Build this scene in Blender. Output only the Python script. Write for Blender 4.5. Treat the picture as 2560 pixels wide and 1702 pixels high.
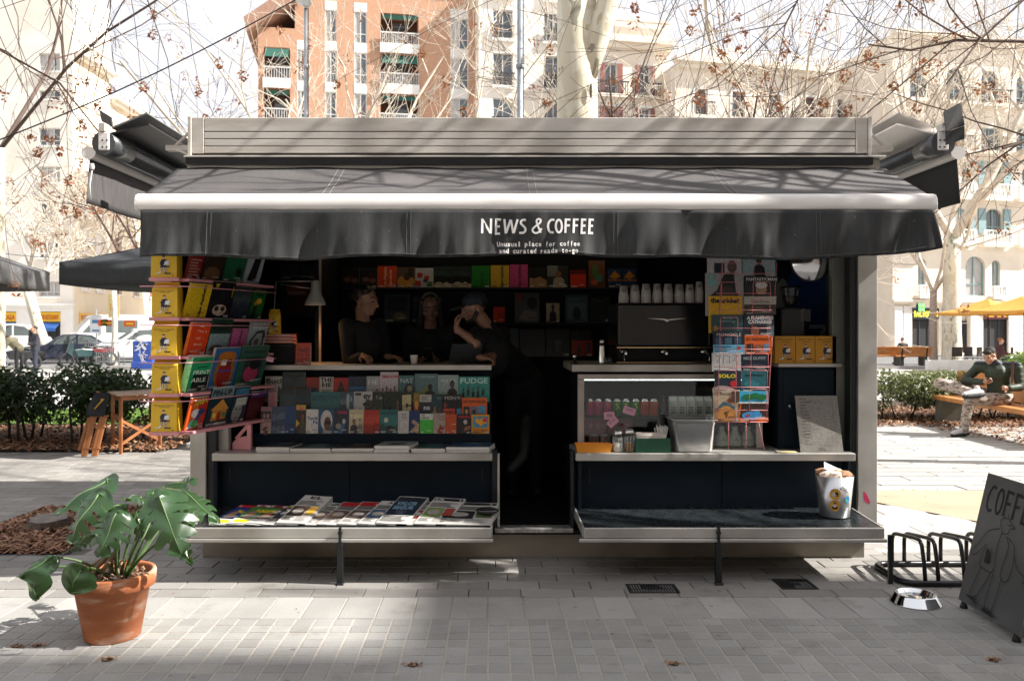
import bpy, bmesh, math, random
import numpy as np
from mathutils import Vector, Matrix, Euler
R = math.radians
rnd = random.Random(7)
for o in list(bpy.data.objects): bpy.data.objects.remove(o, do_unlink=True)
SC = bpy.context.scene
COL = SC.collection
# ------------------------------------------------------------------ camera, sky, sun, exposure
F, CX, CY, CH = 2100.0, 1237.0, 828.0, 1.55      # focal length in photo pixels, vanishing point, eye height
cam_d = bpy.data.cameras.new('camera'); cam = bpy.data.objects.new('camera', cam_d); COL.objects.link(cam)
cam_d.sensor_width = 36; cam_d.lens = F / 2560 * 36
cam_d.shift_x = (1280 - CX) / 2560; cam_d.shift_y = -(851 - CY) / 2560
cam_d.clip_end = 600; cam_d.clip_start = .05
cam.location = (0, 0, CH); cam.rotation_euler = (R(90), 0, 0)
cam_d.dof.use_dof = True; cam_d.dof.focus_distance = 5.5; cam_d.dof.aperture_fstop = 4.5
SC.camera = cam
SUN_EL, SUN_AZ = 41.0, 7.0                       # from the right, a little from the front
w = bpy.data.worlds.new('World'); SC.world = w; w.use_nodes = True
wn = w.node_tree.nodes; bg = wn['Background']
sky = wn.new('ShaderNodeTexSky'); sky.sky_type = 'NISHITA'; sky.sun_disc = False
sky.sun_elevation = R(SUN_EL); sky.sun_rotation = R(90 + SUN_AZ); sky.dust_density = 5.0; sky.air_density = 1.0; sky.ozone_density = 1.0
hz = wn.new('ShaderNodeMix'); hz.data_type = 'RGBA'; hz.inputs[0].default_value = .88; hz.inputs[7].default_value = (3.2,3.2,3.35,1)   # thin even white haze over the blue
w.node_tree.links.new(sky.outputs[0], hz.inputs[6]); w.node_tree.links.new(hz.outputs[2], bg.inputs[0]); bg.inputs[1].default_value = 0.125
sd = bpy.data.lights.new('sun', 'SUN'); sd.energy = 4.4; sd.angle = R(0.53); sd.color = (1, .955, .895)
so = bpy.data.objects.new('sun', sd); COL.objects.link(so)
ldir = Vector((-math.cos(R(SUN_EL)) * math.cos(R(SUN_AZ)), math.cos(R(SUN_EL)) * math.sin(R(SUN_AZ)), -math.sin(R(SUN_EL))))
so.rotation_euler = ldir.to_track_quat('-Z', 'Y').to_euler(); so.location = (20, -3, 20)
SC.view_settings.view_transform = 'Standard'; SC.view_settings.look = 'None'
SC.view_settings.exposure = 1.45; SC.view_settings.gamma = 1.0; SC.view_settings.use_curve_mapping = False
SC.render.engine = 'CYCLES'

# ------------------------------------------------------------------ helpers
def PX(px, d): return (px - CX) * d / F
def PZ(py, d): return CH - (py - CY) * d / F
def at(px, py, d): return Vector((PX(px, d), d, PZ(py, d)))
def gd(py): return CH * F / (py - CY)            # distance of a ground point seen at row py

ORG = {}
def tag(o, label=None, cat=None, group=None, kind=None):
    if label: o['label'] = label
    if cat: o['category'] = cat
    if group: o['group'] = group
    if kind: o['kind'] = kind
    return o
def thing(name, label, cat, loc=(0, 0, 0), rotz=0, group=None, local=False):
    o = bpy.data.objects.new(name, None); COL.objects.link(o); o.empty_display_size = .1
    o.location = loc; o.rotation_euler = (0, 0, rotz)
    ORG[o.name] = Vector((0, 0, 0)) if local else Vector(loc)
    return tag(o, label, cat, group)

class MB:
    """collects shapes, links them as one mesh object"""
    def __init__(s): s.v = []; s.f = []; s.m = []; s.sm = []
    def add(s, vs, fs, mi=0, sm=False):
        b = len(s.v); s.v.extend([tuple(p) for p in vs])
        for f in fs: s.f.append(tuple(i + b for i in f)); s.m.append(mi); s.sm.append(sm)
        return s
    def box(s, x0, x1, y0, y1, z0, z1, mi=0, M=None):
        vs = [Vector(p) for p in ((x0,y0,z0),(x1,y0,z0),(x1,y1,z0),(x0,y1,z0),(x0,y0,z1),(x1,y0,z1),(x1,y1,z1),(x0,y1,z1))]
        if M is not None: vs = [M @ p for p in vs]
        return s.add(vs, [(0,3,2,1),(4,5,6,7),(0,1,5,4),(1,2,6,5),(2,3,7,6),(3,0,4,7)], mi)
    def bar(s, p0, p1, w, t, mi=0, up=(0, 0, 1)):
        p0 = Vector(p0); p1 = Vector(p1); d = (p1 - p0); L = d.length; d.normalize()
        up = Vector(up)
        if abs(d.dot(up)) > .98: up = Vector((0, 1, 0))
        sx = d.cross(up).normalized(); uz = sx.cross(d)
        vs = [q + sx * a * w / 2 + uz * b * t / 2 for q in (p0, p1) for a, b in ((-1,-1),(1,-1),(1,1),(-1,1))]
        return s.add(vs, [(0,1,2,3),(7,6,5,4),(0,4,5,1),(1,5,6,2),(2,6,7,3),(3,7,4,0)], mi)
    def tube(s, pts, rad, n=8, mi=0, caps=True, sm=True):
        pts = [Vector(p) for p in pts]; k = len(pts)
        if not hasattr(rad, '__len__'): rad = [rad] * k
        vs = []; fs = []
        t0 = (pts[1] - pts[0]).normalized()
        a = t0.orthogonal().normalized()
        for i, p in enumerate(pts):
            t = (pts[min(i+1, k-1)] - pts[max(i-1, 0)]).normalized()
            a = (a - t * a.dot(t)); a = a.normalized() if a.length > 1e-6 else t.orthogonal().normalized()
            b = t.cross(a)
            for j in range(n):
                q = 2 * math.pi * j / n
                vs.append(p + (a * math.cos(q) + b * math.sin(q)) * rad[i])
        for i in range(k - 1):
            for j in range(n):
                fs.append((i*n + j, i*n + (j+1) % n, (i+1)*n + (j+1) % n, (i+1)*n + j))
        s.add(vs, fs, mi, sm)
        if caps:
            b = len(s.v) - k * n
            s.f.append(tuple(b + j for j in reversed(range(n)))); s.m.append(mi); s.sm.append(False)
            s.f.append(tuple(b + (k-1)*n + j for j in range(n))); s.m.append(mi); s.sm.append(False)
        return s
    def cyl(s, p0, p1, r0, r1=None, n=16, mi=0, sm=True): return s.tube([p0, p1], [r0, r0 if r1 is None else r1], n, mi, True, sm)
    def lathe(s, prof, c=(0, 0, 0), n=24, mi=0, sm=True, M=None, sq=1.0):
        c = Vector(c); vs = []; k = len(prof); fs = []
        for r, z in prof:
            for j in range(n):
                q = 2*math.pi*j/n; p = Vector((r*math.cos(q), r*math.sin(q)*sq, z))
                vs.append((M @ p if M is not None else p) + c)
        for i in range(k-1):
            for j in range(n): fs.append((i*n+j, i*n+(j+1)%n, (i+1)*n+(j+1)%n, (i+1)*n+j))
        s.add(vs, fs, mi, sm); return s
    def prism(s, pts, dvec, mi=0):
        """closed polygon pts (3d) extruded by dvec"""
        pts = [Vector(p) for p in pts]; n = len(pts); d = Vector(dvec)
        vs = pts + [p + d for p in pts]
        return s.add(vs, [tuple(reversed(range(n))), tuple(range(n, 2*n))] + [(i, (i+1)%n, n+(i+1)%n, n+i) for i in range(n)], mi)
    def poly(s, pts, mi=0): return s.add(pts, [tuple(range(len(pts)))], mi)
    def grid(s, fn, nu, nv, mi=0, sm=True):
        vs = [fn(i/nu, j/nv) for j in range(nv+1) for i in range(nu+1)]
        fs = [(j*(nu+1)+i, j*(nu+1)+i+1, (j+1)*(nu+1)+i+1, (j+1)*(nu+1)+i) for j in range(nv) for i in range(nu)]
        return s.add(vs, fs, mi, sm)
    def ell(s, c, r, n=10, mi=0, M=None):
        prof = [(max(1e-4, math.sin(math.pi*i/n)), -math.cos(math.pi*i/n)) for i in range(n+1)]
        S = Matrix.Diagonal((r[0], r[1], r[2]))
        if M is not None: S = M @ S
        return s.lathe(prof, c, max(8, n+2), mi, True, S)
    def build(s, name, mats, parent=None, bevel=0, label=None, cat=None, group=None, kind=None, org=None, solid=0, sub=0, seg=1):
        me = bpy.data.meshes.new(name)
        off = Vector(org) if org is not None else (ORG.get(parent.name, Vector((0,0,0))) if parent is not None else Vector((0,0,0)))
        if off.length > 0: me.from_pydata([(a-off.x, b-off.y, c-off.z) for a, b, c in s.v], [], s.f)
        else: me.from_pydata(s.v, [], s.f)
        if not isinstance(mats, (list, tuple)): mats = [mats]
        for m in mats: me.materials.append(m)
        me.polygons.foreach_set('material_index', s.m); me.polygons.foreach_set('use_smooth', s.sm)
        me.update()
        o = bpy.data.objects.new(name, me); COL.objects.link(o)
        if parent is not None:
            o.parent = parent; ORG[o.name] = off
        elif org is not None: o.location = off; ORG[o.name] = off
        if solid:
            m = o.modifiers.new('solid', 'SOLIDIFY'); m.thickness = solid; m.offset = 0
        if bevel:
            m = o.modifiers.new('bevel', 'BEVEL'); m.width = bevel; m.segments = seg; m.limit_method = 'ANGLE'; m.angle_limit = R(40)
        if sub:
            m = o.modifiers.new('sub', 'SUBSURF'); m.levels = sub; m.render_levels = sub
        return tag(o, label, cat, group, kind)

def quick_mesh(name, V, Fq, mat, parent=None, kind=None, label=None, cat=None, org=None, smooth=False, group=None):
    """numpy mesh: V (n,3), Fq (m,k) faces of equal length"""
    V = np.asarray(V, np.float32).reshape(-1, 3).copy(); Fq = np.asarray(Fq, np.int32); k = Fq.shape[1]
    off = np.array(org if org is not None else (ORG.get(parent.name, (0,0,0)) if parent is not None else (0,0,0)), np.float32)
    V -= off
    me = bpy.data.meshes.new(name); me.vertices.add(len(V)); me.vertices.foreach_set('co', V.ravel())
    me.loops.add(Fq.size); me.loops.foreach_set('vertex_index', Fq.ravel())
    me.polygons.add(len(Fq)); me.polygons.foreach_set('loop_start', np.arange(0, Fq.size, k, dtype=np.int32))
    for m in (mat if isinstance(mat, (list, tuple)) else [mat]): me.materials.append(m)
    me.polygons.foreach_set('use_smooth', np.full(len(Fq), smooth))
    me.update(calc_edges=True)
    o = bpy.data.objects.new(name, me); COL.objects.link(o)
    if parent is not None: o.parent = parent; ORG[o.name] = Vector(off)
    elif org is not None: o.location = Vector(off)
    return tag(o, label, cat, group, kind)

def copy_tree(o, parent=None):
    c = o.copy(); COL.objects.link(c)
    if parent is not None: c.parent = parent
    for ch in o.children: copy_tree(ch, c)
    return c

# ------------------------------------------------------------------ materials
MATS = {}
def nt(name):
    m = bpy.data.materials.new(name); m.use_nodes = True
    return m, m.node_tree.nodes, m.node_tree.links, m.node_tree.nodes['Principled BSDF']
def hexc(h):
    h = h.lstrip('#'); c = [int(h[i:i+2], 16)/255 for i in (0, 2, 4)]
    return tuple((x/12.92 if x <= .04045 else ((x+.055)/1.055)**2.4) for x in c)
def M(name, col=(.5,.5,.5), rough=.6, metal=0., var=.15, vs=6., bump=0., bs=60., spec=.5, col2=None, c2s=3., c2a=.5, coat=0., stretch=None, trans=0., sss=0.):
    """principled surface with noise-driven variation of colour, gloss and relief"""
    if name in MATS: return MATS[name]
    if isinstance(col, str): col = hexc(col)
    if isinstance(col2, str): col2 = hexc(col2)
    m, N, L, P = nt(name)
    tc = N.new('ShaderNodeTexCoord'); vec = tc.outputs['Object']
    if stretch:
        mp = N.new('ShaderNodeMapping'); mp.inputs['Scale'].default_value = stretch; L.new(vec, mp.inputs[0]); vec = mp.outputs[0]
    n1 = N.new('ShaderNodeTexNoise'); n1.inputs['Scale'].default_value = vs; n1.inputs['Detail'].default_value = 5; L.new(vec, n1.inputs[0])
    rp = N.new('ShaderNodeMapRange'); rp.inputs[1].default_value = .3; rp.inputs[2].default_value = .7
    rp.inputs[3].default_value = 1 - var; rp.inputs[4].default_value = 1 + var; L.new(n1.outputs[0], rp.inputs[0])
    base = N.new('ShaderNodeRGB'); base.outputs[0].default_value = (*col, 1); src = base.outputs[0]
    if col2:
        n2 = N.new('ShaderNodeTexNoise'); n2.inputs['Scale'].default_value = c2s; n2.inputs['Detail'].default_value = 6; L.new(vec, n2.inputs[0])
        r2 = N.new('ShaderNodeMapRange'); r2.inputs[1].default_value = .45; r2.inputs[2].default_value = .65; r2.inputs[3].default_value = 0; r2.inputs[4].default_value = c2a; L.new(n2.outputs[0], r2.inputs[0])
        mx = N.new('ShaderNodeMix'); mx.data_type = 'RGBA'; L.new(r2.outputs[0], mx.inputs[0]); L.new(src, mx.inputs[6]); mx.inputs[7].default_value = (*col2, 1); src = mx.outputs[2]
    vm = N.new('ShaderNodeVectorMath'); vm.operation = 'SCALE'; L.new(src, vm.inputs[0]); L.new(rp.outputs[0], vm.inputs['Scale'])
    L.new(vm.outputs[0], P.inputs['Base Color'])
    rr = N.new('ShaderNodeMapRange'); rr.inputs[3].default_value = max(.02, rough - .08); rr.inputs[4].default_value = min(1, rough + .08); L.new(n1.outputs[0], rr.inputs[0]); L.new(rr.outputs[0], P.inputs['Roughness'])
    P.inputs['Metallic'].default_value = metal; P.inputs['Specular IOR Level'].default_value = spec; P.inputs['Coat Weight'].default_value = coat
    if trans: P.inputs['Transmission Weight'].default_value = trans
    if sss: P.inputs['Subsurface Weight'].default_value = sss; P.inputs['Subsurface Radius'].default_value = (.01, .004, .002)
    if bump:
        n3 = N.new('ShaderNodeTexNoise'); n3.inputs['Scale'].default_value = bs; n3.inputs['Detail'].default_value = 4; L.new(vec, n3.inputs[0])
        b = N.new('ShaderNodeBump'); b.inputs['Strength'].default_value = bump; b.inputs['Distance'].default_value = .01; L.new(n3.outputs[0], b.inputs['Height']); L.new(b.outputs[0], P.inputs['Normal'])
    MATS[name] = m; return m
def emit(name, col, s):
    if name in MATS: return MATS[name]
    m, N, L, P = nt(name); P.inputs['Base Color'].default_value = (*col, 1); P.inputs['Emission Color'].default_value = (*col, 1); P.inputs['Emission Strength'].default_value = s
    MATS[name] = m; return m
def PR(col):
    """ink on paper"""
    if isinstance(col, tuple): key = 'ink_%02x%02x%02x' % tuple(int(c*255) for c in col)
    else: key = 'ink_' + col
    return M(key, col if isinstance(col, tuple) else hexc(col), .30, 0, .17, 55, spec=.5)

steel = M('steel', (.5,.485,.45), .42, .55, .1, 3, .06, 220, col2=(.26,.24,.21), c2s=2.2, c2a=.6)
steel_pale = M('aluminium_cornice', (.56,.53,.49), .5, .3, .08, 2, .04, 160, col2=(.38,.34,.29), c2s=2.4, c2a=.6, stretch=(1, 1, 4))  # paler and less metallic than the post steel
steel_shiny = M('polished_steel', (.72,.72,.71), .2, 1., .06, 6)
chrome = M('chrome', (.75,.75,.75), .08, 1., .02, 6)
white_metal = M('white_lacquer', (.74,.71,.68), .42, 0, .06, 3)
black_metal = M('black_metal', (.012,.013,.016), .35, .2, .2, 9, spec=.5)
navy = M('navy_panel', (.006,.0125,.021), .6, 0, .22, 3, .03, 90, spec=.18, col2=(.011,.019,.028), c2s=2)
blackp = M('black_laminate', (.006,.007,.009), .6, 0, .2, 5, spec=.25)
darkmesh = M('worn_dark_sheet', (.014,.019,.023), .27, .3, .35, 14, .12, 120, col2=(.12,.125,.12), c2s=110, c2a=.22)
pink_paint = M('pink_paint', (.62,.27,.29), .45, 0, .08, 5)
wood = M('varnished_wood', (.33,.125,.042), .45, 0, .25, 9, .05, 60, col2=(.2,.065,.022), c2s=5, c2a=.5, stretch=(1, 1, .25))
bench_wood = M('orange_bench_wood', (.50,.205,.055), .5, 0, .16, 5, .05, 50, col2=(.36,.13,.035), c2s=6, c2a=.4)
concrete = M('concrete', (.34,.33,.31), .85, 0, .12, 5, .15, 90)
def glass(name, tint=(.93,.97,.96), base=.03, k=.5, rough=.02):
    m, N, L, P = nt(name); N.remove(P); out = N['Material Output']
    t = N.new('ShaderNodeBsdfTransparent'); t.inputs[0].default_value = (*tint, 1); g = N.new('ShaderNodeBsdfGlossy'); g.inputs['Roughness'].default_value = rough
    lw = N.new('ShaderNodeLayerWeight'); lw.inputs[0].default_value = .35; mr = N.new('ShaderNodeMapRange'); mr.inputs[3].default_value = base; mr.inputs[4].default_value = k; L.new(lw.outputs['Fresnel'], mr.inputs[0])
    mx = N.new('ShaderNodeMixShader'); L.new(mr.outputs[0], mx.inputs[0]); L.new(t.outputs[0], mx.inputs[1]); L.new(g.outputs[0], mx.inputs[2]); L.new(mx.outputs[0], out.inputs[0]); return m
glass_m = glass('clear_glass')
white_paper = M('white_paper', (.72,.71,.68), .7, 0, .05, 8)
page_edge = M('page_edges', (.62,.60,.56), .75, 0, .12, 60, stretch=(1, 8, 8))

def fabric(name, col, sc=1.0):
    if name in MATS: return MATS[name]
    m, N, L, P = nt(name); tc = N.new('ShaderNodeTexCoord')
    mp = N.new('ShaderNodeMapping'); mp.inputs['Scale'].default_value = (26*sc, 26*sc, 1.6*sc); L.new(tc.outputs['Object'], mp.inputs[0])
    a = N.new('ShaderNodeTexNoise'); a.inputs['Scale'].default_value = 4; a.inputs['Detail'].default_value = 6; L.new(mp.outputs[0], a.inputs[0])
    b = N.new('ShaderNodeTexNoise'); b.inputs['Scale'].default_value = 2.2; b.inputs['Detail'].default_value = 7; L.new(tc.outputs['Object'], b.inputs[0])
    ad = N.new('ShaderNodeMath'); ad.operation = 'ADD'; L.new(a.outputs[0], ad.inputs[0]); L.new(b.outputs[0], ad.inputs[1])
    rp = N.new('ShaderNodeMapRange'); rp.inputs[1].default_value = .7; rp.inputs[2].default_value = 1.3; rp.inputs[3].default_value = .72; rp.inputs[4].default_value = 1.3; L.new(ad.outputs[0], rp.inputs[0])
    c = N.new('ShaderNodeTexNoise'); c.inputs['Scale'].default_value = 55; c.inputs['Detail'].default_value = 2; L.new(tc.outputs['Object'], c.inputs[0])
    rs = N.new('ShaderNodeMapRange'); rs.inputs[1].default_value = .73; rs.inputs[2].default_value = .78; rs.inputs[3].default_value = 0; rs.inputs[4].default_value = .35; L.new(c.outputs[0], rs.inputs[0])
    vm = N.new('ShaderNodeVectorMath'); vm.operation = 'SCALE'; vm.inputs[0].default_value = col; L.new(rp.outputs[0], vm.inputs['Scale'])
    mx = N.new('ShaderNodeMix'); mx.data_type = 'RGBA'; L.new(rs.outputs[0], mx.inputs[0]); L.new(vm.outputs[0], mx.inputs[6]); mx.inputs[7].default_value = (.4,.38,.36,1)
    L.new(mx.outputs[2], P.inputs['Base Color']); P.inputs['Roughness'].default_value = .7; P.inputs['Specular IOR Level'].default_value = .35
    w1 = N.new('ShaderNodeTexNoise'); w1.inputs['Scale'].default_value = 320; L.new(tc.outputs['Object'], w1.inputs[0])
    bp = N.new('ShaderNodeBump'); bp.inputs['Strength'].default_value = .25; bp.inputs['Distance'].default_value = .002; L.new(w1.outputs[0], bp.inputs['Height']); L.new(bp.outputs[0], P.inputs['Normal'])
    MATS[name] = m; return m
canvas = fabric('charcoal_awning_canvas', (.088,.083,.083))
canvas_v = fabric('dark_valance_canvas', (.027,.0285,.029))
canvas_p = fabric('parasol_canvas', (.035,.038,.04))

# ------------------------------------------------------------------ flat print: shapes and lettering
TXT = {}
def text_geo(s, bold=0.):
    key = (s, bold)
    if key in TXT: return TXT[key]
    cu = bpy.data.curves.new('t', 'FONT'); cu.body = s; cu.size = 1; cu.offset = bold; cu.resolution_u = 2
    ob = bpy.data.objects.new('t', cu); COL.objects.link(ob)
    me = ob.to_mesh()
    V = [(v.co.x, v.co.y) for v in me.vertices]; Fs = [tuple(p.vertices) for p in me.polygons]
    ob.to_mesh_clear(); bpy.data.objects.remove(ob); bpy.data.curves.remove(cu)
    if V:
        x0 = min(v[0] for v in V); x1 = max(v[0] for v in V); y0 = min(v[1] for v in V); y1 = max(v[1] for v in V)
    else: x0 = y0 = 0; x1 = y1 = 1
    TXT[key] = (V, Fs, (x0, y0, x1, y1)); return TXT[key]
class Print:
    """flat layers in a (u,v) rectangle; each op lies a hair above the one below"""
    def __init__(s, step=.00022): s.v = []; s.f = []; s.m = []; s.mats = []; s.k = 1; s.step = step
    def _mi(s, col):
        m = PR(col) if not isinstance(col, bpy.types.Material) else col
        if m not in s.mats: s.mats.append(m)
        return s.mats.index(m)
    def shape(s, pts, col, faces=None):
        mi = s._mi(col); b = len(s.v); s.v += [(p[0], p[1], s.k*s.step) for p in pts]
        for f in (faces or [tuple(range(len(pts)))]): s.f.append(tuple(i+b for i in f)); s.m.append(mi)
        s.k += 1; return s
    def r(s, x0, y0, x1, y1, col): return s.shape([(x0,y0),(x1,y0),(x1,y1),(x0,y1)], col)
    def e(s, cx, cy, rx, ry, col, n=16, a0=0, a1=360, rot=0):
        c, q = math.cos(R(rot)), math.sin(R(rot)); P = []
        for i in range(n):
            t = R(a0 + (a1-a0)*i/(n if a1-a0 == 360 else n-1)); x, y = rx*math.cos(t), ry*math.sin(t)
            P.append((cx + x*c - y*q, cy + x*q + y*c))
        return s.shape(P, col)
    def t(s, txt, x, y, h, col, bold=.0, w=None, rot=0, mono=0, shear=0):
        """text with cap height h, left at x, baseline y; squeezed to width w if given"""
        V, Fs, (x0, y0, x1, y1) = text_geo(txt, bold)
        if not V: return s
        k = h / .69; kx = k if w is None else w / (x1 - x0)
        c, q = math.cos(R(rot)), math.sin(R(rot)); P = []
        for a, b in V:
            X, Y = (a - x0)*kx + shear*b*k, b*k
            P.append((x + X*c - Y*q, y + X*q + Y*c))
        return s.shape(P, col, Fs)
    def stroke(s, pts, wd, col, closed=False):
        P = [Vector((p[0], p[1], 0)) for p in pts]; n = len(P); Lf, Rt = [], []
        for i in range(n):
            a = P[i-1] if (i > 0 or closed) else None; b = P[(i+1) % n] if (i < n-1 or closed) else None
            d1 = (P[i]-a).normalized() if a is not None else None; d2 = (b-P[i]).normalized() if b is not None else None
            if d1 is None: d1 = d2
            if d2 is None: d2 = d1
            n1 = Vector((-d1.y, d1.x, 0)); n2 = Vector((-d2.y, d2.x, 0)); mt = n1 + n2
            mt = mt.normalized() if mt.length > 1e-5 else n1
            k = wd/2 / max(.38, mt.dot(n1)); Lf.append(P[i] + mt*k); Rt.append(P[i] - mt*k)
        fs = [(i, n+i, n+(i+1) % n, (i+1) % n) for i in range(n if closed else n-1)]
        return s.shape([(p.x, p.y) for p in Lf + Rt], col, fs)
    def lines(s, x0, x1, y0, y1, n, col, fill=.5, seed=1):
        q = random.Random(seed); pts = []; fs = []
        for i in range(n):
            y = y1 - (y1-y0)*(i+.5)/n; hh = (y1-y0)/n*fill/2; xe = x1 - (x1-x0)*q.random()*.35
            b = len(pts); pts += [(x0,y-hh),(xe,y-hh),(xe,y+hh),(x0,y+hh)]; fs.append((b,b+1,b+2,b+3))
        return s.shape(pts, col, fs)
    def build(s, name, parent, map3, label=None):
        if not s.v: return None
        mb = MB(); mb.v = [tuple(map3(*p)) for p in s.v]; mb.f = s.f; mb.m = s.m; mb.sm = [False]*len(s.f)
        return mb.build(name, s.mats, parent, label=label)
# ------------------------------------------------------------------ ground and paving
def paving_mat(name, col, tvar=.12, island=False, stain=(.5,.46,.4), sa=.65):
    m, N, L, P = nt(name)
    g = N.new('ShaderNodeNewGeometry'); oi = N.new('ShaderNodeObjectInfo')
    n1 = N.new('ShaderNodeTexNoise'); n1.inputs['Scale'].default_value = .9; n1.inputs['Detail'].default_value = 8; n1.inputs['Roughness'].default_value = .65; L.new(g.outputs['Position'], n1.inputs[0])
    n2 = N.new('ShaderNodeTexNoise'); n2.inputs['Scale'].default_value = 190; n2.inputs['Detail'].default_value = 3; L.new(g.outputs['Position'], n2.inputs[0])
    r0 = N.new('ShaderNodeMapRange'); r0.inputs[3].default_value = 1-tvar; r0.inputs[4].default_value = 1+tvar
    L.new(g.outputs['Random Per Island'] if island else oi.outputs['Random'], r0.inputs[0])
    r1 = N.new('ShaderNodeMapRange'); r1.inputs[1].default_value = .3; r1.inputs[2].default_value = .7; r1.inputs[3].default_value = .8; r1.inputs[4].default_value = 1.14; L.new(n1.outputs[0], r1.inputs[0])
    r2 = N.new('ShaderNodeMapRange'); r2.inputs[1].default_value = .25; r2.inputs[2].default_value = .75; r2.inputs[3].default_value = .78; r2.inputs[4].default_value = 1.2; L.new(n2.outputs[0], r2.inputs[0])
    m1 = N.new('ShaderNodeMath'); m1.operation = 'MULTIPLY'; L.new(r0.outputs[0], m1.inputs[0]); L.new(r1.outputs[0], m1.inputs[1])
    m2 = N.new('ShaderNodeMath'); m2.operation = 'MULTIPLY'; L.new(m1.outputs[0], m2.inputs[0]); L.new(r2.outputs[0], m2.inputs[1])
    n4 = N.new('ShaderNodeTexNoise'); n4.inputs['Scale'].default_value = 2.6; n4.inputs['Detail'].default_value = 9; n4.inputs['Roughness'].default_value = .7; L.new(g.outputs['Position'], n4.inputs[0])
    r4 = N.new('ShaderNodeMapRange'); r4.inputs[1].default_value = .56; r4.inputs[2].default_value = .72; r4.inputs[3].default_value = 0; r4.inputs[4].default_value = sa; L.new(n4.outputs[0], r4.inputs[0])
    mx = N.new('ShaderNodeMix'); mx.data_type = 'RGBA'; L.new(r4.outputs[0], mx.inputs[0]); mx.inputs[6].default_value = (*col, 1); mx.inputs[7].default_value = (col[0]*stain[0], col[1]*stain[1], col[2]*stain[2], 1)
    vo = N.new('ShaderNodeTexVoronoi'); vo.inputs['Scale'].default_value = 5.5; L.new(g.outputs['Position'], vo.inputs[0]); gr = N.new('ShaderNodeMapRange'); gr.inputs[1].default_value = .05; gr.inputs[2].default_value = .09; gr.inputs[3].default_value = .62; gr.inputs[4].default_value = 1; L.new(vo.outputs['Distance'], gr.inputs[0]); m3 = N.new('ShaderNodeMath'); m3.operation = 'MULTIPLY'; L.new(m2.outputs[0], m3.inputs[0]); L.new(gr.outputs[0], m3.inputs[1]); m2 = m3   # trodden gum
    vm = N.new('ShaderNodeVectorMath'); vm.operation = 'SCALE'; L.new(mx.outputs[2], vm.inputs[0]); L.new(m2.outputs[0], vm.inputs['Scale']); L.new(vm.outputs[0], P.inputs['Base Color'])
    P.inputs['Roughness'].default_value = .82; P.inputs['Specular IOR Level'].default_value = .35
    b = N.new('ShaderNodeBump'); b.inputs['Strength'].default_value = .35; b.inputs['Distance'].default_value = .002; L.new(n2.outputs[0], b.inputs['Height']); L.new(b.outputs[0], P.inputs['Normal'])
    return m
PCOL = (.272,.268,.255); PC2 = (.31,.302,.285); PC3 = (.40,.385,.355)
mA, mAi = paving_mat('small_cell_tile', PCOL), paving_mat('small_cell_tile_far', PCOL, island=True)
mB, mBi = paving_mat('slab_tile', PC2, .1), paving_mat('slab_tile_far', PC2, .1, True)
mC, mCi = paving_mat('strip_paver', (.245,.232,.215), .16), paving_mat('strip_paver_far', (.245,.232,.215), .16, True)
mG = paving_mat('joint_sand', (.37,.335,.29), 0)
mG2 = paving_mat('dark_joint', (.12,.11,.10), 0)
mSand = paving_mat('sandy_earth', (.40,.31,.215), 0, sa=.3)
mPale = paving_mat('pale_concrete_ground', (.50,.48,.45), 0)

def sheet(name, x0, x1, y0, y1, z, mat, kind='structure', parent=None):
    mb = MB(); nx = max(1, int((x1-x0)/4)); 
    mb.add([(x0,y0,z),(x1,y0,z),(x1,y1,z),(x0,y1,z)], [(0,1,2,3)])
    return mb.build(name, mat, parent, kind=kind)
ground = sheet('ground', -200, 200, -60, 400, -.06, mPale)
bed_rect = (-3.9, -3.0, 5.83, 7.30)
def tile_mesh(name, w, d, h, mat, bev):
    mb = MB(); x, y = w/2, d/2; b = bev
    vs = [(-x,-y,-h),(x,-y,-h),(x,y,-h),(-x,y,-h),(-x,-y,-b),(x,-y,-b),(x,y,-b),(-x,y,-b),(-x+b,-y+b,0),(x-b,-y+b,0),(x-b,y-b,0),(-x+b,y-b,0)]
    fs = [(0,1,5,4),(1,2,6,5),(2,3,7,6),(3,0,4,7),(4,5,9,8),(5,6,10,9),(6,7,11,10),(7,4,8,11),(8,9,10,11)]
    me = bpy.data.meshes.new(name); me.from_pydata(vs, [], fs); me.materials.append(mat); return me, np.array(vs), fs
def in_view(x, y):
    px = CX + x*F/y if y > .5 else 9e9
    py = CY + CH*F/y if y > .5 else 9e9
    return -20 < px < 2580 and py < 1715
def lay(parent, pname, tiles, w, d, mat, mati, h=.03, bev=.003, limit=300, tilt=.004, key=None):
    """tiles: list of (x, y, sx, sy); the ones that show largest become objects, the rest one joined part"""
    me, V0, F0 = tile_mesh(pname, w, d, h, mat, bev)
    tiles = sorted(tiles, key=lambda t: (not in_view(t[0], t[1]), t[1]))
    q = random.Random(3); Vs = []; Fs = []
    for i, (x, y, sx, sy) in enumerate(tiles):
        dz = q.uniform(-.0012, .0012); rx, ry = q.gauss(0, tilt), q.gauss(0, tilt)
        if i < limit and in_view(x, y):
            o = bpy.data.objects.new(pname, me); COL.objects.link(o); o.parent = parent
            o.location = (x, y, dz); o.scale = (sx, sy, 1); o.rotation_euler = (rx*.5, ry*.5, q.gauss(0, .004))
        else:
            P = V0 * np.array((sx, sy, 1)); P[:, 2] += P[:, 0]*ry*.5 + dz; P = P + np.array((x, y, 0)); b = len(Vs)*12
            Vs.append(P); Fs += [tuple(k+b for k in f) for f in F0]
    if Vs: quick_mesh(pname + '_field', np.concatenate(Vs), np.array(Fs), mati, parent, kind='stuff')

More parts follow.
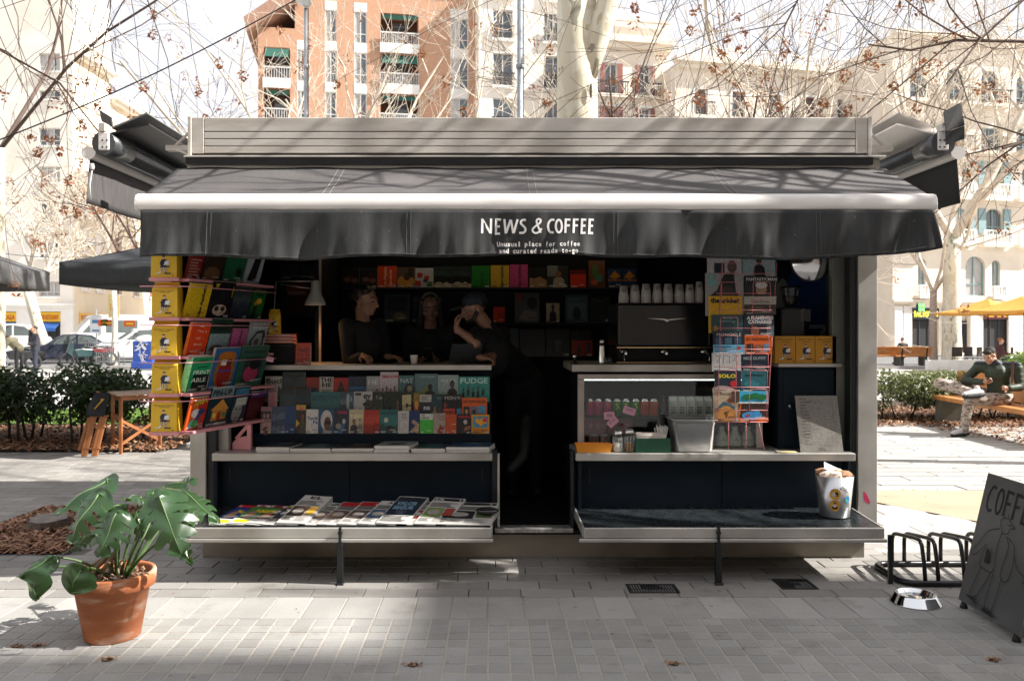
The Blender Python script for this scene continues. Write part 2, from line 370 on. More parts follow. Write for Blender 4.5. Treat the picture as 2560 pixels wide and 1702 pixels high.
pav = sheet('pavement', -14, 9, 1.5, 4.538, -.0028, mG)
s = .1034
lay(pav, 'cell_tile', [(i*s + .02, 4.538 - (j+.5)*s, 1, 1) for i in range(-44, 60) for j in range(0, 24)], s-.009, s-.009, mA, mAi, .03, .002)
slab = sheet('slab_course', -14, 9, 4.538, 4.905, -.004, mG)
lay(slab, 'slab', [(i*.203 + .06, 4.7215, 1, 1) for i in range(-34, 30)], .198, .361, mB, mBi, .03, .003)
strip = sheet('strip_paving', -16, 9, 4.905, 11.0, -.010, mG2)
tl = []; yy = 4.905; j = 0
while yy < 10.9:
    off = (j * .117) % .31
    for i in range(-46, 30):
        x = i*.31 + off; y = yy + .0775
        if x > 2.75 and y > 5.95: continue
        if bed_rect[0]-.03 < x < bed_rect[1]+.03 and bed_rect[2]-.03 < y < bed_rect[3]+.03: continue
        if -1.95 < x < 2.5 and 5.9 < y < 8.2: continue
        if y > 10.75 and x < -4.4: continue
        tl.append((x, y, 1, 1))
    yy += .155; j += 1
lay(strip, 'paver', tl, .305, .146, mC, mCi, .04, .003)
# right of the kiosk: broad pale slabs, an earth patch, then long courses with open joints
mE, mEi = paving_mat('pale_slab', PC3, .05, sa=.2), paving_mat('pale_slab_far', PC3, .05, True, sa=.2)
side = sheet('side_paving', 2.66, 12, 5.9, 8.2, -.008, mG)
tl = [(2.9 + i*.4 + (.2 if j % 2 else 0), 6.1 + j*.4, 1, 1) for j in range(0, 6) for i in range(0, 22)]
def in_earth(x, y): return x > 3.25 + (7.9 - y)*-.12 and y > 6.55 + 0 and x - 3.2 > (7.75 - y)*.75
tl = [t for t in tl if not in_earth(t[0], t[1])]
lay(side, 'pale_paver', tl, .394, .394, mE, mEi, .03, .003)
mb = MB(); mb.add([(3.1,8.19,.002),(12,8.19,.002),(12,6.35,.002),(4.25,6.35,.002)], [(0,3,2,1)]); mb.build('earth_patch', mSand, kind='structure')
side2 = sheet('court_paving', 2.5, 16, 8.2, 14.2, -.03, mG2)
tl = []
for j in range(0, 22):
    for i in range(0, 12):
        tl.append((2.9 + i*1.15 + (j*.43) % 1.15, 8.2 + j*.272 + .136, 1, 1))
lay(side2, 'course_plank', tl, 1.135, .226, mE, mEi, .05, .004)
# lawn strip and leaf litter
lawn_m = M('lawn_soil', (.09,.16,.03), .9, 0, .3, 6)
def blades(name, x0, x1, y0, y1, n, h, mat, seed, z=0., kind='stuff', label=None, cat=None):
    q = np.random.default_rng(seed); p = np.stack([q.uniform(x0,x1,n), q.uniform(y0,y1,n), np.full(n, z)], 1)
    a = q.uniform(0, 6.283, n); wv = np.stack([np.cos(a), np.sin(a), 0*a], 1) * .006; ln = np.stack([q.normal(0,.02,n), q.normal(0,.02,n), q.uniform(.5,1,n)*h], 1)
    V = np.stack([p-wv, p+wv, p+ln], 1).reshape(-1, 3); return quick_mesh(name, V, np.arange(3*n).reshape(-1, 3), mat, kind=kind, label=label, cat=cat)
sheet('lawn', -14, -2.3, 13.9, 16.6, .02, lawn_m)
blades('grass', -12, -3, 13.9, 16.6, 26000, .06, M('grass_blade', (.16,.27,.045), .6, 0, .3, 3), 3, .02, label='bright green grass strip behind the leafy hedge', cat='grass')
for nm, sd_ in (('grass', 5),):
    q = np.random.default_rng(9); V = []
    cs = [(q.uniform(2.9, 9), 8.2 + .272*q.integers(0, 20) ) for _ in range(40)]
    for cx_, cy_ in cs:
        n = int(q.integers(5, 26)); p = np.stack([q.normal(cx_, .08, n), q.normal(cy_, .012, n), np.zeros(n)], 1)
        a = q.uniform(0, 6.283, n); wv = np.stack([np.cos(a), np.sin(a), 0*a], 1)*.004; ln = np.stack([q.normal(0,.012,n), q.normal(0,.012,n), q.uniform(.01,.035,n)], 1)
        V.append(np.stack([p-wv, p+wv, p+ln], 1).reshape(-1, 3))
    V = np.concatenate(V); quick_mesh('grass', V, np.arange(len(V)).reshape(-1, 3), MATS['grass_blade'], kind='stuff', label='tiny grass tufts in the joints of the court paving', cat='grass')

def chips(name, x0, x1, y0, y1, n, size, mats, seed, z=.02, zr=.03, label=None, cat=None, inside=None, aspect=.45, parent=None):
    q = np.random.default_rng(seed); P = np.stack([q.uniform(x0,x1,n), q.uniform(y0,y1,n), z + q.uniform(0,zr,n)], 1)
    if inside is not None: P = P[[inside(a, b) for a, b, _ in P]]; n = len(P)
    sz = size*q.uniform(.45, 1.3, n); a = q.uniform(0, 6.283, n); ti = q.normal(0, .4, n); tj = q.normal(0, .3, n)
    U = np.stack([np.cos(a), np.sin(a), np.sin(ti)], 1)*sz[:, None]/2; W = np.stack([-np.sin(a), np.cos(a), np.sin(tj)], 1)*sz[:, None]*aspect*q.uniform(.6,1.2,n)[:, None]/2
    t = np.array((0,0,1.))*.1*sz[:, None]
    V = np.stack([P-U-W*.6, P+U*.8-W, P+U+W*.7, P-U*.7+W, P+t], 1).reshape(-1, 3); i = np.arange(n)[:, None]*5
    Fq = np.concatenate([i+[0,1,4], i+[1,2,4], i+[2,3,4], i+[3,0,4]]); return quick_mesh(name, V, Fq, mats, parent, kind='stuff', label=label, cat=cat)
mulch_m, N_, L_, P_ = nt('bark_chips')
g_ = N_.new('ShaderNodeNewGeometry'); cr = N_.new('ShaderNodeValToRGB'); L_.new(g_.outputs['Random Per Island'], cr.inputs[0])
cr.color_ramp.elements[0].color = (.07,.03,.016,1); cr.color_ramp.elements[1].color = (.46,.29,.19,1)
for p_, c_ in ((.3,(.17,.08,.045,1)),(.65,(.30,.16,.095,1)),(.88,(.36,.2,.12,1))): e_ = cr.color_ramp.elements.new(p_); e_.color = c_
L_.new(cr.outputs[0], P_.inputs['Base Color']); P_.inputs['Roughness'].default_value = .9
litter_m, N_, L_, P_ = nt('dry_leaf_litter')
g_ = N_.new('ShaderNodeNewGeometry'); cr = N_.new('ShaderNodeValToRGB'); L_.new(g_.outputs['Random Per Island'], cr.inputs[0])
cr.color_ramp.elements[0].color = (.06,.025,.012,1); cr.color_ramp.elements[1].color = (.42,.27,.15,1)
for p_, c_ in ((.35,(.16,.065,.03,1)),(.7,(.26,.12,.055,1))): e_ = cr.color_ramp.elements.new(p_); e_.color = c_
L_.new(cr.outputs[0], P_.inputs['Base Color']); P_.inputs['Roughness'].default_value = .75
soil = M('dark_soil', (.05,.03,.02), .95, 0, .3, 12, .4, 60)
bed = sheet('planting_bed', bed_rect[0], bed_rect[1], bed_rect[2], bed_rect[3], .0, soil)
chips('bark_mulch', bed_rect[0]-.0, bed_rect[1], bed_rect[2], bed_rect[3], 9000, .055, mulch_m, 4, .004, .035, parent=bed)
mb = MB(); x0, x1, y0, y1 = bed_rect
mb.box(x0-.012, x0, y0-.012, y1+.012, -.03, .03); mb.box(x1, x1+.012, y0-.012, y1+.012, -.03, .012); mb.box(x0+.001, x1-.001, y1, y1+.012, -.03, .03); mb.box(x0+.001, x1-.001, y0-.012, y0, -.03, .004)
mb.build('metal_edging', M('galvanised_edge', (.23,.25,.27), .5, .6), bed)
st = at(121, 1331, 6.55); st.z = 0
root = thing('tree_stump', 'sawn grey tree stump in the square bark mulch bed', 'stump', st)
mb = MB(); q = random.Random(2); prof = [(.185,0),(.155,.03),(.145,.085),(.138,.098)]
vs = []; n = 26; rr = [1 + q.gauss(0, .05) for _ in range(n)]
for r_, z_ in prof:
    for j in range(n): t = 6.283*j/n; vs.append((st.x + r_*rr[j]*math.cos(t), st.y + r_*rr[j]*math.sin(t), z_ + .012*math.sin(t)))
fs = [(i*n+j, i*n+(j+1)%n, (i+1)*n+(j+1)%n, (i+1)*n+j) for i in range(3) for j in range(n)]
mb.add(vs, fs, 0, True); mb.build('bark', M('stump_bark', (.10,.072,.055), .95, 0, .4, 30, .6, 50), root)
mb = MB(); mb.poly([Vector(v)+Vector((0,0,.001)) for v in vs[3*n:]]); mb.build('cut_face', M('cut_wood', (.22,.19,.165), .9, 0, .2, 12, .3, 90, col2=(.13,.11,.1), c2s=18), root)
# leaf beds under the hedges
bedL = sheet('leaf_bed', -12, -4.35, 10.8, 13.6, .02, soil)
chips('leaf_litter', -11, -4.2, 10.72, 13.5, 9000, .075, litter_m, 6, .02, .05, parent=bedL)
bedR = sheet('shrub_bed', 6.2, 14, 14.0, 19, .0, soil)
chips('leaf_litter', 6.2, 12, 13.6, 17, 9000, .075, litter_m, 8, .005, .05, parent=bedR)
chips('fallen_leaves', 6.9, 9.5, 10.5, 14.0, 1500, .07, litter_m, 18, .0, .02, label='brown fallen leaves scattered on the planks under the orange bench', cat='leaves', inside=lambda a, b: a > 7.15 + (b-12)*-.1)
chips('debris', -4, 3.6, 3.6, 6.5, 70, .016, litter_m, 21, .002, .002, label='small bits of dry leaf scattered over the front paving', cat='debris')
chips('debris', 3, 8, 6.3, 13.5, 200, .022, litter_m, 22, .014, .002, label='small dry crumbs on the sunny court paving', cat='debris')
# street beyond
asph = paving_mat('asphalt', (.16,.16,.16), 0)
mb = MB(); mb.add([(-60,36,-.02),(40,36,-.02),(40,52,-.02),(-60,52,-.02)], [(0,1,2,3)]); mb.build('street', asph, kind='structure')
mb = MB(); mb.box(-60, 60, 35.7, 36, -.05, .06); mb.build('kerb', concrete, kind='structure')
mb = MB(); mb.box(-60, 60, 52, 53, -.05, .10); mb.build('far_kerb', concrete, kind='structure')
# iron grates in the paving
def grate(x0, x1, y0, y1, label, nx):
    r = thing('drain_grate', label, 'grate', ((x0+x1)/2, (y0+y1)/2, 0), group='iron grates set into the paving')
    iron = M('cast_iron', (.03,.03,.031), .6, .5, .3, 30)
    mb = MB(); f_ = .012; z0, z1 = -.02, .004
    mb.box(x0,x1,y0,y0+f_,z0,z1); mb.box(x0,x1,y1-f_,y1,z0,z1); mb.box(x0,x0+f_,y0+f_,y1-f_,z0,z1); mb.box(x1-f_,x1,y0+f_,y1-f_,z0,z1)
    mb.build('frame', iron, r)
    mb = MB(); mb.box(x0+f_, x1-f_, y0+f_, y1-f_, -.02, -.0005); mb.build('pit', M('pit_black', (.006,.006,.006), .9), r)
    for i in range(nx):
        x = x0 + f_ + (x1-x0-2*f_)*(i+.5)/nx; mb = MB(); mb.box(x-.004, x+.004, y0+f_, y1-f_, -.003, .0035); mb.build('slat', iron, r)
    mb = MB(); mb.box((x0+x1)/2-.03, (x0+x1)/2+.03, (y0+y1)/2-.02, (y0+y1)/2+.02, -.003, .006); mb.build('plate', iron, r)
grate(.80, 1.10, 4.975, 5.15, 'larger dark cast iron drain grate in front of the right counter', 17)
grate(1.73, 1.95, 5.05, 5.255, 'small square iron drain grate in dappled sun near the bike rack', 11)
# rusty sunk rings with dead leaves
spots = [(1033,1662,'rusty ground socket low at the middle left of the front paving'),(1684,1659,'rusty ground socket with dry leaves right of the middle of the front paving'),(2482,1650,'rusty ground socket beside the grey coffee board'),(41,1614,'leaf filled socket at the left edge of the front paving'),(95,1613,'leaf filled socket left of the flower pot'),(268,1649,'dark ground socket just below the terracotta pot')]
for px, py, lb in spots:
    d = gd(py); c = Vector((PX(px, d), d, 0)); r = thing('ground_socket', lb, 'socket', c, group='sunk sockets in the paving')
    mb = MB(); mb.lathe([(.024,.0005),(.025,.003),(.020,.003),(.018,-.004)], c, 18); mb.build('ring', M('rust', (.10,.065,.045), .85, .3, .4, 40), r)
    mb = MB(); mb.lathe([(.0001,.001),(.020,.001)], c, 14); mb.build('dirt', soil, r)
    chips('dry_leaves', c.x-.05, c.x+.05, c.y-.022, c.y+.022, 16, .02, litter_m, int(px), .003, .008, parent=r)
# ------------------------------------------------------------------ the kiosk
D0, DS = 5.74, 5.18
KL, KR = -2.075, 2.605
KB = 8.3
K = thing('news_kiosk', 'grey metal and black news and coffee kiosk with wide charcoal awning', 'kiosk', (0.26, D0, 0))
def kb(name, x0, x1, y0, y1, z0, z1, mat, bevel=.003, parent=K, label=None):
    mb = MB(); mb.box(x0, x1, y0, y1, z0, z1); return mb.build(name, mat, parent, bevel, label=label)
# plinth, floor, walls, roof
kb('plinth', KL+.07, KR-.07, D0+.02, KB-.1, 0, .165, M('plinth_steel', (.30,.27,.22), .5, .5, .2, 2, .08, 120, col2=(.13,.11,.09), c2s=1.5, c2a=.7))
kb('floor', KL+.02, KR-.02, D0-.02, KB, .166, .2, blackp)
kb('door_sill', PX(1237,D0)-.0, PX(1432,D0), D0-.05, D0+.06, .185, .215, M('worn_sill', (.35,.34,.32), .5, .7, .4, 30))
kb('back_wall', KL, KR, KB-.06, KB, .2, 2.7, blackp)
kb('left_wall', KL, KL+.05, D0+.12, KB-.061, .2, 2.7, blackp)
kb('right_wall', KR-.05, KR, D0+.12, KB-.061, .2, 2.7, M('right_wall_panel', (.06,.07,.065), .6, 0, .2, 3))
kb('roof', KL-.02, KR+.02, D0-.02, KB+.02, 2.66, 2.72, steel)
kb('ceiling', KL+.06, KR-.06, D0+.12, KB-.07, 2.60, 2.655, blackp)
# corner posts
for x0, x1, nm in ((KL, PX(517,D0), 0), (PX(2143,D0), KR, 1)):
    kb('corner_post', x0, x1, D0-.02, D0+.12, .14 if not nm else .14, 2.66, steel)
kb('inner_post', PX(520,D0), PX(541,D0), D0+.0, D0+.1, .2, 2.6, black_metal)
kb('inner_post', PX(2126,D0), PX(2140,D0), D0+.0, D0+.1, .2, 2.6, black_metal)
kb('jamb', PX(545,D0+.06), PX(572,D0+.06), D0+.05, D0+.12, .72, 2.6, M('jamb_grey', (.36,.36,.35), .5, .2))
kb('jamb', PX(2080,D0+.13), PX(2124,D0+.13), D0+.13, D0+.19, .72, 2.6, M('jamb_green', (.16,.17,.15), .5, .2))
kb('door_post', PX(1231,D0), PX(1243,D0), D0-.03, D0+.06, .2, .74, black_metal)
kb('door_rail', PX(1243.5,D0), PX(1249,D0), D0-.035, D0+.0, .22, .72, steel)
kb('door_post', PX(1425,D0), PX(1434,D0), D0-.03, D0+.06, .2, .74, black_metal)
# cornice of long boards with end caps
C0, C1, DC = PX(472,5.70), PX(2177,5.70), 5.70
corn = kb('cornice', C0+.01, C1-.01, DC+.02, DC+.10, 2.71, 2.995, M('cornice_back', (.05,.05,.05), .7))
zt = 3.0
for hgt in (.098, .049, .049, .047):
    mb = MB(); q0 = C0 + .105; mb.box(q0, C1-.105, DC-.002, DC+.019, zt-hgt+.0035, zt-.0015); mb.build('cornice_board', steel_pale, corn, .004); zt -= hgt
mb = MB(); mb.box(C0+.022, C0+.1035, DC-.003, DC+.019, 2.757, 2.999); mb.build('end_panel', steel_pale, corn, .003)
mb = MB(); mb.box(C1-.1035, C1-.022, DC-.003, DC+.019, 2.757, 2.999); mb.build('end_panel', steel_pale, corn, .003)
mb = MB(); mb.box(C0-.004, C0+.0205, DC-.012, DC+.12, 2.735, 3.004); mb.build('end_cap', steel_pale, corn, .003)
mb = MB(); mb.box(C1-.0205, C1+.004, DC-.012, DC+.12, 2.735, 3.004); mb.build('end_cap', steel_pale, corn, .003)
mb = MB(); mb.box(C0-.02, C1+.085, DC-.045, DC+.12, 2.722, 2.7335); mb.build('drip_ledge', steel_pale, corn, .002)
mb = MB(); mb.box(C0-.01, C1-.0, DC-.035, DC+.10, 2.675, 2.7215); mb.build('shade_strip', black_metal, corn)  # black strip stands in for the shade under the drip ledge
for x in (C0-.09, C1+.09):
    mb = MB(); sgn = -1 if x < 0 else 1; xc = C0 if x < 0 else C1
    mb.bar((xc, DC+.06, 2.93), (xc+sgn*.16, DC+.1, 2.80), .014, .014); mb.bar((xc, DC+.06, 2.75), (xc+sgn*.16, DC+.1, 2.82), .014, .014)
    mb.box(min(xc, xc+sgn*.19), max(xc, xc+sgn*.19), DC+.08, DC+.14, 2.795, 2.83); mb.build('bracket', steel_pale, corn)
# front awning: canvas, front bar, valance
AL, AR, DB = -2.175, 2.675, 5.14
aw = thing('awning', None, None, (0, 0, 0)); del_keys = [k for k in aw.keys()]; aw.parent = K; aw.matrix_parent_inverse = K.matrix_world.inverted(); ORG[aw.name] = Vector((.26, D0, 0)); aw.location = (0, 0, 0)
aw.matrix_parent_inverse = Matrix.Identity(4)
q = random.Random(11)
wph = [(q.uniform(2, 9), q.uniform(0, 6.3), q.uniform(.001, .004)) for _ in range(6)]
def canvas_fn(u, v):
    x = AL+.02 + (AR-AL-.04)*u; back = 1 - v
    y = DB + .0 + (DC-.0-DB)*back; z = 2.382 + (2.655-2.382)*back
    z -= .018*math.sin(math.pi*back) * (1 - .75*max(0, 1-abs(((x+10.0) % 1.225)-.6)*1.2)) * .7
    z += sum(a*math.sin(k*x + p + v*2) for k, p, a in wph)*back*(1-back)*2.5 + .006*back*math.sin(x*9)*(back > .9)
    return (x, y, z)
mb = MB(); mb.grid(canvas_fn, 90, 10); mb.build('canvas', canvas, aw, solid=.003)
for sx in (-1.07, .215, 1.465):
    for dx in (0, .042):
        pts = [canvas_fn((sx+dx-AL)/(AR-AL) , 1-t/8) for t in range(0, 9)]
        pts = [Vector(p)+Vector((0,-.001,.003)) for p in pts]
        mb = MB(); mb.tube(pts, .0012, 4, caps=False); mb.build('seam', M('seam_thread', (.34,.33,.32), .8), aw)
# front bar: rounded nose profile extruded along x
prof = [(DB+.06,2.375),(DB+.035,2.388),(DB+.0,2.390),(DB-.03,2.378),(DB-.045,2.352),(DB-.048,2.318),(DB-.042,2.287),(DB+.02,2.283),(DB+.06,2.290)]
mb = MB(); n = len(prof); vs = [(AL, y, z) for y, z in prof] + [(AR, y, z) for y, z in prof]
mb.add(vs, [(i, (i+1) % n, n+(i+1) % n, n+i) for i in range(n)], 0, True); mb.build('front_bar', white_metal, aw, .006, seg=2)
for x in (AL, AR):
    mb = MB(); pts = [(x-(.012 if x < 0 else -.0), y, z) for y, z in prof]; mb.prism(pts, (.012, 0, 0)); mb.build('end_cap', white_metal, aw, .002)
def val_y(x, z):
    t = (2.285 - z)/.29
    a = .014*math.sin(x*5.1+.6+t) + .013*math.sin(x*10.3+1.9-t*1.6) + .010*math.sin(x*17.7+.3+t*3) + .0045*math.sin(x*29+t*5+2*math.sin(x*3)) + .014*math.sin(x*1.7) + 0.0042*math.sin(x*37+3*math.sin(x*2.1)+t*1.5) + .0018*math.sin(x*71+4*math.sin(x*3.3))*(.4+t)
    return DB - .056 + a*(.30 + .85*t)*1.25 - .02*t
def val_fn(u, v):
    x = AL+.03 + (AR-AL-.05)*u; zb = 2.003 + .012*math.sin(x*2.2+1) + .008*math.sin(x*6.3) + .055*max(0, (x-2.2)/.45)**2 - .006
    z = 2.284 + (zb-2.284)*v
    xx = x + (.05*v if x > 2.5 else (-.0*v))
    return (xx, val_y(x, z), z)
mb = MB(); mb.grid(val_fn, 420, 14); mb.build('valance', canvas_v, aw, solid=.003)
mb = MB(); mb.box(AL+.03, AR-.02, DB-.040, DB+.02, 2.272, 2.2845); mb.build('keder_strip', black_metal, aw)
thread = M('valance_thread', (.16,.16,.155), .8)
for sx in (-1.74, -.53, .72, 1.94):
    for dx in (0, .025):
        pts = [(sx+dx, val_y(sx+dx, z)-.003, z) for z in np.linspace(2.27, 2.012, 12)]
        mb = MB(); mb.tube(pts, .0009, 4, caps=False); mb.build('seam', thread, aw)
pts = [(x, val_y(x, 2.018)-.003, 2.016 + .012*math.sin(x*2.2+1) + .008*math.sin(x*6.3)+ .055*max(0, (x-2.2)/.45)**2) for x in np.linspace(AL+.05, AR-.05, 160)]
mb = MB(); mb.tube(pts, .0009, 4, caps=False); mb.build('hem_seam', thread, aw)
# lettering on the valance
ink_w = M('sign_white', (.80,.78,.76), .6, 0, .04, 20)
pr = Print(.0003); W = 40; DV = 5.10
def T(pts): return [(1180 + x/7.372, 540 + y/7.372) for x, y in pts]
def S_(pts, wd=W, closed=False):
    P = [(PX(a, DV), PZ(b, DV)) for a, b in T(pts)]; pr.stroke(P, wd/7.372*DV/F, ink_w, closed)
def smooth(pts, k=4):
    out = []; n = len(pts)
    for i in range(n-1):
        p0, p1, p2, p3 = pts[max(0,i-1)], pts[i], pts[i+1], pts[min(n-1,i+2)]
        for j in range(k):
            t = j/k; out.append(tuple(.5*((2*p1[c])+(-p0[c]+p2[c])*t+(2*p0[c]-5*p1[c]+4*p2[c]-p3[c])*t*t+(-p0[c]+3*p1[c]-3*p2[c]+p3[c])*t**3) for c in (0,1)))
    return out + [pts[-1]]
S_([(187,325),(190,60)]); S_([(192,72),(340,318)]); S_([(345,325),(352,52)])
S_([(535,68),(447,66),(440,326),(515,324)]); S_([(452,192),(515,192)])
S_([(596,62),(622,325)]); S_([(628,320),(712,72)]); S_([(716,76),(760,325)]); S_([(766,320),(840,68)])
S_(smooth([(992,84),(945,78),(905,105),(905,150),(945,190),(980,235),(978,285),(940,314),(868,314)]))
S_(smooth([(1278,240),(1235,300),(1170,326),(1120,298),(1120,245),(1180,190),(1245,140),(1262,90),(1225,66),(1190,90),(1192,145),(1225,230),(1262,318)]), 34)
S_(smooth([(1515,80),(1455,80),(1408,140),(1400,215),(1430,295),(1502,312)]))
S_([(1597+56*math.cos(t), 195+118*math.sin(t)) for t in np.linspace(0, 6.283, 25)[:-1]], 38, True)
for fx in (1712, 1862): S_([(fx+98,75),(fx+14,73),(fx,325)]); S_([(fx+22,186),(fx+83,182)])
for fx in (2008, 2150): S_([(fx+90,78),(fx+14,76),(fx,326),(fx+74,322)]); S_([(fx+22,191),(fx+74,188)])
for line, x0, x1, yb in (('Unusual place for coffee', 455, 1970, 565), ('and curated reads to-go', 495, 1935, 690)):
    pit = (x1-x0)/(len(line)-.2)
    for i, ch in enumerate(line):
        if ch == ' ': continue
        a, b = T([(x0+i*pit+4, yb)])[0]; V_, F_, bb = text_geo(ch, .022); wd = pit*.8
        if ch in 'lif': wd = pit*.42
        if ch in 'tr': wd = pit*.6
        if ch == '-': wd = pit*.6
        a += (pit-8-wd)/2/7.372
        pr.t(ch, PX(a, DV), PZ(b, DV), 86/7.372*DV/F, ink_w, .022, w=wd/7.372*DV/F)
pr.build('lettering', aw, lambda u, v, k: (u, val_y(u, v) - .0035 - k*.02, v), 'white hand-drawn lettering reading NEWS & COFFEE over a two line motto')
# folded side awnings
def side_awning(sg, X0):
    r = bpy.data.objects.new('side_awning', None); COL.objects.link(r); r.parent = K; ORG[r.name] = Vector((.26, D0, 0))
    def b(name, mb, mat, **k): return mb.build(name, mat, r, **k)
    y0, y1 = 5.58, 8.3
    mb = MB(); mb.cyl((sg*X0-sg*.10, y0+.02, 2.80), (sg*X0-sg*.10, y1, 2.80), .062, n=20)
    if sg < 0: mb.cyl((sg*X0-sg*.10, y0+.0, 2.80), (sg*X0-sg*.10, y0+.35, 2.80), .078, .066, n=20)
    else: mb.cyl((sg*X0-sg*.10, y0+.0, 2.80), (sg*X0-sg*.10, y0+.28, 2.80), .080, .07, n=20)
    b('canvas_roll', mb, [M('rolled_canvas_sheen', (.06,.065,.07), .3, 0, .25, 7, spec=.7)])
    n = 10; mb = MB(); px = [(sg*(X0+.0)+math.cos(t)*.045, 2.735+math.sin(t)*.04) for t in np.linspace(0, 6.283, n+1)[:-1]]
    mb.add([(x, y0, z) for x, z in px]+[(x, y1, z) for x, z in px], [(i, (i+1)%n, n+(i+1)%n, n+i) for i in range(n)]+[tuple(range(n)), tuple(range(n, 2*n))], 0, False); b('front_bar', mb, white_metal, bevel=.004)
    mb = MB(); mb.add([(sg*(X0-.34), y0+.12, 3.03),(sg*(X0-.10), y0+.12, 2.93),(sg*(X0-.10), y1, 2.93),(sg*(X0-.34), y1, 3.03)], [(0,1,2,3)]); b('cover_plate', mb, steel_pale if sg > 0 else M('grey_plate', (.2,.2,.2), .5, .4), solid=.012)
    mb = MB(); mb.add([(sg*(X0-.36), y0+.10, 2.95),(sg*(X0-.04), y0+.10, 2.87),(sg*(X0-.04), y1, 2.87),(sg*(X0-.36), y1, 2.95)], [(0,1,2,3)]); b('lower_plate', mb, black_metal if sg < 0 else white_metal, solid=.012)
    mb = MB(); mb.box(min(sg*(X0-.14), sg*(X0-.07)), max(sg*(X0-.14), sg*(X0-.07)), y0-.012, y0+.012, 2.75, 2.87); b('arm_bracket', mb, white_metal, bevel=.006)
    mb = MB(); mb.box(min(sg*(X0-.12), sg*(X0-.075)), max(sg*(X0-.12), sg*(X0-.075)), y0-.02, y0+.05, 2.872, 2.93); b('hinge_block', mb, steel_pale, bevel=.004)
    for k in range(4):
        mb = MB(); xx = sg*(X0-.13+.03*(k % 2)); mb.cyl((xx, y0-.016, 2.77+.045*(k//2)), (xx, y0-.010, 2.77+.045*(k//2)), .006, n=8); b('bolt', mb, black_metal)
    q = random.Random(5); ph = q.uniform(0, 6)
    def fn(u, v):
        y = y0 + .02 + (2.5)*u; z = 2.70 - .30*v
        return (sg*(X0 + .0 + .012*math.sin(u*17+ph)*v + .02*v), y - .02*v, z)
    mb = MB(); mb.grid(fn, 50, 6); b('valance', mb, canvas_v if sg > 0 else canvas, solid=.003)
    if sg > 0:
        mb = MB(); mb.add([(X0-.12,y0-.07,2.86),(X0-.0,y0-.07,2.90),(X0+.0,y0-.02,3.06),(X0-.11,y0-.02,3.0)], [(0,1,2,3)]); b('end_flap', mb, canvas_v, solid=.012)
        mb = MB(); mb.add([(X0-.12,y0-.068,2.77),(X0-.0,y0-.068,2.81),(X0-.0,y0-.066,2.895),(X0-.12,y0-.066,2.855)], [(0,1,2,3)]); b('end_flap', mb, canvas_v, solid=.012)
    else:
        mb = MB(); mb.add([(-X0+.02,y0+.16,2.98),(-X0+.11,y0+.12,2.93),(-X0+.10,y0+.12,3.0),(-X0+.0,y0+.16,3.06)], [(0,1,2,3)]); b('end_flap', mb, canvas, solid=.01)
        mb = MB(); mb.tube([(-X0-.01,y0-.0,2.69),(-X0+.03,y0-.012,2.62),(-X0+.015,y0-.012,2.52),(-X0+.02,y0-.012,2.42)], .006, 6); mb.lathe([(.013,-.02),(.018,0),(.013,.02)], (-X0+.03,y0-.012,2.64), 8); b('pull_cord', mb, M('cord_grey', (.5,.48,.46), .7))
    for s2 in (-1, 1):
        pass
    return r
side_awning(-1, 2.70); side_awning(1, 3.08)
# counters, shelves, cabinets
ZS = PZ(1133, 5.66)                               # middle shelf height
for x0, x1 in ((PX(532,5.68), PX(1231,5.68)), (PX(1439,5.68), PX(2136,5.68))):
    kb('middle_shelf', x0, x1, 5.66, 6.16, ZS-.052, ZS, steel, .004)
LX = (PX(532,5.68), PX(1231,5.68)); RX = (PX(1439,5.68), PX(2136,5.68))
for x0, x1, cut in ((LX[0]+.02, LX[1]-.01, PX(875,5.82)), (RX[0]+.05, RX[1]-.03, PX(1803,5.82))):
    for a, b_ in ((x0, cut-.002), (cut+.002, x1)):
        c = kb('cabinet_door', a, b_, 5.80, 5.825, .30, ZS-.054, navy, .002)
        hx = b_-.06 if a > x0 else a+.06
        mb = MB(); mb.box(hx-.004, hx+.004, 5.794, 5.80, .50, .60); mb.build('pull', black_metal, c)
    kb('side_cheek', x0-.03, x0-.003, 5.72, 5.9, .22, ZS-.054, navy)
    kb('side_cheek', x1+.003, x1+.02, 5.72, 5.9, .22, ZS-.054, navy)
for x0, x1 in ((LX[0]+.02, LX[1]-.01), (RX[0]+.0, RX[1])):
    kb('cabinet_back', x0, x1, 5.83, 6.6, .2, ZS-.056, blackp, 0)
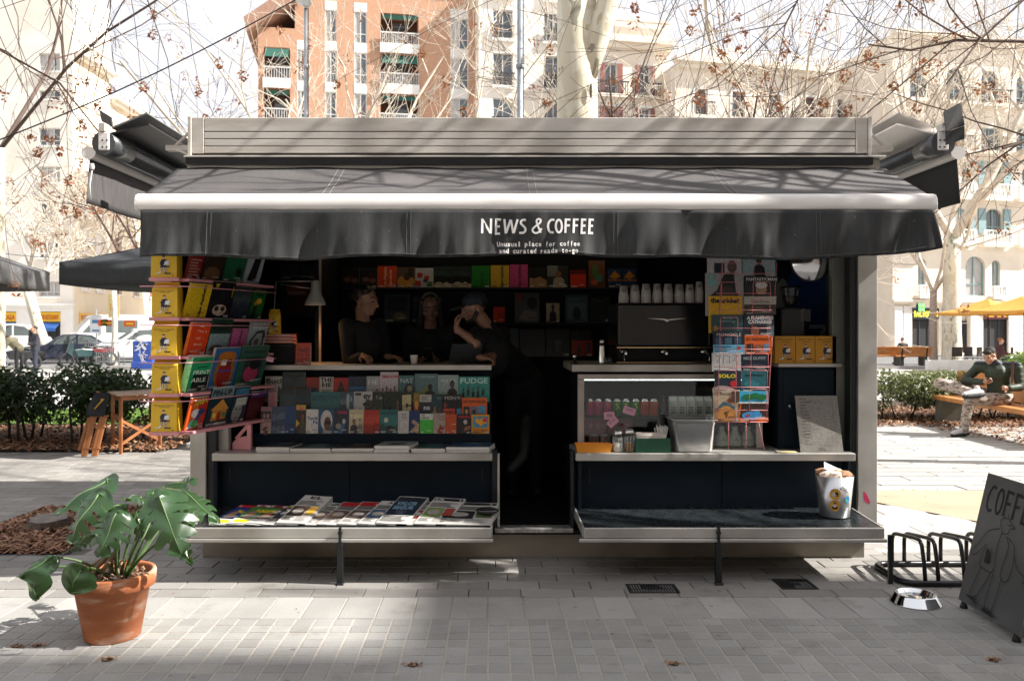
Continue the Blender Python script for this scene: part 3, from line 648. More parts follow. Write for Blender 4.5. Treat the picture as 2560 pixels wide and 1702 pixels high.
# fold-down lower shelves with rim and prop leg
for x0, x1, bx0, bx1, legx in ((PX(478,5.18), PX(1228,5.18), PX(532,5.76), PX(1231,5.76), PX(852,5.17)), (PX(1459,5.18), PX(2208,5.18), PX(1436,5.76), PX(2126,5.76), PX(1794,5.17))):
    r = bpy.data.objects.new('fold_down_shelf', None); COL.objects.link(r); r.parent = K; ORG[r.name] = Vector((.26, D0, 0))
    zf, zb = .338, .345
    mb = MB(); mb.prism([(x0+.006, 5.186, zf-.012), (x1-.006, 5.186, zf-.012), (bx1, 5.79, zb-.012), (bx0, 5.79, zb-.012)], (0, 0, .010)); mb.build('shelf_sheet', darkmesh, r)
    mb = MB(); mb.box(x0, x1, 5.160, 5.185, zf-.060, zf+.004); mb.build('front_rim', steel, r, .004)
    mb = MB(); mb.box(x0-.03, x1+.012, 5.148, 5.172, zf-.083, zf-.0615); mb.build('lower_rail', steel, r, .004)
    for xa, xb in ((x0, bx0), (x1, bx1)):
        mb = MB(); mb.bar((xa, 5.186, zf-.028), (xb, 5.79, zb-.028), .012, .062); mb.build('side_rim', steel, r, .002)
    mb = MB(); mb.box(legx-.019, legx+.019, 5.172-.035, 5.172, .0, zf-.086); mb.box(legx-.025, legx+.025, 5.125, 5.155, 0, .012); mb.build('prop_leg', black_metal, r, .003)
    mb = MB(); mb.cyl((legx, 5.135, zf-.02), (legx, 5.158, zf-.02), .014, n=10); mb.bar((legx, 5.146, zf-.09), (legx, 5.146, zf+.01), .016, .02); mb.build('clamp', black_metal, r)
mb = MB(); X = PX(2222, 5.2); mb.box(X-.02, X+.004, 5.155, 5.175, .0, .30); mb.build('corner_leg', black_metal, K)
# upper counters
ZU = PZ(912, 6.15)
kb('upper_counter', PX(640,6.15)-.25, PX(1229,6.15), 6.15, 6.75, ZU-.038, ZU, steel, .003)
kb('upper_counter', PX(1430,5.95), PX(1925,5.95), 5.95, 6.75, PZ(911,5.95)-.052, PZ(911,5.95), steel, .003)
kb('counter_front', PX(640,6.15)-.25, PX(1228,6.15), 6.3, 6.34, .2, ZU-.04, navy)
# tiered magazine ledges under the left counter
zl3 = PZ(1083, 5.98)
for k, (dd, zz) in enumerate(((5.97, zl3), (6.06, zl3+.105), (6.15, zl3+.21))):
    kb('display_ledge', PX(600,dd)-.1, PX(1229,dd), dd, dd+.085, zz-.10, zz, navy, .002)
# back shelves
for zz in (PZ(719,7.6), PZ(806,7.6), PZ(892,7.6)):
    kb('back_shelf', PX(845,7.6), PX(1610,7.6), 7.55, 7.85, zz-.02, zz-.001, blackp, 0)
kb('back_panel', PX(845,7.6), PX(1610,7.6), 7.86, 7.9, .2, 2.5, blackp, 0)
kb('partition', PX(800,7.0), PX(812,7.0), 6.8, 7.6, .2, 2.6, blackp, 0)
kb('upright', PX(800,6.75), PX(806,6.75), 6.70, 6.72, ZU, 2.4, M('upright_wood', (.35,.27,.2), .5))
# magenta paint smear on the right post
mb = MB(); pts = [(PX(2158,D0-.021), D0-.0215, PZ(y, D0)) for y in (1225,)]
pr = Print(); pr.shape([(PX(a,D0), PZ(b,D0)) for a, b in ((2155,1226),(2160,1229),(2167,1240),(2172,1253),(2170,1258),(2157,1250),(2156,1240))], M('magenta_spray', (.45,.02,.08), .7, 0, .3, 40)); pr.build('spray_mark', K, lambda u, v, k: (u, D0-.0205-k, v))
# ------------------------------------------------------------------ books, magazines, papers
def mag(name, cat, label, group, org, U, V, w, h, t, col, ops=None, spine=None):
    """box of paper with a printed front; org = bottom-left front corner, U right, V up, front faces U x V"""
    U = Vector(U).normalized(); V = Vector(V).normalized(); N = U.cross(V).normalized(); V = N.cross(U)
    mb = MB(); mb.box(0, w, 0, h, -t, 0)
    mb.m = [1, 1, 1, 1, 1, 2]; mb.m[1] = 0
    mb.m = [0, 0, 1, 1, 1, 2]
    o = mb.build(name, [PR(col), page_edge, PR(spine or col)], None, 0, label, cat, group)
    o.matrix_world = Matrix(((U.x, V.x, N.x, org[0]), (U.y, V.y, N.y, org[1]), (U.z, V.z, N.z, org[2]), (0, 0, 0, 1)))
    ORG[o.name] = Vector((0, 0, 0))
    if ops:
        pr = Print(.0004); qq = random.Random(label); ops = list(ops); tc_ = qq.choice((WH, INK))
        ops += [('l',.06,.06+qq.uniform(.2,.5),.03,.10,3,tc_,qq.randrange(99)), ('l',.55,.94,.12,.17,2,tc_,qq.randrange(99))] + ([('r',.74,.03,.94,.09,'#c9c7c2'),('l',.76,.92,.035,.085,4,INK,3)] if qq.random() < .5 else [])
        for op in ops:
            k = op[0]
            if k == 'r': pr.r(op[1]*w, op[2]*h, op[3]*w, op[4]*h, op[5])
            elif k == 'e': pr.e(op[1]*w, op[2]*h, op[3]*w, op[4]*h, op[5], rot=op[6] if len(op) > 6 else 0)
            elif k == 'p': pr.shape([(a*w, b*h) for a, b in op[1]], op[2])
            elif k == 't':   # text, x, y(baseline), cap height, colour, width or None, bold, rot
                pr.t(op[1], op[2]*w, op[3]*h, op[4]*h, op[5], op[7] if len(op) > 7 else .01, (op[6]*w if op[6] else None) if len(op) < 9 or op[8] == 0 else op[6]*h, op[8] if len(op) > 8 else 0)
            elif k == 'l': pr.lines(op[1]*w, op[2]*w, op[3]*h, op[4]*h, op[5], op[6], .45, op[7] if len(op) > 7 else 1)
            elif k == 's': pr.stroke([(a*w, b*h) for a, b in op[1]], op[2]*w, op[3])
        pr.build('cover_print', o, lambda u, v, z: (u, v, z + .0003))
    return o
def person_ops(cx, y0, hw, skin, cloth, hair, top=.75):
    hh = (top-y0)*.17
    return [('p', [(cx-hw,y0),(cx+hw,y0),(cx+hw*.85,y0+(top-y0)*.5),(cx+hw*.35,y0+(top-y0)*.64),(cx-hw*.35,y0+(top-y0)*.64),(cx-hw*.85,y0+(top-y0)*.5)], cloth),
            ('r', cx-hw*.18, y0+(top-y0)*.6, cx+hw*.18, y0+(top-y0)*.74, skin), ('e', cx, top-hh*.9, hw*.42, hh*1.05, hair), ('e', cx+.01, top-hh*1.15, hw*.36, hh*.85, skin)]
def land_ops(cols, seed):
    q = random.Random(seed); ops = []; y = .75
    for c in cols:
        pts = [(0, 0), (1, 0)] + [(1-i/6, y + q.uniform(-.09, .09)) for i in range(7)]; ops.append(('p', pts, c)); y -= .75/len(cols)
    return ops
INK, WH = '#14161a', '#d9d6d0'
G1 = 'magazines in the tiered display under the left counter'
def tier(items, sx, ox, sy, oy, D, zb, group, lean=.12, S=3.686, kind='magazine'):
    for it in items:
        x0, x1, top, col, nm, label, ops = it[:7]
        a, b = PX(ox + x0/S, D), PX(ox + x1/S, D); zt = PZ(oy + top/S, D); q = rnd.uniform(-.006, .006)
        dy = it[7] if len(it) > 7 else 0
        mag(nm, nm.replace('_', ' '), label, group, (a, D + q + dy, zb), (1, rnd.uniform(-.03,.03), 0), (0, lean, 1), b-a-.001, (zt-zb)*1.005, .006+rnd.random()*.008, col, ops)
row1 = [
 (78,235,150,'#b9b6ae','magazine','white magazine with black serif title Bucl at left end of top tier',[('t','Bucl',.08,.72,.2,INK,.9,.02),('r',.1,.1,.9,.6,'#8d8a84')]),
 (240,452,110,'#1c3134','magazine','large dark teal magazine with dark masthead in the top tier',[('t','Disegno',.2,.84,.09,'#0b1416',.75,.02)]+land_ops(['#274045','#3a2a20','#1a2a2c'],2)),
 (455,578,160,'#8c1f18','magazine','red magazine with dark blue picture beside the dark teal one',[('p',[(0,0),(1,0),(1,.5),(.6,.62),(.3,.5),(0,.7)],'#152a44')]),
 (580,710,155,'#b4b2ac','magazine','white magazine with black THE letters running down its cover',[('t','THE',.06,.8,.16,INK,.9,.03),('t','HE',.2,.6,.16,INK,.7,.03),('l',.2,.9,.05,.5,7,'#55534f')]),
 (712,847,163,'#a3211b','magazine','red magazine with one huge black letter A',[('t','A',.16,.3,.52,INK,.7,.03)]),
 (849,1013,150,'#14253d','magazine','navy magazine with two bright blue bands',[('r',0,.45,1,.6,'#245a8c'),('r',0,.28,1,.4,'#1d4a78')]),
 (1016,1142,150,'#9fa3a2','magazine','pale grey magazine with white title HE and a figure in white',[('t','HE',.12,.66,.2,'#d7d9d8',.75,.0)]+person_ops(.8,.0,.25,'#a78468','#d8d8d4','#3a2f28',.5)),
 (1143,1310,110,'#b9b0b6','magazine','pinkish white magazine with red slanted KING title and a crowd',[('t','KING KONG',.1,.80,.09,'#a51c2c',.95,.04)]+sum([person_ops(.15+.22*i,.0,.12,'#8a5e46',['#3c2c34','#6a3a30','#25303c','#503838'][i],'#181416',.45+.07*(i%2)) for i in range(4)],[])),
 (1312,1456,142,'#3d6a70','magazine','teal magazine with thin white NAT title and a rounded shape',[('t','NAT',.12,.72,.17,'#b7c9c9',.8,.0),('e',.7,.42,.35,.28,'#1d3236'),('e',.72,.5,.16,.12,'#8a7f6c')]),
 (1459,1672,127,'#55767a','magazine','grey green magazine with a dark cloaked figure and title THE GREAT',[('t','THE GREAT',.22,.86,.075,'#a9bcbc',.7,.0),('p',[(.3,0),(.6,0),(.55,.6),(.2,.3)],'#6e7b3a')]+person_ops(.68,.0,.26,'#15181a','#101416','#101416',.62)),
 (1673,1866,138,'#8fa3a4','magazine','pale grey magazine with a person in black and faint title META',[('t','META',.2,.72,.12,'#c4d2d1',.7,.0)]+person_ops(.7,.0,.27,'#4d3a2e','#15181c','#0e0d0e',.78)),
 (1867,2152,153,'#2f8f86','magazine','wide aqua magazine with white FUDGE letters and small black figures',[('t','FUDGE',.06,.74,.2,'#b6d8d2',.88,.02)]+sum([person_ops(.15+.16*i,.12+.07*((i*2)%3),.045,'#513a2c','#15191c','#151211',.55+.09*((i*3)%2)) for i in range(5)],[])),
]
row2 = [
 (105,190,240,'#a48b8c','magazine','small pink magazine with a pale rose head silhouette',[('e',.5,.5,.36,.28,'#b26a70'),('l',.1,.9,.82,.96,4,'#4a4040')]),
 (212,355,268,'#1c3034','magazine','dark teal wrapped magazine with cloudy blotches in the middle tier',land_ops(['#26424a','#3a5254','#1c3034'],5)),
 (357,498,272,'#1b2733','magazine','dark slate wrapped magazine left of SOCIOTYPE',land_ops(['#21394a','#1a2a34','#12202a'],6)),
 (500,768,295,'#2c6468','magazine','wide teal magazine titled SOCIOTYPE',[('t','SOCIOTYPE',.06,.68,.17,'#0d1c1f',.88,.0),('r',.45,.0,.9,.22,'#8a6f4e')]),
 (770,832,290,'#2d4650','magazine','narrow blue grey magazine with shelf picture',land_ops(['#586a70','#2a3b42','#7a5b40'],8)),
 (833,898,290,'#33505c','magazine','narrow slate magazine with letter R at its edge',[('t','R',.55,.6,.2,'#aebfc4',.3,.0),('r',0,.1,.4,.9,'#9aa3a5')]),
 (899,1070,290,'#a9a9a8','magazine','light grey magazine titled ev with a profile in dark glasses',[('t','ev',.52,.72,.24,INK,.42,.03),('r',.07,.84,.4,.95,'#3b3b3b'),('p',[(.5,0),(1,0),(1,.66),(.7,.72),(.55,.5),(.62,.35)],'#3b3836'),('r',.5,.46,.85,.56,'#101010')]),
 (1071,1173,295,'#14231d','magazine','black green magazine titled Salt',[('t','Salt',.3,.66,.18,'#b8bca8',.6,.0)]+land_ops(['#1c3024','#4a4a30'],9)),
 (1175,1334,292,'#12211c','magazine','dark forest green magazine with a bare figure',person_ops(.8,.0,.12,'#7a5c44','#5c4432','#15100c',.7)),
 (1335,1440,300,'#15201c','magazine','black magazine with cream puzzle block shapes',[('r',.1,.45,.5,.9,'#b3a983'),('r',.5,.5,.9,.92,'#b3a983'),('r',.12,.04,.5,.42,'#b3a983'),('r',.52,.04,.88,.44,'#b3a983'),('r',.42,.4,.62,.56,'#15201c')]),
 (1450,1506,305,'#8a6a2c','magazine','narrow ochre and pink magazine',[('r',0,0,1,.5,'#7c3b4a'),('e',.5,.5,.3,.2,'#c48a3c')]),
 (1507,1615,320,'#b2b1ac','magazine','magazine white above and dark below with white word no',[('r',0,0,1,.68,'#18222e'),('t','no',.35,.34,.2,'#c9ccd0',.55,.03),('l',.1,.9,.75,.95,4,'#55534f')]),
 (1616,1718,315,'#1c3b42','magazine','dark teal magazine with seated figures below',[('t','apo',.5,.8,.1,'#7fa0a4',.4,.0)]+person_ops(.3,0,.22,'#8a6a50','#7a6a3a','#1a1410',.5)+person_ops(.75,0,.2,'#6a4a3a','#3a2a4a','#1a1410',.45)),
 (1720,1846,315,'#0c0f14','magazine','black magazine with cut off title MON and red panel',[('t','MON',.15,.76,.15,'#bcbab4',.8,.0),('r',.05,.02,.9,.38,'#c4402f'),('r',.08,.42,.28,.62,'#7a2a24'),('l',.12,.8,.08,.3,2,'#3a1410')]),
 (1847,1898,316,'#0d1118','magazine','black magazine titled MONOCLE half hidden behind the orange one',[('t','MO',.1,.78,.14,'#bcbab4',.8,.0),('r',.05,.05,.95,.38,'#3b7fa0')]),
 (1900,2130,345,'#c8571d','magazine','bright orange magazine titled ENTREPRENEURS in the middle tier',[('t','ENTREPRENEURS',.05,.74,.13,'#30160c',.9,.02),('r',.06,.1,.3,.56,'#241f22'),('r',.35,.1,.6,.56,'#4e6a82'),('e',.48,.3,.07,.12,'#1a1a22'),('r',.65,.2,.93,.6,'#3d84a8'),('e',.18,.3,.06,.12,'#b08a60')],-.02),
]
row3 = [
 (40,138,430,'#8e6a70','magazine','small pink magazine with two small portraits at left end of the front tier',[('r',.0,.55,1,.82,'#2e2630'),('e',.35,.66,.14,.09,'#a07a68'),('e',.7,.66,.14,.09,'#a07a68'),('r',0,0,1,.4,'#a98684'),('e',.5,.1,.3,.16,'#5a3c34')]),
 (140,268,430,'#3b4a63','magazine','blue grey wrapped magazine in the front tier',land_ops(['#4f6078','#2c3a54','#56657a'],12)),
 (270,362,420,'#153b66','magazine','deep blue magazine with letters PA',[('t','PA',.3,.22,.14,'#0c2038',.6,.02)]),
 (364,452,415,'#26282a','magazine','yellow topped magazine with a dark figure beside Terrible People',[('r',0,.82,1,1,'#c49b2e'),('t','Sam',.2,.84,.1,'#c4457a',.6,.03),('p',[(.0,.2),(.4,.35),(0,.5)],'#d0a030')]+person_ops(.7,.0,.28,'#7b5a44','#4a4632','#15110e',.72)),
 (454,572,455,'#c9c6c2','magazine','white magazine titled Terrible People in blue letters',[('t','Terrib',.14,.56,.13,'#1e3a7a',.83,.03),('t','Pe',.6,.4,.13,'#1e3a7a',.36,.03),('r',.0,0,.05,1,'#9a3034')]),
 (573,711,455,'#1d4a70','magazine','blue magazine with a white haired person in sunglasses',[('e',.55,.55,.4,.42,'#b9b7b2'),('e',.62,.4,.24,.3,'#5a3a2c'),('r',.44,.38,.84,.52,'#141214'),('r',.3,0,.9,.14,'#8a8a88')]),
 (713,851,452,'#222a38','magazine','dark magazine with magenta FA title and tangled shapes',[('t','FAR',.3,.8,.12,'#a52a5a',.65,.03),('p',[(.3,.0),(.6,.0),(.9,.55),(.75,.6)],'#2c5a8c'),('e',.35,.3,.2,.12,'#8a8478'),('e',.7,.5,.1,.1,'#b0aca0')]),
 (856,990,455,'#b3a78a','magazine','cream magazine titled TONG with a dark group',[('t','TONG',.04,.64,.13,'#d8ce9c',.92,.05)]+person_ops(.35,.0,.28,'#8a6248','#2a2a2c','#1a1412',.58)+person_ops(.78,.0,.2,'#a9a094','#6f6e62','#211a16',.62)),
 (993,1138,460,'#9c2a20','magazine','plain red wrapped magazine in the front tier',land_ops(['#b03a2c','#8a241c'],15)),
 (1140,1304,455,'#1d5a5c','magazine','teal magazine titled apartamento in the front tier',[('t','apartamento',.12,.82,.07,'#0d2c2e',.8,.02)]+land_ops(['#2a6a6a','#173f42'],16)+[('e',.35,.55,.12,.1,'#b7b6a6'),('e',.6,.2,.25,.12,'#112224')]),
 (1306,1408,470,'#b7b4b2','magazine','white magazine with thin red grid lines',[('s',[(.15,.1),(.15,.9)],.02,'#9a4a4a'),('s',[(.2,.6),(.85,.6)],.02,'#9a4a4a'),('l',.35,.9,.65,.9,4,'#77706c'),('s',[(.2,.05),(.9,.45)],.02,'#8a8a90')]),
 (1410,1508,470,'#14305e','magazine','blue magazine with folded beige hands',[('p',[(.1,.1),(.9,.0),(1,.4),(.4,.62),(.2,.5),(.6,.35)],'#a98c6c')]),
 (1510,1630,495,'#c4c6bc','magazine','white magazine titled TO HAVE over bright green',[('r',0,0,1,.7,'#3fae3c'),('t','TO',.1,.86,.09,INK,.28,.02),('t','HAVE',.1,.74,.09,INK,.6,.02)]),
 (1632,1748,490,'#9c8f84','magazine','beige magazine with red Ruby lettering and red leaves',[('t','Ruby',.45,.8,.1,'#8a2430',.5,.0),('t','Room',.45,.66,.1,'#8a2430',.55,.0),('p',[(.3,.05),(.6,.45),(.75,.3),(.98,.42),(.7,.0)],'#94242a')]),
 (1750,1848,500,'#b8451c','magazine','plain orange magazine in the front tier',[('l',.5,.95,.45,.52,1,'#e0c0a0')]),
 (1850,1978,500,'#14161c','magazine','black magazine with red title and a reaching arm',[('t','gioia',.05,.82,.13,'#b0202c',.9,.04),('e',.62,.6,.14,.12,'#a9a7a0'),('p',[(.5,.1),(1,.25),(1,.42),(.6,.36)],'#8a5a44')]),
 (1984,2152,503,'#c48a26','magazine','yellow magazine with an orange sun shape at right end of the front tier',[('r',.1,.32,.92,.9,'#3a8aa8'),('p',[(.2,.6),(.3,.85),(.45,.72),(.65,.85),(.7,.65),(.9,.55),(.65,.5),(.55,.38),(.4,.5)],'#d9951f'),('e',.75,.72,.14,.1,'#b8372a'),('l',.1,.9,.05,.25,2,'#b0521c')]),
]
tier(row1, 0, 640, 0, 900, 6.155, zl3+.21, G1)
tier(row2, 0, 640, 0, 900, 6.065, zl3+.105, G1)
tier(row3, 0, 640, 0, 900, 5.975, zl3, G1)
# magazine piles lying on the left shelf
for i, (x0, x1, c, c2, n, lb) in enumerate(((10,318,'#20282c','#39444a',4,'low dark covered magazine pile at left end of the left shelf'),(322,696,'#263436','#5a6a66',3,'magazine pile with dark grey green cover and thick white edge'),(704,1088,'#2a2826','#4a403a',3,'magazine pile with brown black cover near the middle of the left shelf'),(1094,1420,'#8a8c8a','#3a3c3c',5,'tallest pile with white and black cover on the left shelf'),(1432,1746,'#1f3a3e','#30585a',3,'teal covered magazine pile on the left shelf'),(1752,2150,'#1a3e5a','#245070',4,'wide blue covered magazine pile at right end of the left shelf'))):
    a, b = PX(640+x0/3.686, 5.72), PX(640+x1/3.686, 5.72); z = ZS + .001
    r = thing('magazine_pile', lb, 'magazine pile', ((a+b)/2, 5.75, ZS), group='piles lying on the left shelf')
    for k in range(n):
        mb = MB(); dx, dy = rnd.uniform(-.004,.004), rnd.uniform(-.006,.006); t = .009
        sh = .05 if k >= 0 else 0
        mb.prism([(a+dx,5.70+dy,z),(b+dx-.004,5.70+dy,z),(b+dx-.004+.04,5.93+dy,z),(a+dx+.04,5.93+dy,z)], (0,0,t-.0006))
        o = mb.build('magazine', [page_edge], r); z += t
    pr = Print(.0004); wd = b-a
    pr.shape([(0,0),(wd,0),(wd+.04,.23),(.04,.23)], c); pr.shape([(wd*.3,.05),(wd*.8,.04),(wd*.75+.03,.17),(wd*.35+.03,.16)], c2); pr.t('JOURNAL' if i == 3 else 'FORM', wd*.3+.035, .185, .025, WH, .0, wd*.4)
    pr.build('cover', r, lambda u, v, k, a=a, z=z: (a+u, 5.70+v, z+k))
# newspapers fanned on the fold-down shelf
G2 = 'newspapers fanned out on the left fold-down shelf'
news = [(200,330,430,'#b9b6b0','newspaper with red head and blue sport picture at the left end of the row',('sport','#a51d26','#27356e','#c8b02a')),
 (325,480,425,'#b9b6b0','newspaper with yellow headline over a green picture',('sport','#7a2030','#3f6f38','#d8c020')),
 (450,580,425,'#b5b2ac','newspaper with red strip and white headline over brown',('sport','#96202a','#5a3a3a','#d9d6d0')),
 (565,690,425,'#b9b8b4','newspaper with black front and white VAL SEG headline',('dark','#b8a424','#1a1f26','#d9d9d6')),
 (668,815,398,'#b0aea8','grey newspaper with thick fold titled EL and a photo of legs',('plain','EL','#3a3230','#c09a2c')),
 (820,965,415,'#b2b1ac','newspaper titled elPER with a blue grey photo',('plain','elPER','#3c4650','#5a5450')),
 (950,1105,422,'#b2b1ac','newspaper with red masthead and a curled eel photo, left of its twin',('red','elP','#4a3c3a','#8a2a22')),
 (1090,1250,420,'#b2b1ac','newspaper with red masthead and a curled eel photo, right of its twin',('red','elP','#4a3c3a','#8a2a22')),
 (1230,1390,403,'#b6b5b0','thick newspaper pile with a blue sea photo',('plain','ARA','#36506e','#6a5a48')),
 (1360,1520,390,'#aeb0b2','thick newspaper with black upper half',('dark','#22262c','#1a2430','#6a8aa0')),
 (1500,1650,390,'#b9b9b6','newspaper with red box and blue figures at its head',('plain','2 2','#7a2630','#2a4a5c')),
 (1620,1790,376,'#b6b5b0','tallest newspaper pile with black masthead and green landscape photo',('mast','LA VAN','#6a7a4a','#8a3a34')),
 (1775,2105,400,'#b9b8b4','wide newspaper with black masthead under the black paperweight',('mast','LA VANGUARDIA','#20242a','#5a6a48'))]
for i, (x0, x1, top, col, lb, art) in enumerate(news):
    S = 2359/850; D1, D2 = 5.24, 5.62
    hgt = .012 + (.028 if i in (4, 8, 9, 11) else .012)*(1+.3*math.sin(i*2.1)); zb = .3405
    xa = PX(450 + x0/S, D1); xb = PX(450 + (x1+20)/S, D1); sh = .115 if i < 12 else .05
    r = thing('newspaper', lb, 'newspaper', ((xa+xb)/2, 5.4, zb), group=G2)
    wd = xb - xa + .03; dp = .30; tilt = .10 + .05*(i > 3) + .05*(i in (4, 9, 11))
    zr = [zb + .002*i*0, 0]
    def surf(u, v, hgt=hgt, xa=xa, sh=sh, tilt=tilt, wd=wd):
        # u along width, v along depth; right neighbour lies on this one, so papers slope up to the left-back
        z = zb + hgt*(.45 + .55*v) + tilt*v*.42 - .010*u 
        return Vector((xa + wd*u + sh*v, 5.235 + dp*v, max(zb+.003, z) + .001*math.sin(u*5+v*3+i)))
    mb = MB(); mb.grid(surf, 8, 8); nb = len(mb.v)
    bot = [(0, v/8) for v in range(9)]
    for edge in ([(u/8, 0) for u in range(9)], [(u/8, 1) for u in range(8, -1, -1)], [(1, v/8) for v in range(9)], [(0, v/8) for v in range(8, -1, -1)]):
        tp = [surf(*e) for e in edge]; bt = [Vector((p.x, p.y, zb + (p.z-zb)*.05)) for p in tp]; n = len(tp)
        mb.add(tp + bt, [(k, n+k, n+k+1, k+1) for k in range(n-1)], 1)
    mb.build('paper', [M('newsprint', (.40,.385,.36), .85, 0, .06, 10), M('newsprint_edges', (.33,.32,.30), .85, 0, .3, 150, stretch=(.2, .2, 3))], r)
    pr = Print(.0006); k0 = art[0]
    if k0 == 'sport': pr.r(0,.03,1,.97,art[2]).r(0,.86,1,.98,art[1]).t('SPORT', .05, .88, .07, WH, .04, .6).r(.0,.03,1,.25,'#c9c7c2').r(.1,.06,.9,.2,art[3]).t(['BLAU','SI INDEN','INDENT'][i % 3], .28, .58, .12, art[3], .05, .66).e(.3,.45,.15,.2,'#8a6a54').lines(.1,.9,.3,.4,2,WH,.4)
    elif k0 == 'dark': pr.r(.03,.3,.97,.97,art[2]).r(.05,.86,.95,.95,art[1]).t('VALOR', .12, .66, .12, art[3], .04, .7).t('SEGUR', .12, .5, .12, art[3], .04, .7).lines(.05,.95,.05,.27,5,'#55534f',.4).e(.5,.4,.2,.08,'#39424c')
    else:
        if k0 == 'mast': pr.r(.04,.87,.97,.96,INK).t(art[1], .1, .885, .05, WH, .02, .8)
        elif k0 == 'red': pr.r(.04,.80,.97,.97,'#9c2026').t('elPeriodico', .3, .84, .06, WH, .02, .6)
        else: pr.t(art[1], .3, .86, .09, INK, .02, .45)
        pr.lines(.06,.94,.62,.80,4,'#4a4845',.42).lines(.06,.45,.08,.2,4,'#55534f',.4).r(.06,.24,.62,.58,art[2]).r(.66,.3,.95,.58,art[3]).e(.35,.4,.18,.1,'#8f8a84').lines(.5,.94,.06,.22,5,'#55534f',.4)
    pr.build('front_page', r, lambda u, v, k: surf(min(1,max(0,u)), min(1,max(0,v))) + Vector((0, -.0, .0018 + k)))
# glossy paperweight on the last paper
c = at(1236, 1293, 5.33)
r = thing('paperweight', 'glossy black stone paperweight on the last newspaper', 'paperweight', (c.x-.03, 5.36, .38))
mb = MB(); mb.ell((c.x-.045, 5.37, .405), (.075,.055,.022), 10); mb.build('stone', M('polished_black_stone', (.01,.01,.012), .12, 0, .1, 5, spec=.7), r)
# ---- pink display panel at the left: ledges, rods, paper bags and books
RK = thing('display_rack', 'pink metal book rack with thin rods hanging at the left end of the kiosk', 'book rack', (-1.95, 5.2, .95))
pA, pB = Vector((-1.965, 5.25, 0)), Vector((-1.665, 6.12, 0)); pd = (pB-pA).normalized(); pn = Vector((pd.y, -pd.x, 0))   # faces right-front
lz = [PZ(1077,5.26), PZ(982,5.26), PZ(889,5.26), PZ(793,5.26), PZ(695,5.26)]
BAGX0, BAGX1 = PX(380,5.24), PX(449,5.24)
for k, z in enumerate(lz):
    mb = MB(); mb.prism([(BAGX0-.005,5.20,z-.022),(BAGX1+.01,5.20,z-.022),(BAGX1+.012,5.335,z-.022),(BAGX0-.005,5.335,z-.022)], (0,0,.021)); mb.build('bag_ledge', pink_paint, RK, .002)
    p0, p1 = pA + pn*.055, pB + pn*.055; mb = MB()
    mb.prism([pA+pn*.065+Vector((0,0,z-.021)), pB+pn*.065+Vector((0,0,z-.021)), pB-pn*.055+Vector((0,0,z-.021)), pA-pn*.055+Vector((0,0,z-.021))], (0,0,.018)); mb.build('ledge', pink_paint, RK, .002)
    zr = z + .19
    if k < 4:
        mb = MB(); mb.tube([(BAGX0-.055,5.19,zr),(BAGX1+.012,5.19,zr)], .0035, 6); mb.build('rod', pink_paint, RK)
        a_ = pA + pn*.085; b_ = pB + pn*.085; mb = MB(); mb.tube([(BAGX1+.012,5.19,zr),(a_.x,a_.y,zr),(b_.x,b_.y,zr)], .0035, 6); mb.build('rod', pink_paint, RK)
mb = MB(); mb.box(BAGX0+.075, BAGX0+.10, 5.337, 5.355, lz[0]-.02, 2.35); mb.build('upright', pink_paint, RK, .002)
mb = MB(); mb.prism([pA-pn*.06+Vector((0,0,lz[0]-.02)), pB-pn*.06+Vector((0,0,lz[0]-.02)), pB-pn*.07+Vector((0,0,lz[0]-.02)), pA-pn*.07+Vector((0,0,lz[0]-.02))], (0,0,1.35)); mb.build('back_panel', M('rack_back_black', (.012,.012,.014), .6), RK)
xs = PX(629, 5.86); mb = MB(); mb.box(xs-.022, xs+.006, 5.82, 5.86, ZS, lz[0]-.025); mb.build('stand_post', pink_paint, RK, .002)
mb = MB(); mb.bar((xs-.10, 5.84, ZS+.075), (xs-.01, 5.84, ZS+.18), .02, .022); mb.build('stand_brace', pink_paint, RK)
mb = MB(); mb.prism([(xs-.125,5.825,ZS+.002),(xs-.012,5.825,ZS+.002),(xs-.012,5.825,ZS+.10),(xs-.085,5.825,ZS+.085),(xs-.125,5.825,ZS+.05)], (0,.03,0)); mb.build('stand_gusset', pink_paint, RK, .002)
def figure(pr, x, y, s):
    """flat seated figure with a cup, as on the coffee packs; s = height"""
    nv, wt = '#15203e', '#d8d8d8'
    P = lambda pts: [(x+a*s, y+b*s) for a, b in pts]
    pr.shape(P([(-.16,.42),(-.22,.62),(-.12,.78),(.02,.82),(.16,.76),(.2,.6),(.12,.4)]), nv)
    pr.shape(P([(-.06,.80),(.04,.80),(.05,.93),(-.03,.96),(-.08,.9)]), '#d9b49a'); pr.shape(P([(-.1,.92),(-.09,1.0),(-.05,.97),(0,1.02),(.03,.97),(.07,.98),(.05,.92),(-.06,.93)]), nv)
    pr.shape(P([(.0,.48),(.28,.5),(.3,.72),(.06,.7)]), wt); pr.shape(P([(-.2,.42),(.3,.44),(.36,.38),(.0,.34),(-.2,.36)]), nv)
    for k in range(5): pr.stroke(P([(-.2+.05*k,.38),(-.16+.045*k,.14)]), .018*s, INK if k % 2 else wt)
    for k in range(6): pr.stroke(P([(.05,.33-.045*k),(.2,.30-.045*k)]), .022*s, nv if k % 2 else wt)
    pr.shape(P([(-.22,.16),(-.12,.16),(-.16,.04),(-.42,.0),(-.42,.05),(-.24,.09)]), wt); pr.shape(P([(.05,.06),(.2,.06),(.42,.0),(.38,.08),(.34,.02),(.06,.0)]), nv)
pack_y = M('yellow_kraft_pack', (.72,.45,.025), .5, 0, .06, 6)
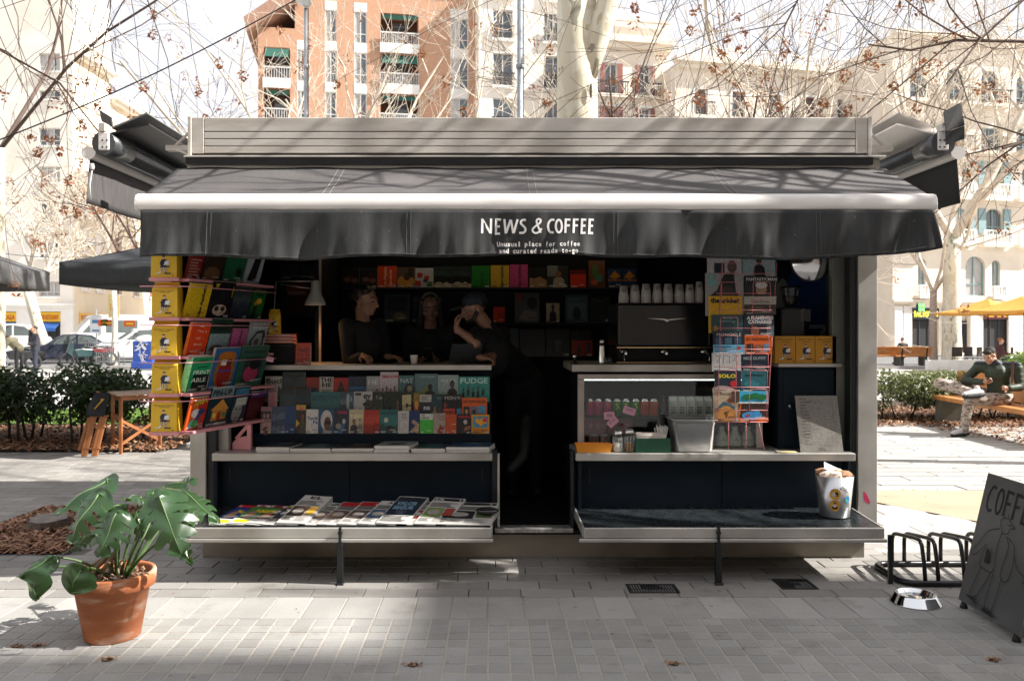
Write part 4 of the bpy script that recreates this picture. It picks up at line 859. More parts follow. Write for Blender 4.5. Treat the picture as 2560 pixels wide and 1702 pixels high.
def coffee_bag(x0, x1, y0, dp, z, h, label, group, rz=0):
    r = thing('coffee_bag', label, 'coffee bag', (0, 0, 0), 0, group, local=True)
    w = x1-x0; hb = h*.80
    mb = MB(); V = [(0,0,0),(w,0,0),(w,dp,0),(0,dp,0),(.002,.004,hb),(w-.002,.004,hb),(w-.002,dp-.004,hb),(.002,dp-.004,hb),(.006,dp*.45,h*.975),(w-.006,dp*.45,h*.975),(w-.006,dp*.55,h*.975),(.006,dp*.55,h*.975)]
    sg = (w*.97, dp*.5, hb*.93); V += [(w-.012, dp*.5, hb*.82), (.012, dp*.5, hb*.82)]
    Fs = [(0,3,2,1),(0,1,5,4),(2,3,7,6),(4,5,9,8),(6,7,11,10),(8,9,10,11),(1,2,12),(1,12,5),(2,6,12),(5,12,9),(12,6,10),(12,10,9),(0,13,3),(0,4,13),(3,13,7),(4,8,13),(13,11,7),(13,8,11)]
    mb.add(V, Fs); mb.build('pack', pack_y, r, .0015)
    mb = MB(); mb.box(.004, w-.004, dp*.40, dp*.60, h*.972, h); mb.build('folded_top', pack_y, r, .001)
    pr = Print(.0004); pr.t('SPECIALTY COFFEE', w*.12, hb*.915, h*.035, INK, .0, w*.76); pr.t('CAPSULES', w*.3, hb*.86, h*.035, INK, .0, w*.42)
    figure(pr, w*.5, hb*.12, hb*.66); pr.e(w*.86, hb*.07, w*.035, hb*.02, '#5a3c0c')
    pr.build('front_print', r, lambda u, v, k: (u, .004*v/hb - k - .0003, v))
    r.matrix_world = Matrix.Translation((x0, y0, z)) @ Matrix.Rotation(rz, 4, 'Z'); return r
G3 = 'yellow coffee bags on the pink rack'
nth = ('lowest', 'second lowest', 'middle', 'second highest', 'topmost')
for k in range(5): coffee_bag(BAGX0 + .004*(k % 2) + .004, BAGX1-.006 + .004*(k % 2), 5.21, .10, lz[k], .218, nth[k] + ' yellow coffee bag on the left column of the pink rack', G3)
coffee_bag(PX(671,6.2), PX(698,6.2), 6.2, .06, PZ(835,6.2), PZ(773,6.2)-PZ(835,6.2), 'yellow coffee bag standing on the orange books behind the pink rack', 'coffee bag behind the rack')
G4 = 'books and magazines leaning on the pink rack'
def rackbook(k, s0, s1, zb, h, col, nm, lb, ops, t=.012, spine=None, lean=.30):
    """between s0 and s1 metres along the rack face, bottom zb above ledge k"""
    h *= 1.04; o = pA + pd*s0*1.04 + pn*(.01); w = (s1-s0)*1.04
    V = (Vector((0,0,1)) + pn*lean)
    mag(nm, 'book' if 'book' in nm else 'magazine', lb, G4, (o.x, o.y, lz[k] + zb + .001), pd, V, w, h, t, col, ops, spine)
rackbook(3,.02,.215,0,.212,'#d2b013','book','yellow book titled New Aesthetic on the upper part of the pink rack',[('t','New Aesthetic',.72,.02,.13,INK,.95,.04,90)],.02,'#b89a10')
rackbook(3,.225,.44,.0,.235,'#101018','magazine','black magazine with a round cartoon eyed face on the pink rack',[('e',.5,.22,.32,.16,'#c9b7a6'),('e',.36,.26,.1,.07,INK),('e',.64,.26,.1,.07,INK),('p',[(.08,.95),(.28,.95),(.14,.78)],'#b09a10'),('t','mura',.95,.6,.06,'#b09a10',.3,.03,90)])
rackbook(3,.45,.64,.0,.215,'#2c3638','magazine','dark grey magazine with a blue figure on the pink rack',land_ops(['#39474a','#27303c','#1c2a44'],31))
rackbook(3,.66,.80,.0,.20,'#1d5a2c','magazine','dark green magazine with a yellow fruit on the pink rack',[('e',.55,.62,.2,.1,'#c9a420'),('e',.3,.55,.12,.08,'#b86a30'),('p',[(.1,0),(.5,0),(.4,.5),(.15,.4)],'#10180f'),('t','dune',.15,.8,.12,'#0d2a14',.7,.05)])
rackbook(2,.03,.205,0,.205,'#d8400f','book','orange red book titled This is not about you(th)',[('t','This is',.34,.70,.085,'#e8c2a4',.5,.0),('t','not',.34,.50,.085,'#e8c2a4',.24,.0),('t','about',.28,.30,.085,'#e8c2a4',.45,.0),('t','you(th)',.16,.10,.085,'#e8c2a4',.6,.0),('r',.42,.88,.62,.91,'#e8c2a4')],.022,'#e07038')
rackbook(2,.215,.415,0,.235,'#14392c','magazine','dark green magazine titled INDIE FOREVER with a grey hand',[('r',0,0,1,.58,'#7f9496'),('t','INDIE',.12,.82,.11,'#0a1f17',.55,.04),('t','FOREVER',.1,.66,.11,'#0a1f17',.8,.04),('e',.45,.15,.35,.12,'#5a4640')])
rackbook(2,.44,.60,0,.17,'#b5568a','book','pink book titled New Aesthetic on the pink rack',[('t','New Aesthetic',.62,.02,.13,INK,.94,.04,90)])
rackbook(2,.61,.82,0,.215,'#8fa3a3','magazine','pale blue magazine titled EPOCH with a person curving both arms',[('t','EPOCH',.2,.80,.15,'#e2e6e4',.75,.0),('s',[(.25,.05),(.2,.4),(.45,.68),(.8,.7),(.9,.5)],.09,INK),('s',[(.55,.02),(.85,.3),(.78,.68)],.08,INK),('e',.5,.38,.13,.1,'#6a5246')])
rackbook(1,.03,.215,0,.222,'#1f9a62','book','thick mint and green book titled PRINT ABLE on the pink rack',[('r',.2,.02,1,.5,'#10241c'),('t','PRINT',.16,.50,.12,'#e4ece6',.82,.0),('t','ABLE',.16,.28,.12,'#e4ece6',.7,.0),('l',.3,.8,.85,.92,2,'#0f4a30'),('s',[(.3,.7),(.8,.72)],.03,'#0d3a28')],.05,'#8fe0b6')
rackbook(1,.225,.48,0,.275,'#2c5f8c','magazine','blue magazine showing a figure in a red quilted bed',[('e',.52,.42,.38,.44,'#9a5a1c'),('e',.52,.78,.36,.14,'#b06a20'),('e',.52,.36,.27,.34,'#8c2018'),('r',.32,.58,.52,.72,'#d6d2c8'),('e',.64,.66,.1,.08,'#5a3a30'),('t','COLOSSAL',.25,.42,.06,'#2c4aa0',.55,.03)],.02,'#b9b6ae')
rackbook(1,.49,.80,0,.285,'#2a5a4c','magazine','green magazine with a blurred rose portrait in a frame',[('t','dissonance',.1,.83,.07,'#0f2c24',.8,.03),('r',.2,.12,.85,.72,'#26343a'),('e',.5,.32,.26,.2,'#a83a5a'),('e',.6,.55,.2,.14,'#151a20')])
rackbook(0,.02,.185,0,.205,'#c8501a','magazine','orange and red magazine with a yellow scrawled title and cartoonish white figure',[('r',.5,0,1,1,'#a8261c'),('s',[(.25,.72),(.32,.95),(.4,.75),(.46,.95),(.55,.8),(.62,.97),(.68,.8),(.8,.95),(.92,.82)],.05,'#b9b92a'),('e',.42,.5,.25,.14,'#cfcac4'),('e',.7,.55,.18,.1,'#24386a'),('r',.36,.06,.62,.28,'#2fa05a'),('p',[(.1,.05),(.3,.05),(.35,.35),(.2,.3)],'#5ab0a8'),('p',[(.45,.28),(.62,.28),(.7,.5),(.5,.48)],'#24386a')])
rackbook(0,.20,.425,0,.255,'#16303a','magazine','dark magazine with a small coloured wooden house titled NEW AMERICANA',[('r',0,.72,1,1,'#6f8286'),('t','PIN-UP',.05,.80,.14,'#14202e',.85,.04),('p',[(.2,.14),(.85,.14),(.85,.42),(.2,.42)],'#b0763a'),('p',[(.12,.42),(.92,.42),(.55,.70)],'#c48a3a'),('r',.45,.14,.6,.36,'#a02c20'),('r',.26,.22,.38,.34,'#d6c24a'),('r',.66,.22,.8,.34,'#4a7a4a'),('t','NEW AMERICANA',.05,.03,.055,WH,.88,.04)])
rackbook(0,.435,.60,0,.245,'#22303a','magazine','magazine with a grey masked face titled A FLAMENCO CATHARSIS on the pink rack',[('t','A FLAMENCO',.08,.88,.07,'#4a9ac0',.84,.04),('t','CATHARSIS',.08,.79,.07,'#4a9ac0',.84,.04),('e',.42,.3,.3,.32,'#8a8884'),('r',.2,.48,.9,.70,'#b9b6b0'),('e',.32,.38,.07,.02,'#22201f'),('e',.56,.38,.07,.02,'#22201f'),('r',.41,.22,.45,.36,'#5f5c58'),('e',.43,.14,.1,.02,'#4a2c2a')])
rackbook(0,.62,.80,0,.20,'#4a1216','magazine','dark red magazine with purple head band at right end of the bottom rack row',[('r',0,.82,1,1,'#4a2c7a'),('l',.1,.5,.88,.94,1,WH)])
rackbook(4,.03,.16,0,.16,'#7a1e1e','book','dark red book at the top of the pink rack beneath the valance',[('l',.1,.9,.1,.8,6,'#b08070')])
rackbook(4,.17,.36,0,.16,'#30241c','magazine','brown photo magazine at the top of the pink rack',[('e',.5,.25,.4,.3,'#6a4a30')])
rackbook(4,.38,.58,0,.2,'#1e5a3c','magazine','green magazine with a dark crest at the top of the pink rack',[('e',.75,.35,.16,.16,'#14201c')])
rackbook(4,.60,.78,0,.2,'#9aa6a8','magazine','white and black magazine at the top of the pink rack',[('p',[(.2,.1),(.7,.1),(.8,.9),(.4,.9)],'#15181c')])
# pink note cards clipped to the rack and to the fridge glass
def note(px, py, d, w, h, rot, txt, lb, grp):
    c = at(px, py, d); r = thing('note_card', lb, 'card', (c.x, c.y, c.z), group=grp, local=True)
    mb = MB(); P = []; k = 5; rr = .18*h
    for ax, ay, a0 in ((w/2-rr,h/2-rr,0),(-w/2+rr,h/2-rr,90),(-w/2+rr,-h/2+rr,180),(w/2-rr,-h/2+rr,270)):
        for j in range(k): P.append((ax+rr*math.cos(R(a0+90*j/(k-1))), 0, ay+rr*math.sin(R(a0+90*j/(k-1)))))
    mb.prism(list(reversed(P)), (0,.0008,0)); mb.build('card', M('pink_card', (.62,.33,.42), .6, 0, .05, 9), r)
    pr = Print(.0003)
    for i, t_ in enumerate(txt): pr.t(t_, -w*.28, h*.05-i*h*.24, h*.16, INK, .02, w*.56)
    pr.build('card_print', r, lambda u, v, k: (u, -.0006-k, v)); r.rotation_euler = (0, R(rot), 0)
note(675, 898, 5.85, .05, .035, 12, ['GIFT CARD'], 'small pink card clipped to the right end of the pink rack', 'pink cards')
# ---- items on the left counter
G5 = 'books on the left counter'
zc = ZU + .0005
for i, lb in enumerate(('bottom', 'middle', 'top')):
    x0, x1 = PX(662,6.22)+.002*i, PX(733,6.22)-.003*i; z = PZ(858,6.22) + i*.0235
    r = thing('book', lb + ' salmon red book of the flat stack behind the pink rack', 'book', (x0, 6.22, z), group=G5)
    mb = MB(); mb.box(x0, x1, 6.2, 6.36, z, z+.0035); mb.box(x0, x1, 6.2, 6.36, z+.018, z+.022); mb.box(x0, x0+.004, 6.2, 6.36, z+.0035, z+.018); mb.build('cover', PR('#b83c28'), r)
    mb = MB(); mb.box(x0+.0045, x1-.004, 6.203, 6.357, z+.0037, z+.0178); mb.build('pages', M('pinkish_pages', (.6,.42,.36), .8), r)
r = thing('storage_box', 'matte black box carrying the salmon red books on the left counter', 'box', (PX(690,6.2), 6.25, zc)); mb = MB(); mb.box(PX(655,6.22), PX(736,6.22), 6.21, 6.4, zc, PZ(858.5,6.22)-.001); mb.build('body', blackp, r, .004)
mb = MB(); mb.box(PX(655,6.22)+.004, PX(736,6.22)-.004, 6.206, 6.2095, PZ(862,6.22)-.01, PZ(862,6.22)-.003); mb.build('lid_edge', black_metal, r)
mag('book', 'book', 'upright salmon red book titled TOILETS A GO GO on the left counter', G5, (PX(739,6.19), 6.19, zc), (1,0,0), (0,.05,1), PX(776,6.19)-PX(739,6.19), PZ(857,6.19)-zc, .025, '#c0402e', [('t','TOILETS',.08,.58,.15,'#6a1410',.84,.05),('t','ITS',.1,.40,.11,'#6a1410',.8,.03),('t','A GO GO!',.06,.12,.2,'#6a1410',.88,.05)], '#b03422')
r = thing('paper_cup', 'small white paper espresso cup on the left counter', 'cup', (PX(1035,6.25), 6.25, zc)); c = (PX(1035,6.25), 6.25, zc)
mb = MB(); mb.lathe([(.0001,.001),(.0225,.001),(.029,.066),(.0305,.068),(.029,.069),(.0275,.066),(.022,.006),(.0001,.006)], c, 20); mb.build('cup_wall', white_paper, r)
r = thing('tablet_till', 'dark tablet till propped up on the left counter', 'tablet', (PX(1160,6.35), 6.35, zc)); X = PX(1160,6.35)
Mx = Matrix.Translation((X, 6.33, zc+.012)) @ Matrix.Rotation(R(18), 4, 'Z') @ Matrix.Rotation(R(35), 4, 'X')
mb = MB(); mb.box(-.12,.12,-.006,.006,0,.17, M=Mx); mb.build('screen_case', M('tablet_back', (.055,.06,.065), .35, .3), r, .004)
mb = MB(); mb.box(-.10,.10,.0,.12,-.01,.0, M=Matrix.Translation((X+.03,6.36,zc+.011))); mb.build('base', black_metal, r, .003)
# desk lamp, lit
r = thing('desk_lamp', 'grey cone desk lamp on a jointed arm at the left end of the counter', 'lamp', (PX(690,6.6), 6.7, zc), 0)
cx_ = PX(788,6.5); zt_ = PZ(735,6.5); mb = MB()
mb.lathe([(.0001,.105),(.03,.105),(.033,.098),(.033,.03),(.045,.0),(.075,-.055),(.082,-.085),(.079,-.085),(.072,-.055),(.043,-.002),(.03,.03)], (cx_, 6.5, zt_), 28); mb.build('lamp_shade', M('lamp_grey_enamel', (.36,.36,.33), .4), r)
mb = MB(); mb.tube([(cx_, 6.5, zt_+.10), (PX(690,6.5), 6.5, zt_+.098)], .006, 8); mb.build('upper_arm', M('lamp_arm', (.4,.38,.35), .4, .6), r)
mb = MB(); mb.tube([(cx_-.02, 6.5, zt_+.04), (PX(700,6.5), 6.5, zt_+.075)], .004, 8); mb.build('spring_bar', MATS['lamp_arm'], r)
mb = MB(); mb.tube([(PX(690,6.5), 6.5, zt_+.098), (PX(676,6.6), 6.6, zc+.01)], .006, 8); mb.lathe([(.0001,.012),(.07,.012),(.075,.0)], (PX(676,6.6), 6.6, zc), 20); mb.build('stem', MATS['lamp_arm'], r)
mb = MB(); mb.ell((cx_, 6.5, zt_-.045), (.022,.022,.028), 8); mb.build('bulb', emit('warm_bulb', (1,.62,.3), 6), r)
ld = bpy.data.lights.new('desk_lamp_light', 'SPOT'); ld.energy = 2.2; ld.color = (1,.55,.28); ld.spot_size = R(120); ld.spot_blend = .6; ld.shadow_soft_size = .02
lo = bpy.data.objects.new('desk_lamp_light', ld); COL.objects.link(lo); lo.parent = r; lo.location = Vector((cx_, 6.5, zt_-.08)) - Vector(r.location)
# ---- back shelf rows
G6 = 'books along the lit top shelf at the back'
D = 7.56; zb = PZ(719, D)
tops = [(851,898,668,'#14110f','dark book with two pale hands, left of its twin on the back shelf',[('e',.35,.4,.2,.12,'#6a4a3a'),('e',.75,.35,.2,.12,'#6a4a3a'),('e',.6,.6,.15,.1,'#3a1210')]),(899,943,668,'#14110f','dark book with two pale hands, right of its twin on the back shelf',[('e',.35,.4,.2,.12,'#6a4a3a'),('e',.75,.35,.2,.12,'#6a4a3a'),('e',.6,.6,.15,.1,'#3a1210')]),
 (944,991,664,'#b83a12','orange book titled Los Angeles Standards on the back shelf',[('t','Los Angeles',.46,.03,.13,'#d9b090',.92,.02,90),('t','Standards',.75,.03,.13,'#d9b090',.8,.02,90)]),(992,1037,667,'#54443a','brown magazine with a wide yellow hat on the back shelf',[('e',.5,.3,.48,.3,'#b5802c'),('e',.55,.55,.2,.2,'#3a2c24'),('r',.62,.5,.9,.95,'#2a2420')]),
 (1038,1083,669,'#a8a6a2','magazine with red and white checks on the back shelf',[('r',.1,.5,.4,.75,'#a82a22'),('r',.5,.35,.75,.6,'#a82a22'),('r',.0,.1,.3,.35,'#a82a22'),('r',.65,.05,.95,.3,'#3a6a3a'),('e',.55,.35,.12,.1,'#22304a')]),
 (1085,1131,665,'#1c2a26','dark magazine with a black cow on pale ground, left of its twin',land_ops(['#2c3a34','#141614','#9a9274'],41)),(1132,1178,665,'#1c2a26','dark magazine with a black cow on pale ground, right of its twin',land_ops(['#2c3a34','#141614','#9a9274'],41)),
 (1179,1225,663,'#1d6a20','glossy green book on the back shelf',[('t','New Ae',.62,.05,.13,'#0d3a10',.7,.03,90)]),(1227,1273,662,'#b3922a','ochre yellow book titled New Aesthetic on the back shelf',[('t','New Aesthetic',.68,.02,.13,INK,.96,.03,90)]),
 (1275,1320,660,'#a83a6a','pink book titled New Aesthetic on the back shelf',[('t','New Aesthetic',.62,.02,.13,INK,.96,.03,90)]),(1324,1367,668,'#17130f','black magazine with a beige hand on the back shelf',[('p',[(0,0),(1,0),(1,.35),(.6,.55),(.3,.45),(0,.5)],'#8a6a48')]),
 (1369,1420,663,'#23261f','magazine with a seated person in white on the back shelf',[('r',0,.5,.5,1,'#5f645a')]+person_ops(.55,.0,.3,'#7a4a30','#8f826a','#6a3a18',.75)),(1426,1465,674,'#b02c10','glossy plain red book on the back shelf',[('r',0,.75,1,1,'#5a1408')]),
 (1472,1513,650,'#5a3416','tall ochre and green patterned book on the back shelf',[('e',.4,.6,.2,.25,'#3f5a2a'),('e',.65,.35,.2,.15,'#2f6a5a'),('e',.35,.2,.2,.1,'#a04a1c')]),(1520,1555,671,'#16304a','blue book with an orange sun, left of its twin on the back shelf',[('p',[(.1,.55),(.5,.9),(.9,.6),(.5,.45)],'#a8681c'),('r',0,.35,1,.43,'#9a5a1c'),('r',.1,.02,.9,.06,'#9a5a1c')]),(1557,1592,671,'#16304a','blue book with an orange sun, right of its twin on the back shelf',[('p',[(.1,.55),(.5,.9),(.9,.6),(.5,.45)],'#a8681c'),('r',0,.35,1,.43,'#9a5a1c'),('r',.1,.02,.9,.06,'#9a5a1c')])]
for x0, x1, y0, col, lb, ops in tops:
    mag('book' if 'book' in lb.split(' on ')[0] else 'magazine', 'book' if 'book' in lb.split(' on ')[0] else 'magazine', lb, G6, (PX(x0,D), D+rnd.uniform(-.01,.01), zb), (1,0,0), (0,.14,1), PX(x1,D)-PX(x0,D), PZ(y0,D)-zb, .02, col, ops)
zb = PZ(805, D); G7 = 'magazines on the dim lower back shelves'
for x0, x1, y0, col, lb, ops in ((960,1024,734,'#2a3c40','framed looking magazine with a boat hull on the back shelf between the staff',[('r',.12,.4,.88,.9,'#121c22'),('e',.6,.2,.26,.14,'#6a6250')]),(1030,1052,738,'#15202a','dark magazine titled HEY behind the staff',[('t','HEY',.1,.8,.1,'#5a6a70',.8,.02)]),
  (1233,1262,767,'#a82c10','small orange booklet behind the man in the cap',[('t','15',.5,.3,.3,'#4a1408',.4,.03)]),(1287,1349,731,'#3c3d3c','magazine titled K with a figure in pale trousers on the back shelf',[('t','K',.06,.74,.22,'#7a1a1a',.3,.05),('p',[(.1,.05),(.9,.05),(.9,.35),(.4,.42)],'#5c5850'),('e',.7,.65,.2,.2,'#14120f')]),
  (1366,1399,757,'#8a7f6c','small cream magazine with a black suited figure on the back shelf',person_ops(.5,.02,.28,'#2a1e18','#121212','#0d0c0c',.92)),(1414,1470,736,'#2c3f44','grey teal magazine titled Taste on the back shelf',[('t','Taste',.06,.8,.12,'#56666a',.6,.0),('r',.1,.1,.9,.7,'#3e5052'),('e',.5,.3,.18,.25,'#10181a')]),(1474,1528,738,'#15191c','black magazine with curling pale script on the back shelf',[('s',[(.1,.8),(.3,.9),(.5,.78),(.7,.9),(.9,.8)],.03,'#4a5254'),('e',.6,.15,.2,.1,'#2a2c2c')])):
    mag('magazine', 'magazine', lb, G7, (PX(x0,D), D+rnd.uniform(-.01,.01), zb), (1,0,0), (0,.14,1), PX(x1,D)-PX(x0,D), PZ(y0,D)-zb, .012, col, ops)
zb = PZ(891, D)
for x0, x1, y0, col, lb, ops in ((1275,1297,820,'#2b4048','narrow blue magazine on the lowest back shelf',[]),(1300,1363,822,'#16191a','plain black magazine on the lowest back shelf',[]),(1366,1425,822,'#121416','black magazine with a white shirt front on the lowest back shelf',[('p',[(.4,.2),(.6,.2),(.65,.6),(.35,.6)],'#3a4048')]),(1429,1482,826,'#161312','magazine with an orange red lower half on the lowest back shelf',[('r',.0,.02,1,.62,'#8a2410'),('r',.3,.1,.42,.4,'#26262c'),('r',.75,.15,.88,.55,'#1f2a4a')])):
    mag('magazine', 'magazine', lb, G7, (PX(x0,D), D, zb), (1,0,0), (0,.14,1), PX(x1,D)-PX(x0,D), PZ(y0,D)-zb, .012, col, ops)
# hanging folders and hair poster at the left back
mag('poster', 'poster', 'wrapped poster of orange brown hair at the back left of the kiosk', 'posters', (PX(702,7.2), 7.2, PZ(792,7.2)), (1,0,0), (0,.03,1), PX(788,7.2)-PX(702,7.2), PZ(698,7.2)-PZ(792,7.2), .006, '#1c2432', [('e',.5,.72,.38,.2,'#6a3418'),('r',.2,.6,.7,.68,'#777470'),('e',.55,.3,.36,.28,'#3a1216')])
mag('poster', 'poster', 'dark slate wallet hanging above the hair poster', 'posters', (PX(700,7.22), 7.22, PZ(697,7.22)), (1,0,0), (0,.03,1), PX(798,7.22)-PX(700,7.22), PZ(660,7.22)-PZ(697,7.22), .006, '#243038', [('r',.46,0,.5,1,'#10161c'),('l',.1,.9,.1,.25,1,'#5a666c')])
# LED strip under the shelf top that lights the back row
r = thing('shelf_light', 'slim warm strip lamp above the top back shelf', 'lamp', (PX(1230,7.5), 7.40, PZ(612,7.45)))
mb = MB(); mb.box(PX(850,7.4), PX(1600,7.4), 7.38, 7.41, PZ(612,7.4)-.008, PZ(612,7.4)+.012); mb.build('housing', black_metal, r)
mb = MB(); mb.box(PX(852,7.4), PX(1598,7.4), 7.384, 7.406, PZ(612,7.4)-.0115, PZ(612,7.4)-.0085); mb.build('diffuser', emit('warm_strip', (1,.78,.5), 1.5), r)
# ------------------------------------------------------------------ right counter
DT = 5.70
# espresso machine
mz0 = PZ(911,6.2)+.0; mzc = PZ(911,5.95)
r = thing('espresso_machine', 'large black espresso machine with chrome winged badge on the right counter', 'coffee machine', (PX(1660,6.2), 6.3, mzc))
x0, x1 = PX(1543,6.1), PX(1778,6.1); z1 = PZ(757,6.1); z0 = PZ(868,6.1)
mb = MB(); mb.box(x0, x1, 6.1, 6.62, z0+.004, z1); mb.build('hood', M('gloss_black', (.005,.006,.008), .22, 0, .1, 5, spec=.6), r, .02, seg=3)
mb = MB(); mb.box(x0+.01, x1-.01, 6.16, 6.6, mzc+.02, z0-.004); mb.build('group_bay', blackp, r)
mb = MB(); mb.box(x0-.005, x1, 6.085, 6.10, z0-.006, z0+.003); mb.build('upper_trim', M('brass', (.55,.40,.2), .3, 1.), r)
mb = MB(); mb.box(x0-.01, x1, 6.06, 6.62, mzc+.001, mzc+.018); mb.build('drip_tray', black_metal, r)
mb = MB(); mb.box(x0-.012, x1, 6.045, 6.058, mzc+.008, mzc+.013); mb.build('lower_trim', MATS['brass'], r)
for px in (1560, 1660, 1760):
    mb = MB(); X = PX(px,6.12); mb.cyl((X,6.14,mzc+.07),(X,6.14,mzc+.10),.03,n=16); mb.cyl((X,6.13,mzc+.085),(X,6.03,mzc+.075),.009,n=8); mb.build('group_head', chrome, r)
for px in (1557, 1768):
    mb = MB(); X = PX(px,6.1); mb.tube([(X,6.08,mzc+.09),(X+.005,6.06,mzc+.04),(X+.004,6.05,mzc+.02)], .004, 6); mb.build('steam_wand', chrome, r)
pr = Print(); Q = lambda pts: [(PX(a,6.09), PZ(b,6.09)) for a, b in pts]
S2 = 4.289; T2 = lambda x, y: (1250+x/S2, 630+y/S2)
pr.shape(Q([T2(1570,708),T2(1760,728),T2(1795,750),T2(1795,722),T2(1760,716)]), chrome); pr.shape(Q([T2(1797,750),T2(1815,732),T2(2010,708),T2(1820,720),T2(1797,728)]), chrome)
pr.build('badge', r, lambda u, v, k: (u, 6.097-k*4, v))
# stacked cups on the machine
cup_m = M('kraft_white_cup', (.46,.44,.41), .6, 0, .08, 12)
cups = [(1546,1572,715,'first'),(1574,1600,713,'second'),(1602,1628,710,'third'),(1630,1655,710,'fourth'),(1657,1683,710,'fifth'),(1685,1711,711,'sixth'),(1712,1736,711,'seventh'),(1737,1758,704,'last')]
for i, (a, b, top, nth_) in enumerate(cups):
    d = 6.17 + .01*(i % 2); X = (PX(a,d)+PX(b,d))/2; rr = (PX(b,d)-PX(a,d))/2; zt_ = PZ(top,d); n = int((zt_-z1-.075)/.0075)
    r = thing('cup_stack', nth_ + ' stack of upturned white paper cups from the left on the machine', 'cups', (X, d, z1), group='upturned cup stacks on the espresso machine')
    for k in range(max(4, n)):
        mb = MB(); zb_ = z1 + .001 + k*.0075
        last = k == max(4, n)-1; h = (zt_ - zb_) if last else .0068
        mb.lathe([(rr*.98,0),(rr,.002),(rr*.97,.005),(rr*(.97-.27*(h/.085)),h)] + ([(.0001,h)] if last else []), (X, d, zb_), 18)
        o = mb.build('cup', cup_m, r)
    pr = Print(); pr.e(0, 0, rr*.42, rr*.3, '#3f4448'); pr.e(0, 0, rr*.3, rr*.2, '#77746c'); pr.stroke([(-rr*.25,rr*.35),(-rr*.2,rr*.7)], rr*.06, '#3f4448'); pr.stroke([(0,rr*.35),(.0,rr*.75)], rr*.06, '#3f4448'); pr.stroke([(rr*.25,rr*.35),(rr*.2,rr*.7)], rr*.06, '#3f4448')
    pr.build('logo', r, lambda u, v, k, X=X, d=d, rr=rr, zt_=zt_: (X+u, d - math.sqrt(max(0, (rr*.84)**2-u*u)) - .003 - k, zt_-.035+v))
# tall steel shaker, portafilter knob, shot glass
X, d = PX(1504,6.05), 6.05
r = thing('steel_bottle', 'slim brushed steel bottle standing left of the espresso machine', 'bottle', (X, d, mzc))
mb = MB(); mb.lathe([(.0001,0),(.026,0),(.0275,.01),(.021,.13)], (X,d,mzc), 20); mb.build('body', steel_shiny, r)
mb = MB(); mb.lathe([(.0205,.131),(.0205,.150),(.019,.152)], (X,d,mzc), 20); mb.build('grip_ring', black_metal, r)
mb = MB(); mb.lathe([(.020,.153),(.0195,.172),(.015,.178),(.0001,.178)], (X,d,mzc), 20); mb.build('cap', steel_shiny, r)
X = PX(1522,6.02); r = thing('shot_glass', 'small clear shot glass beside the steel bottle', 'glass', (X, 6.02, mzc)); mb = MB(); mb.lathe([(.0001,.002),(.022,.002),(.026,.05),(.0245,.05),(.021,.006),(.0001,.006)], (X,6.02,mzc), 16); mb.build('glass_wall', glass_m, r)
X = PX(1436,6.05); r = thing('tamper', 'dark coffee tamper with polished ball knob on the counter edge', 'tamper', (X, 6.05, mzc)); mb = MB(); mb.lathe([(.0001,0),(.028,0),(.028,.01),(.01,.015),(.009,.04)], (X,6.05,mzc), 18); mb.build('base', black_metal, r); mb = MB(); mb.ell((X,6.05,mzc+.055),(.016,.016,.018),10); mb.build('knob', chrome, r)
# refrigerated case
fy = 5.93
r = thing('refrigerated_case', 'steel framed glass drinks fridge under the espresso machine', 'fridge', (PX(1680,fy), fy+.2, ZS))
fx0, fx1 = PX(1444,fy), PX(1905,fy); fz0, fz1 = ZS+.001, PZ(935,fy)
frame_m = M('fridge_frame', (.40,.36,.33), .45, .4)
for a, b, c_, d_ in ((fx0, fx0+.045, fz0, fz1-.036), (fx1-.045, fx1, fz0, fz1-.036), (fx0, fx1, fz1-.035, fz1)):
    mb = MB(); mb.box(a, b, fy-.02, fy+.015, c_, d_); mb.build('door_frame', frame_m, r, .003)
kz = lambda a, b, y0, y1, z0_, z1_, nm, m_: MB().box(a, b, y0, y1, z0_, z1_).build(nm, m_, r)
kz(fx0, fx1, 6.42, 6.44, fz0, fz1, 'case_back', blackp); kz(fx0, fx0+.01, fy+.02, 6.42, fz0, fz1, 'case_side', blackp); kz(fx1-.01, fx1, fy+.02, 6.42, fz0, fz1, 'case_side', blackp); kz(fx0+.011, fx1-.011, fy+.02, 6.42, fz1-.01, fz1, 'case_top', blackp)
zsh = PZ(1041, 5.99); kz(fx0+.012, fx1-.012, fy+.03, 6.41, zsh-.012, zsh-.001, 'wire_shelf', black_metal)
kz(fx0+.05, fx1-.05, fy+.022, fy+.03, fz1-.045, fz1-.040, 'led_strip', emit('led_white', (1,1,.97), 2.2))
mb = MB(); mb.box(fx0+.046, fx1-.046, fy-.004, fy+.0, fz0+.001, fz1-.036); mb.build('door_pane', glass_m, r)
pr = Print(); red = '#6a0f1e'
pr.r(fx0+.05, PZ(1085,5.97), fx0+.40, PZ(1046,5.97), red)
for k in range(6):
    c0 = fx0+.10+.05*k; pts = [(c0 + (.012+.006*(k%3))*math.cos(t*1.4)*(1-t/8), PZ(1066,5.97) + (.02+.004*(k%2))*math.sin(t*1.4)*(1-t/8)) for t in np.linspace(0, 6, 18)]; pr.stroke(pts, .0018, '#b5a9a9')
pr.build('decorated_panel', r, lambda u, v, k: (u, 5.985-k, v))
can_cols = {'pink': ('#b03a6a','#c8502a'), 'green': ('#1c7a2c','#d0c020'), 'orange': ('#b8421c','#7a1420')}
SC4 = 4.289
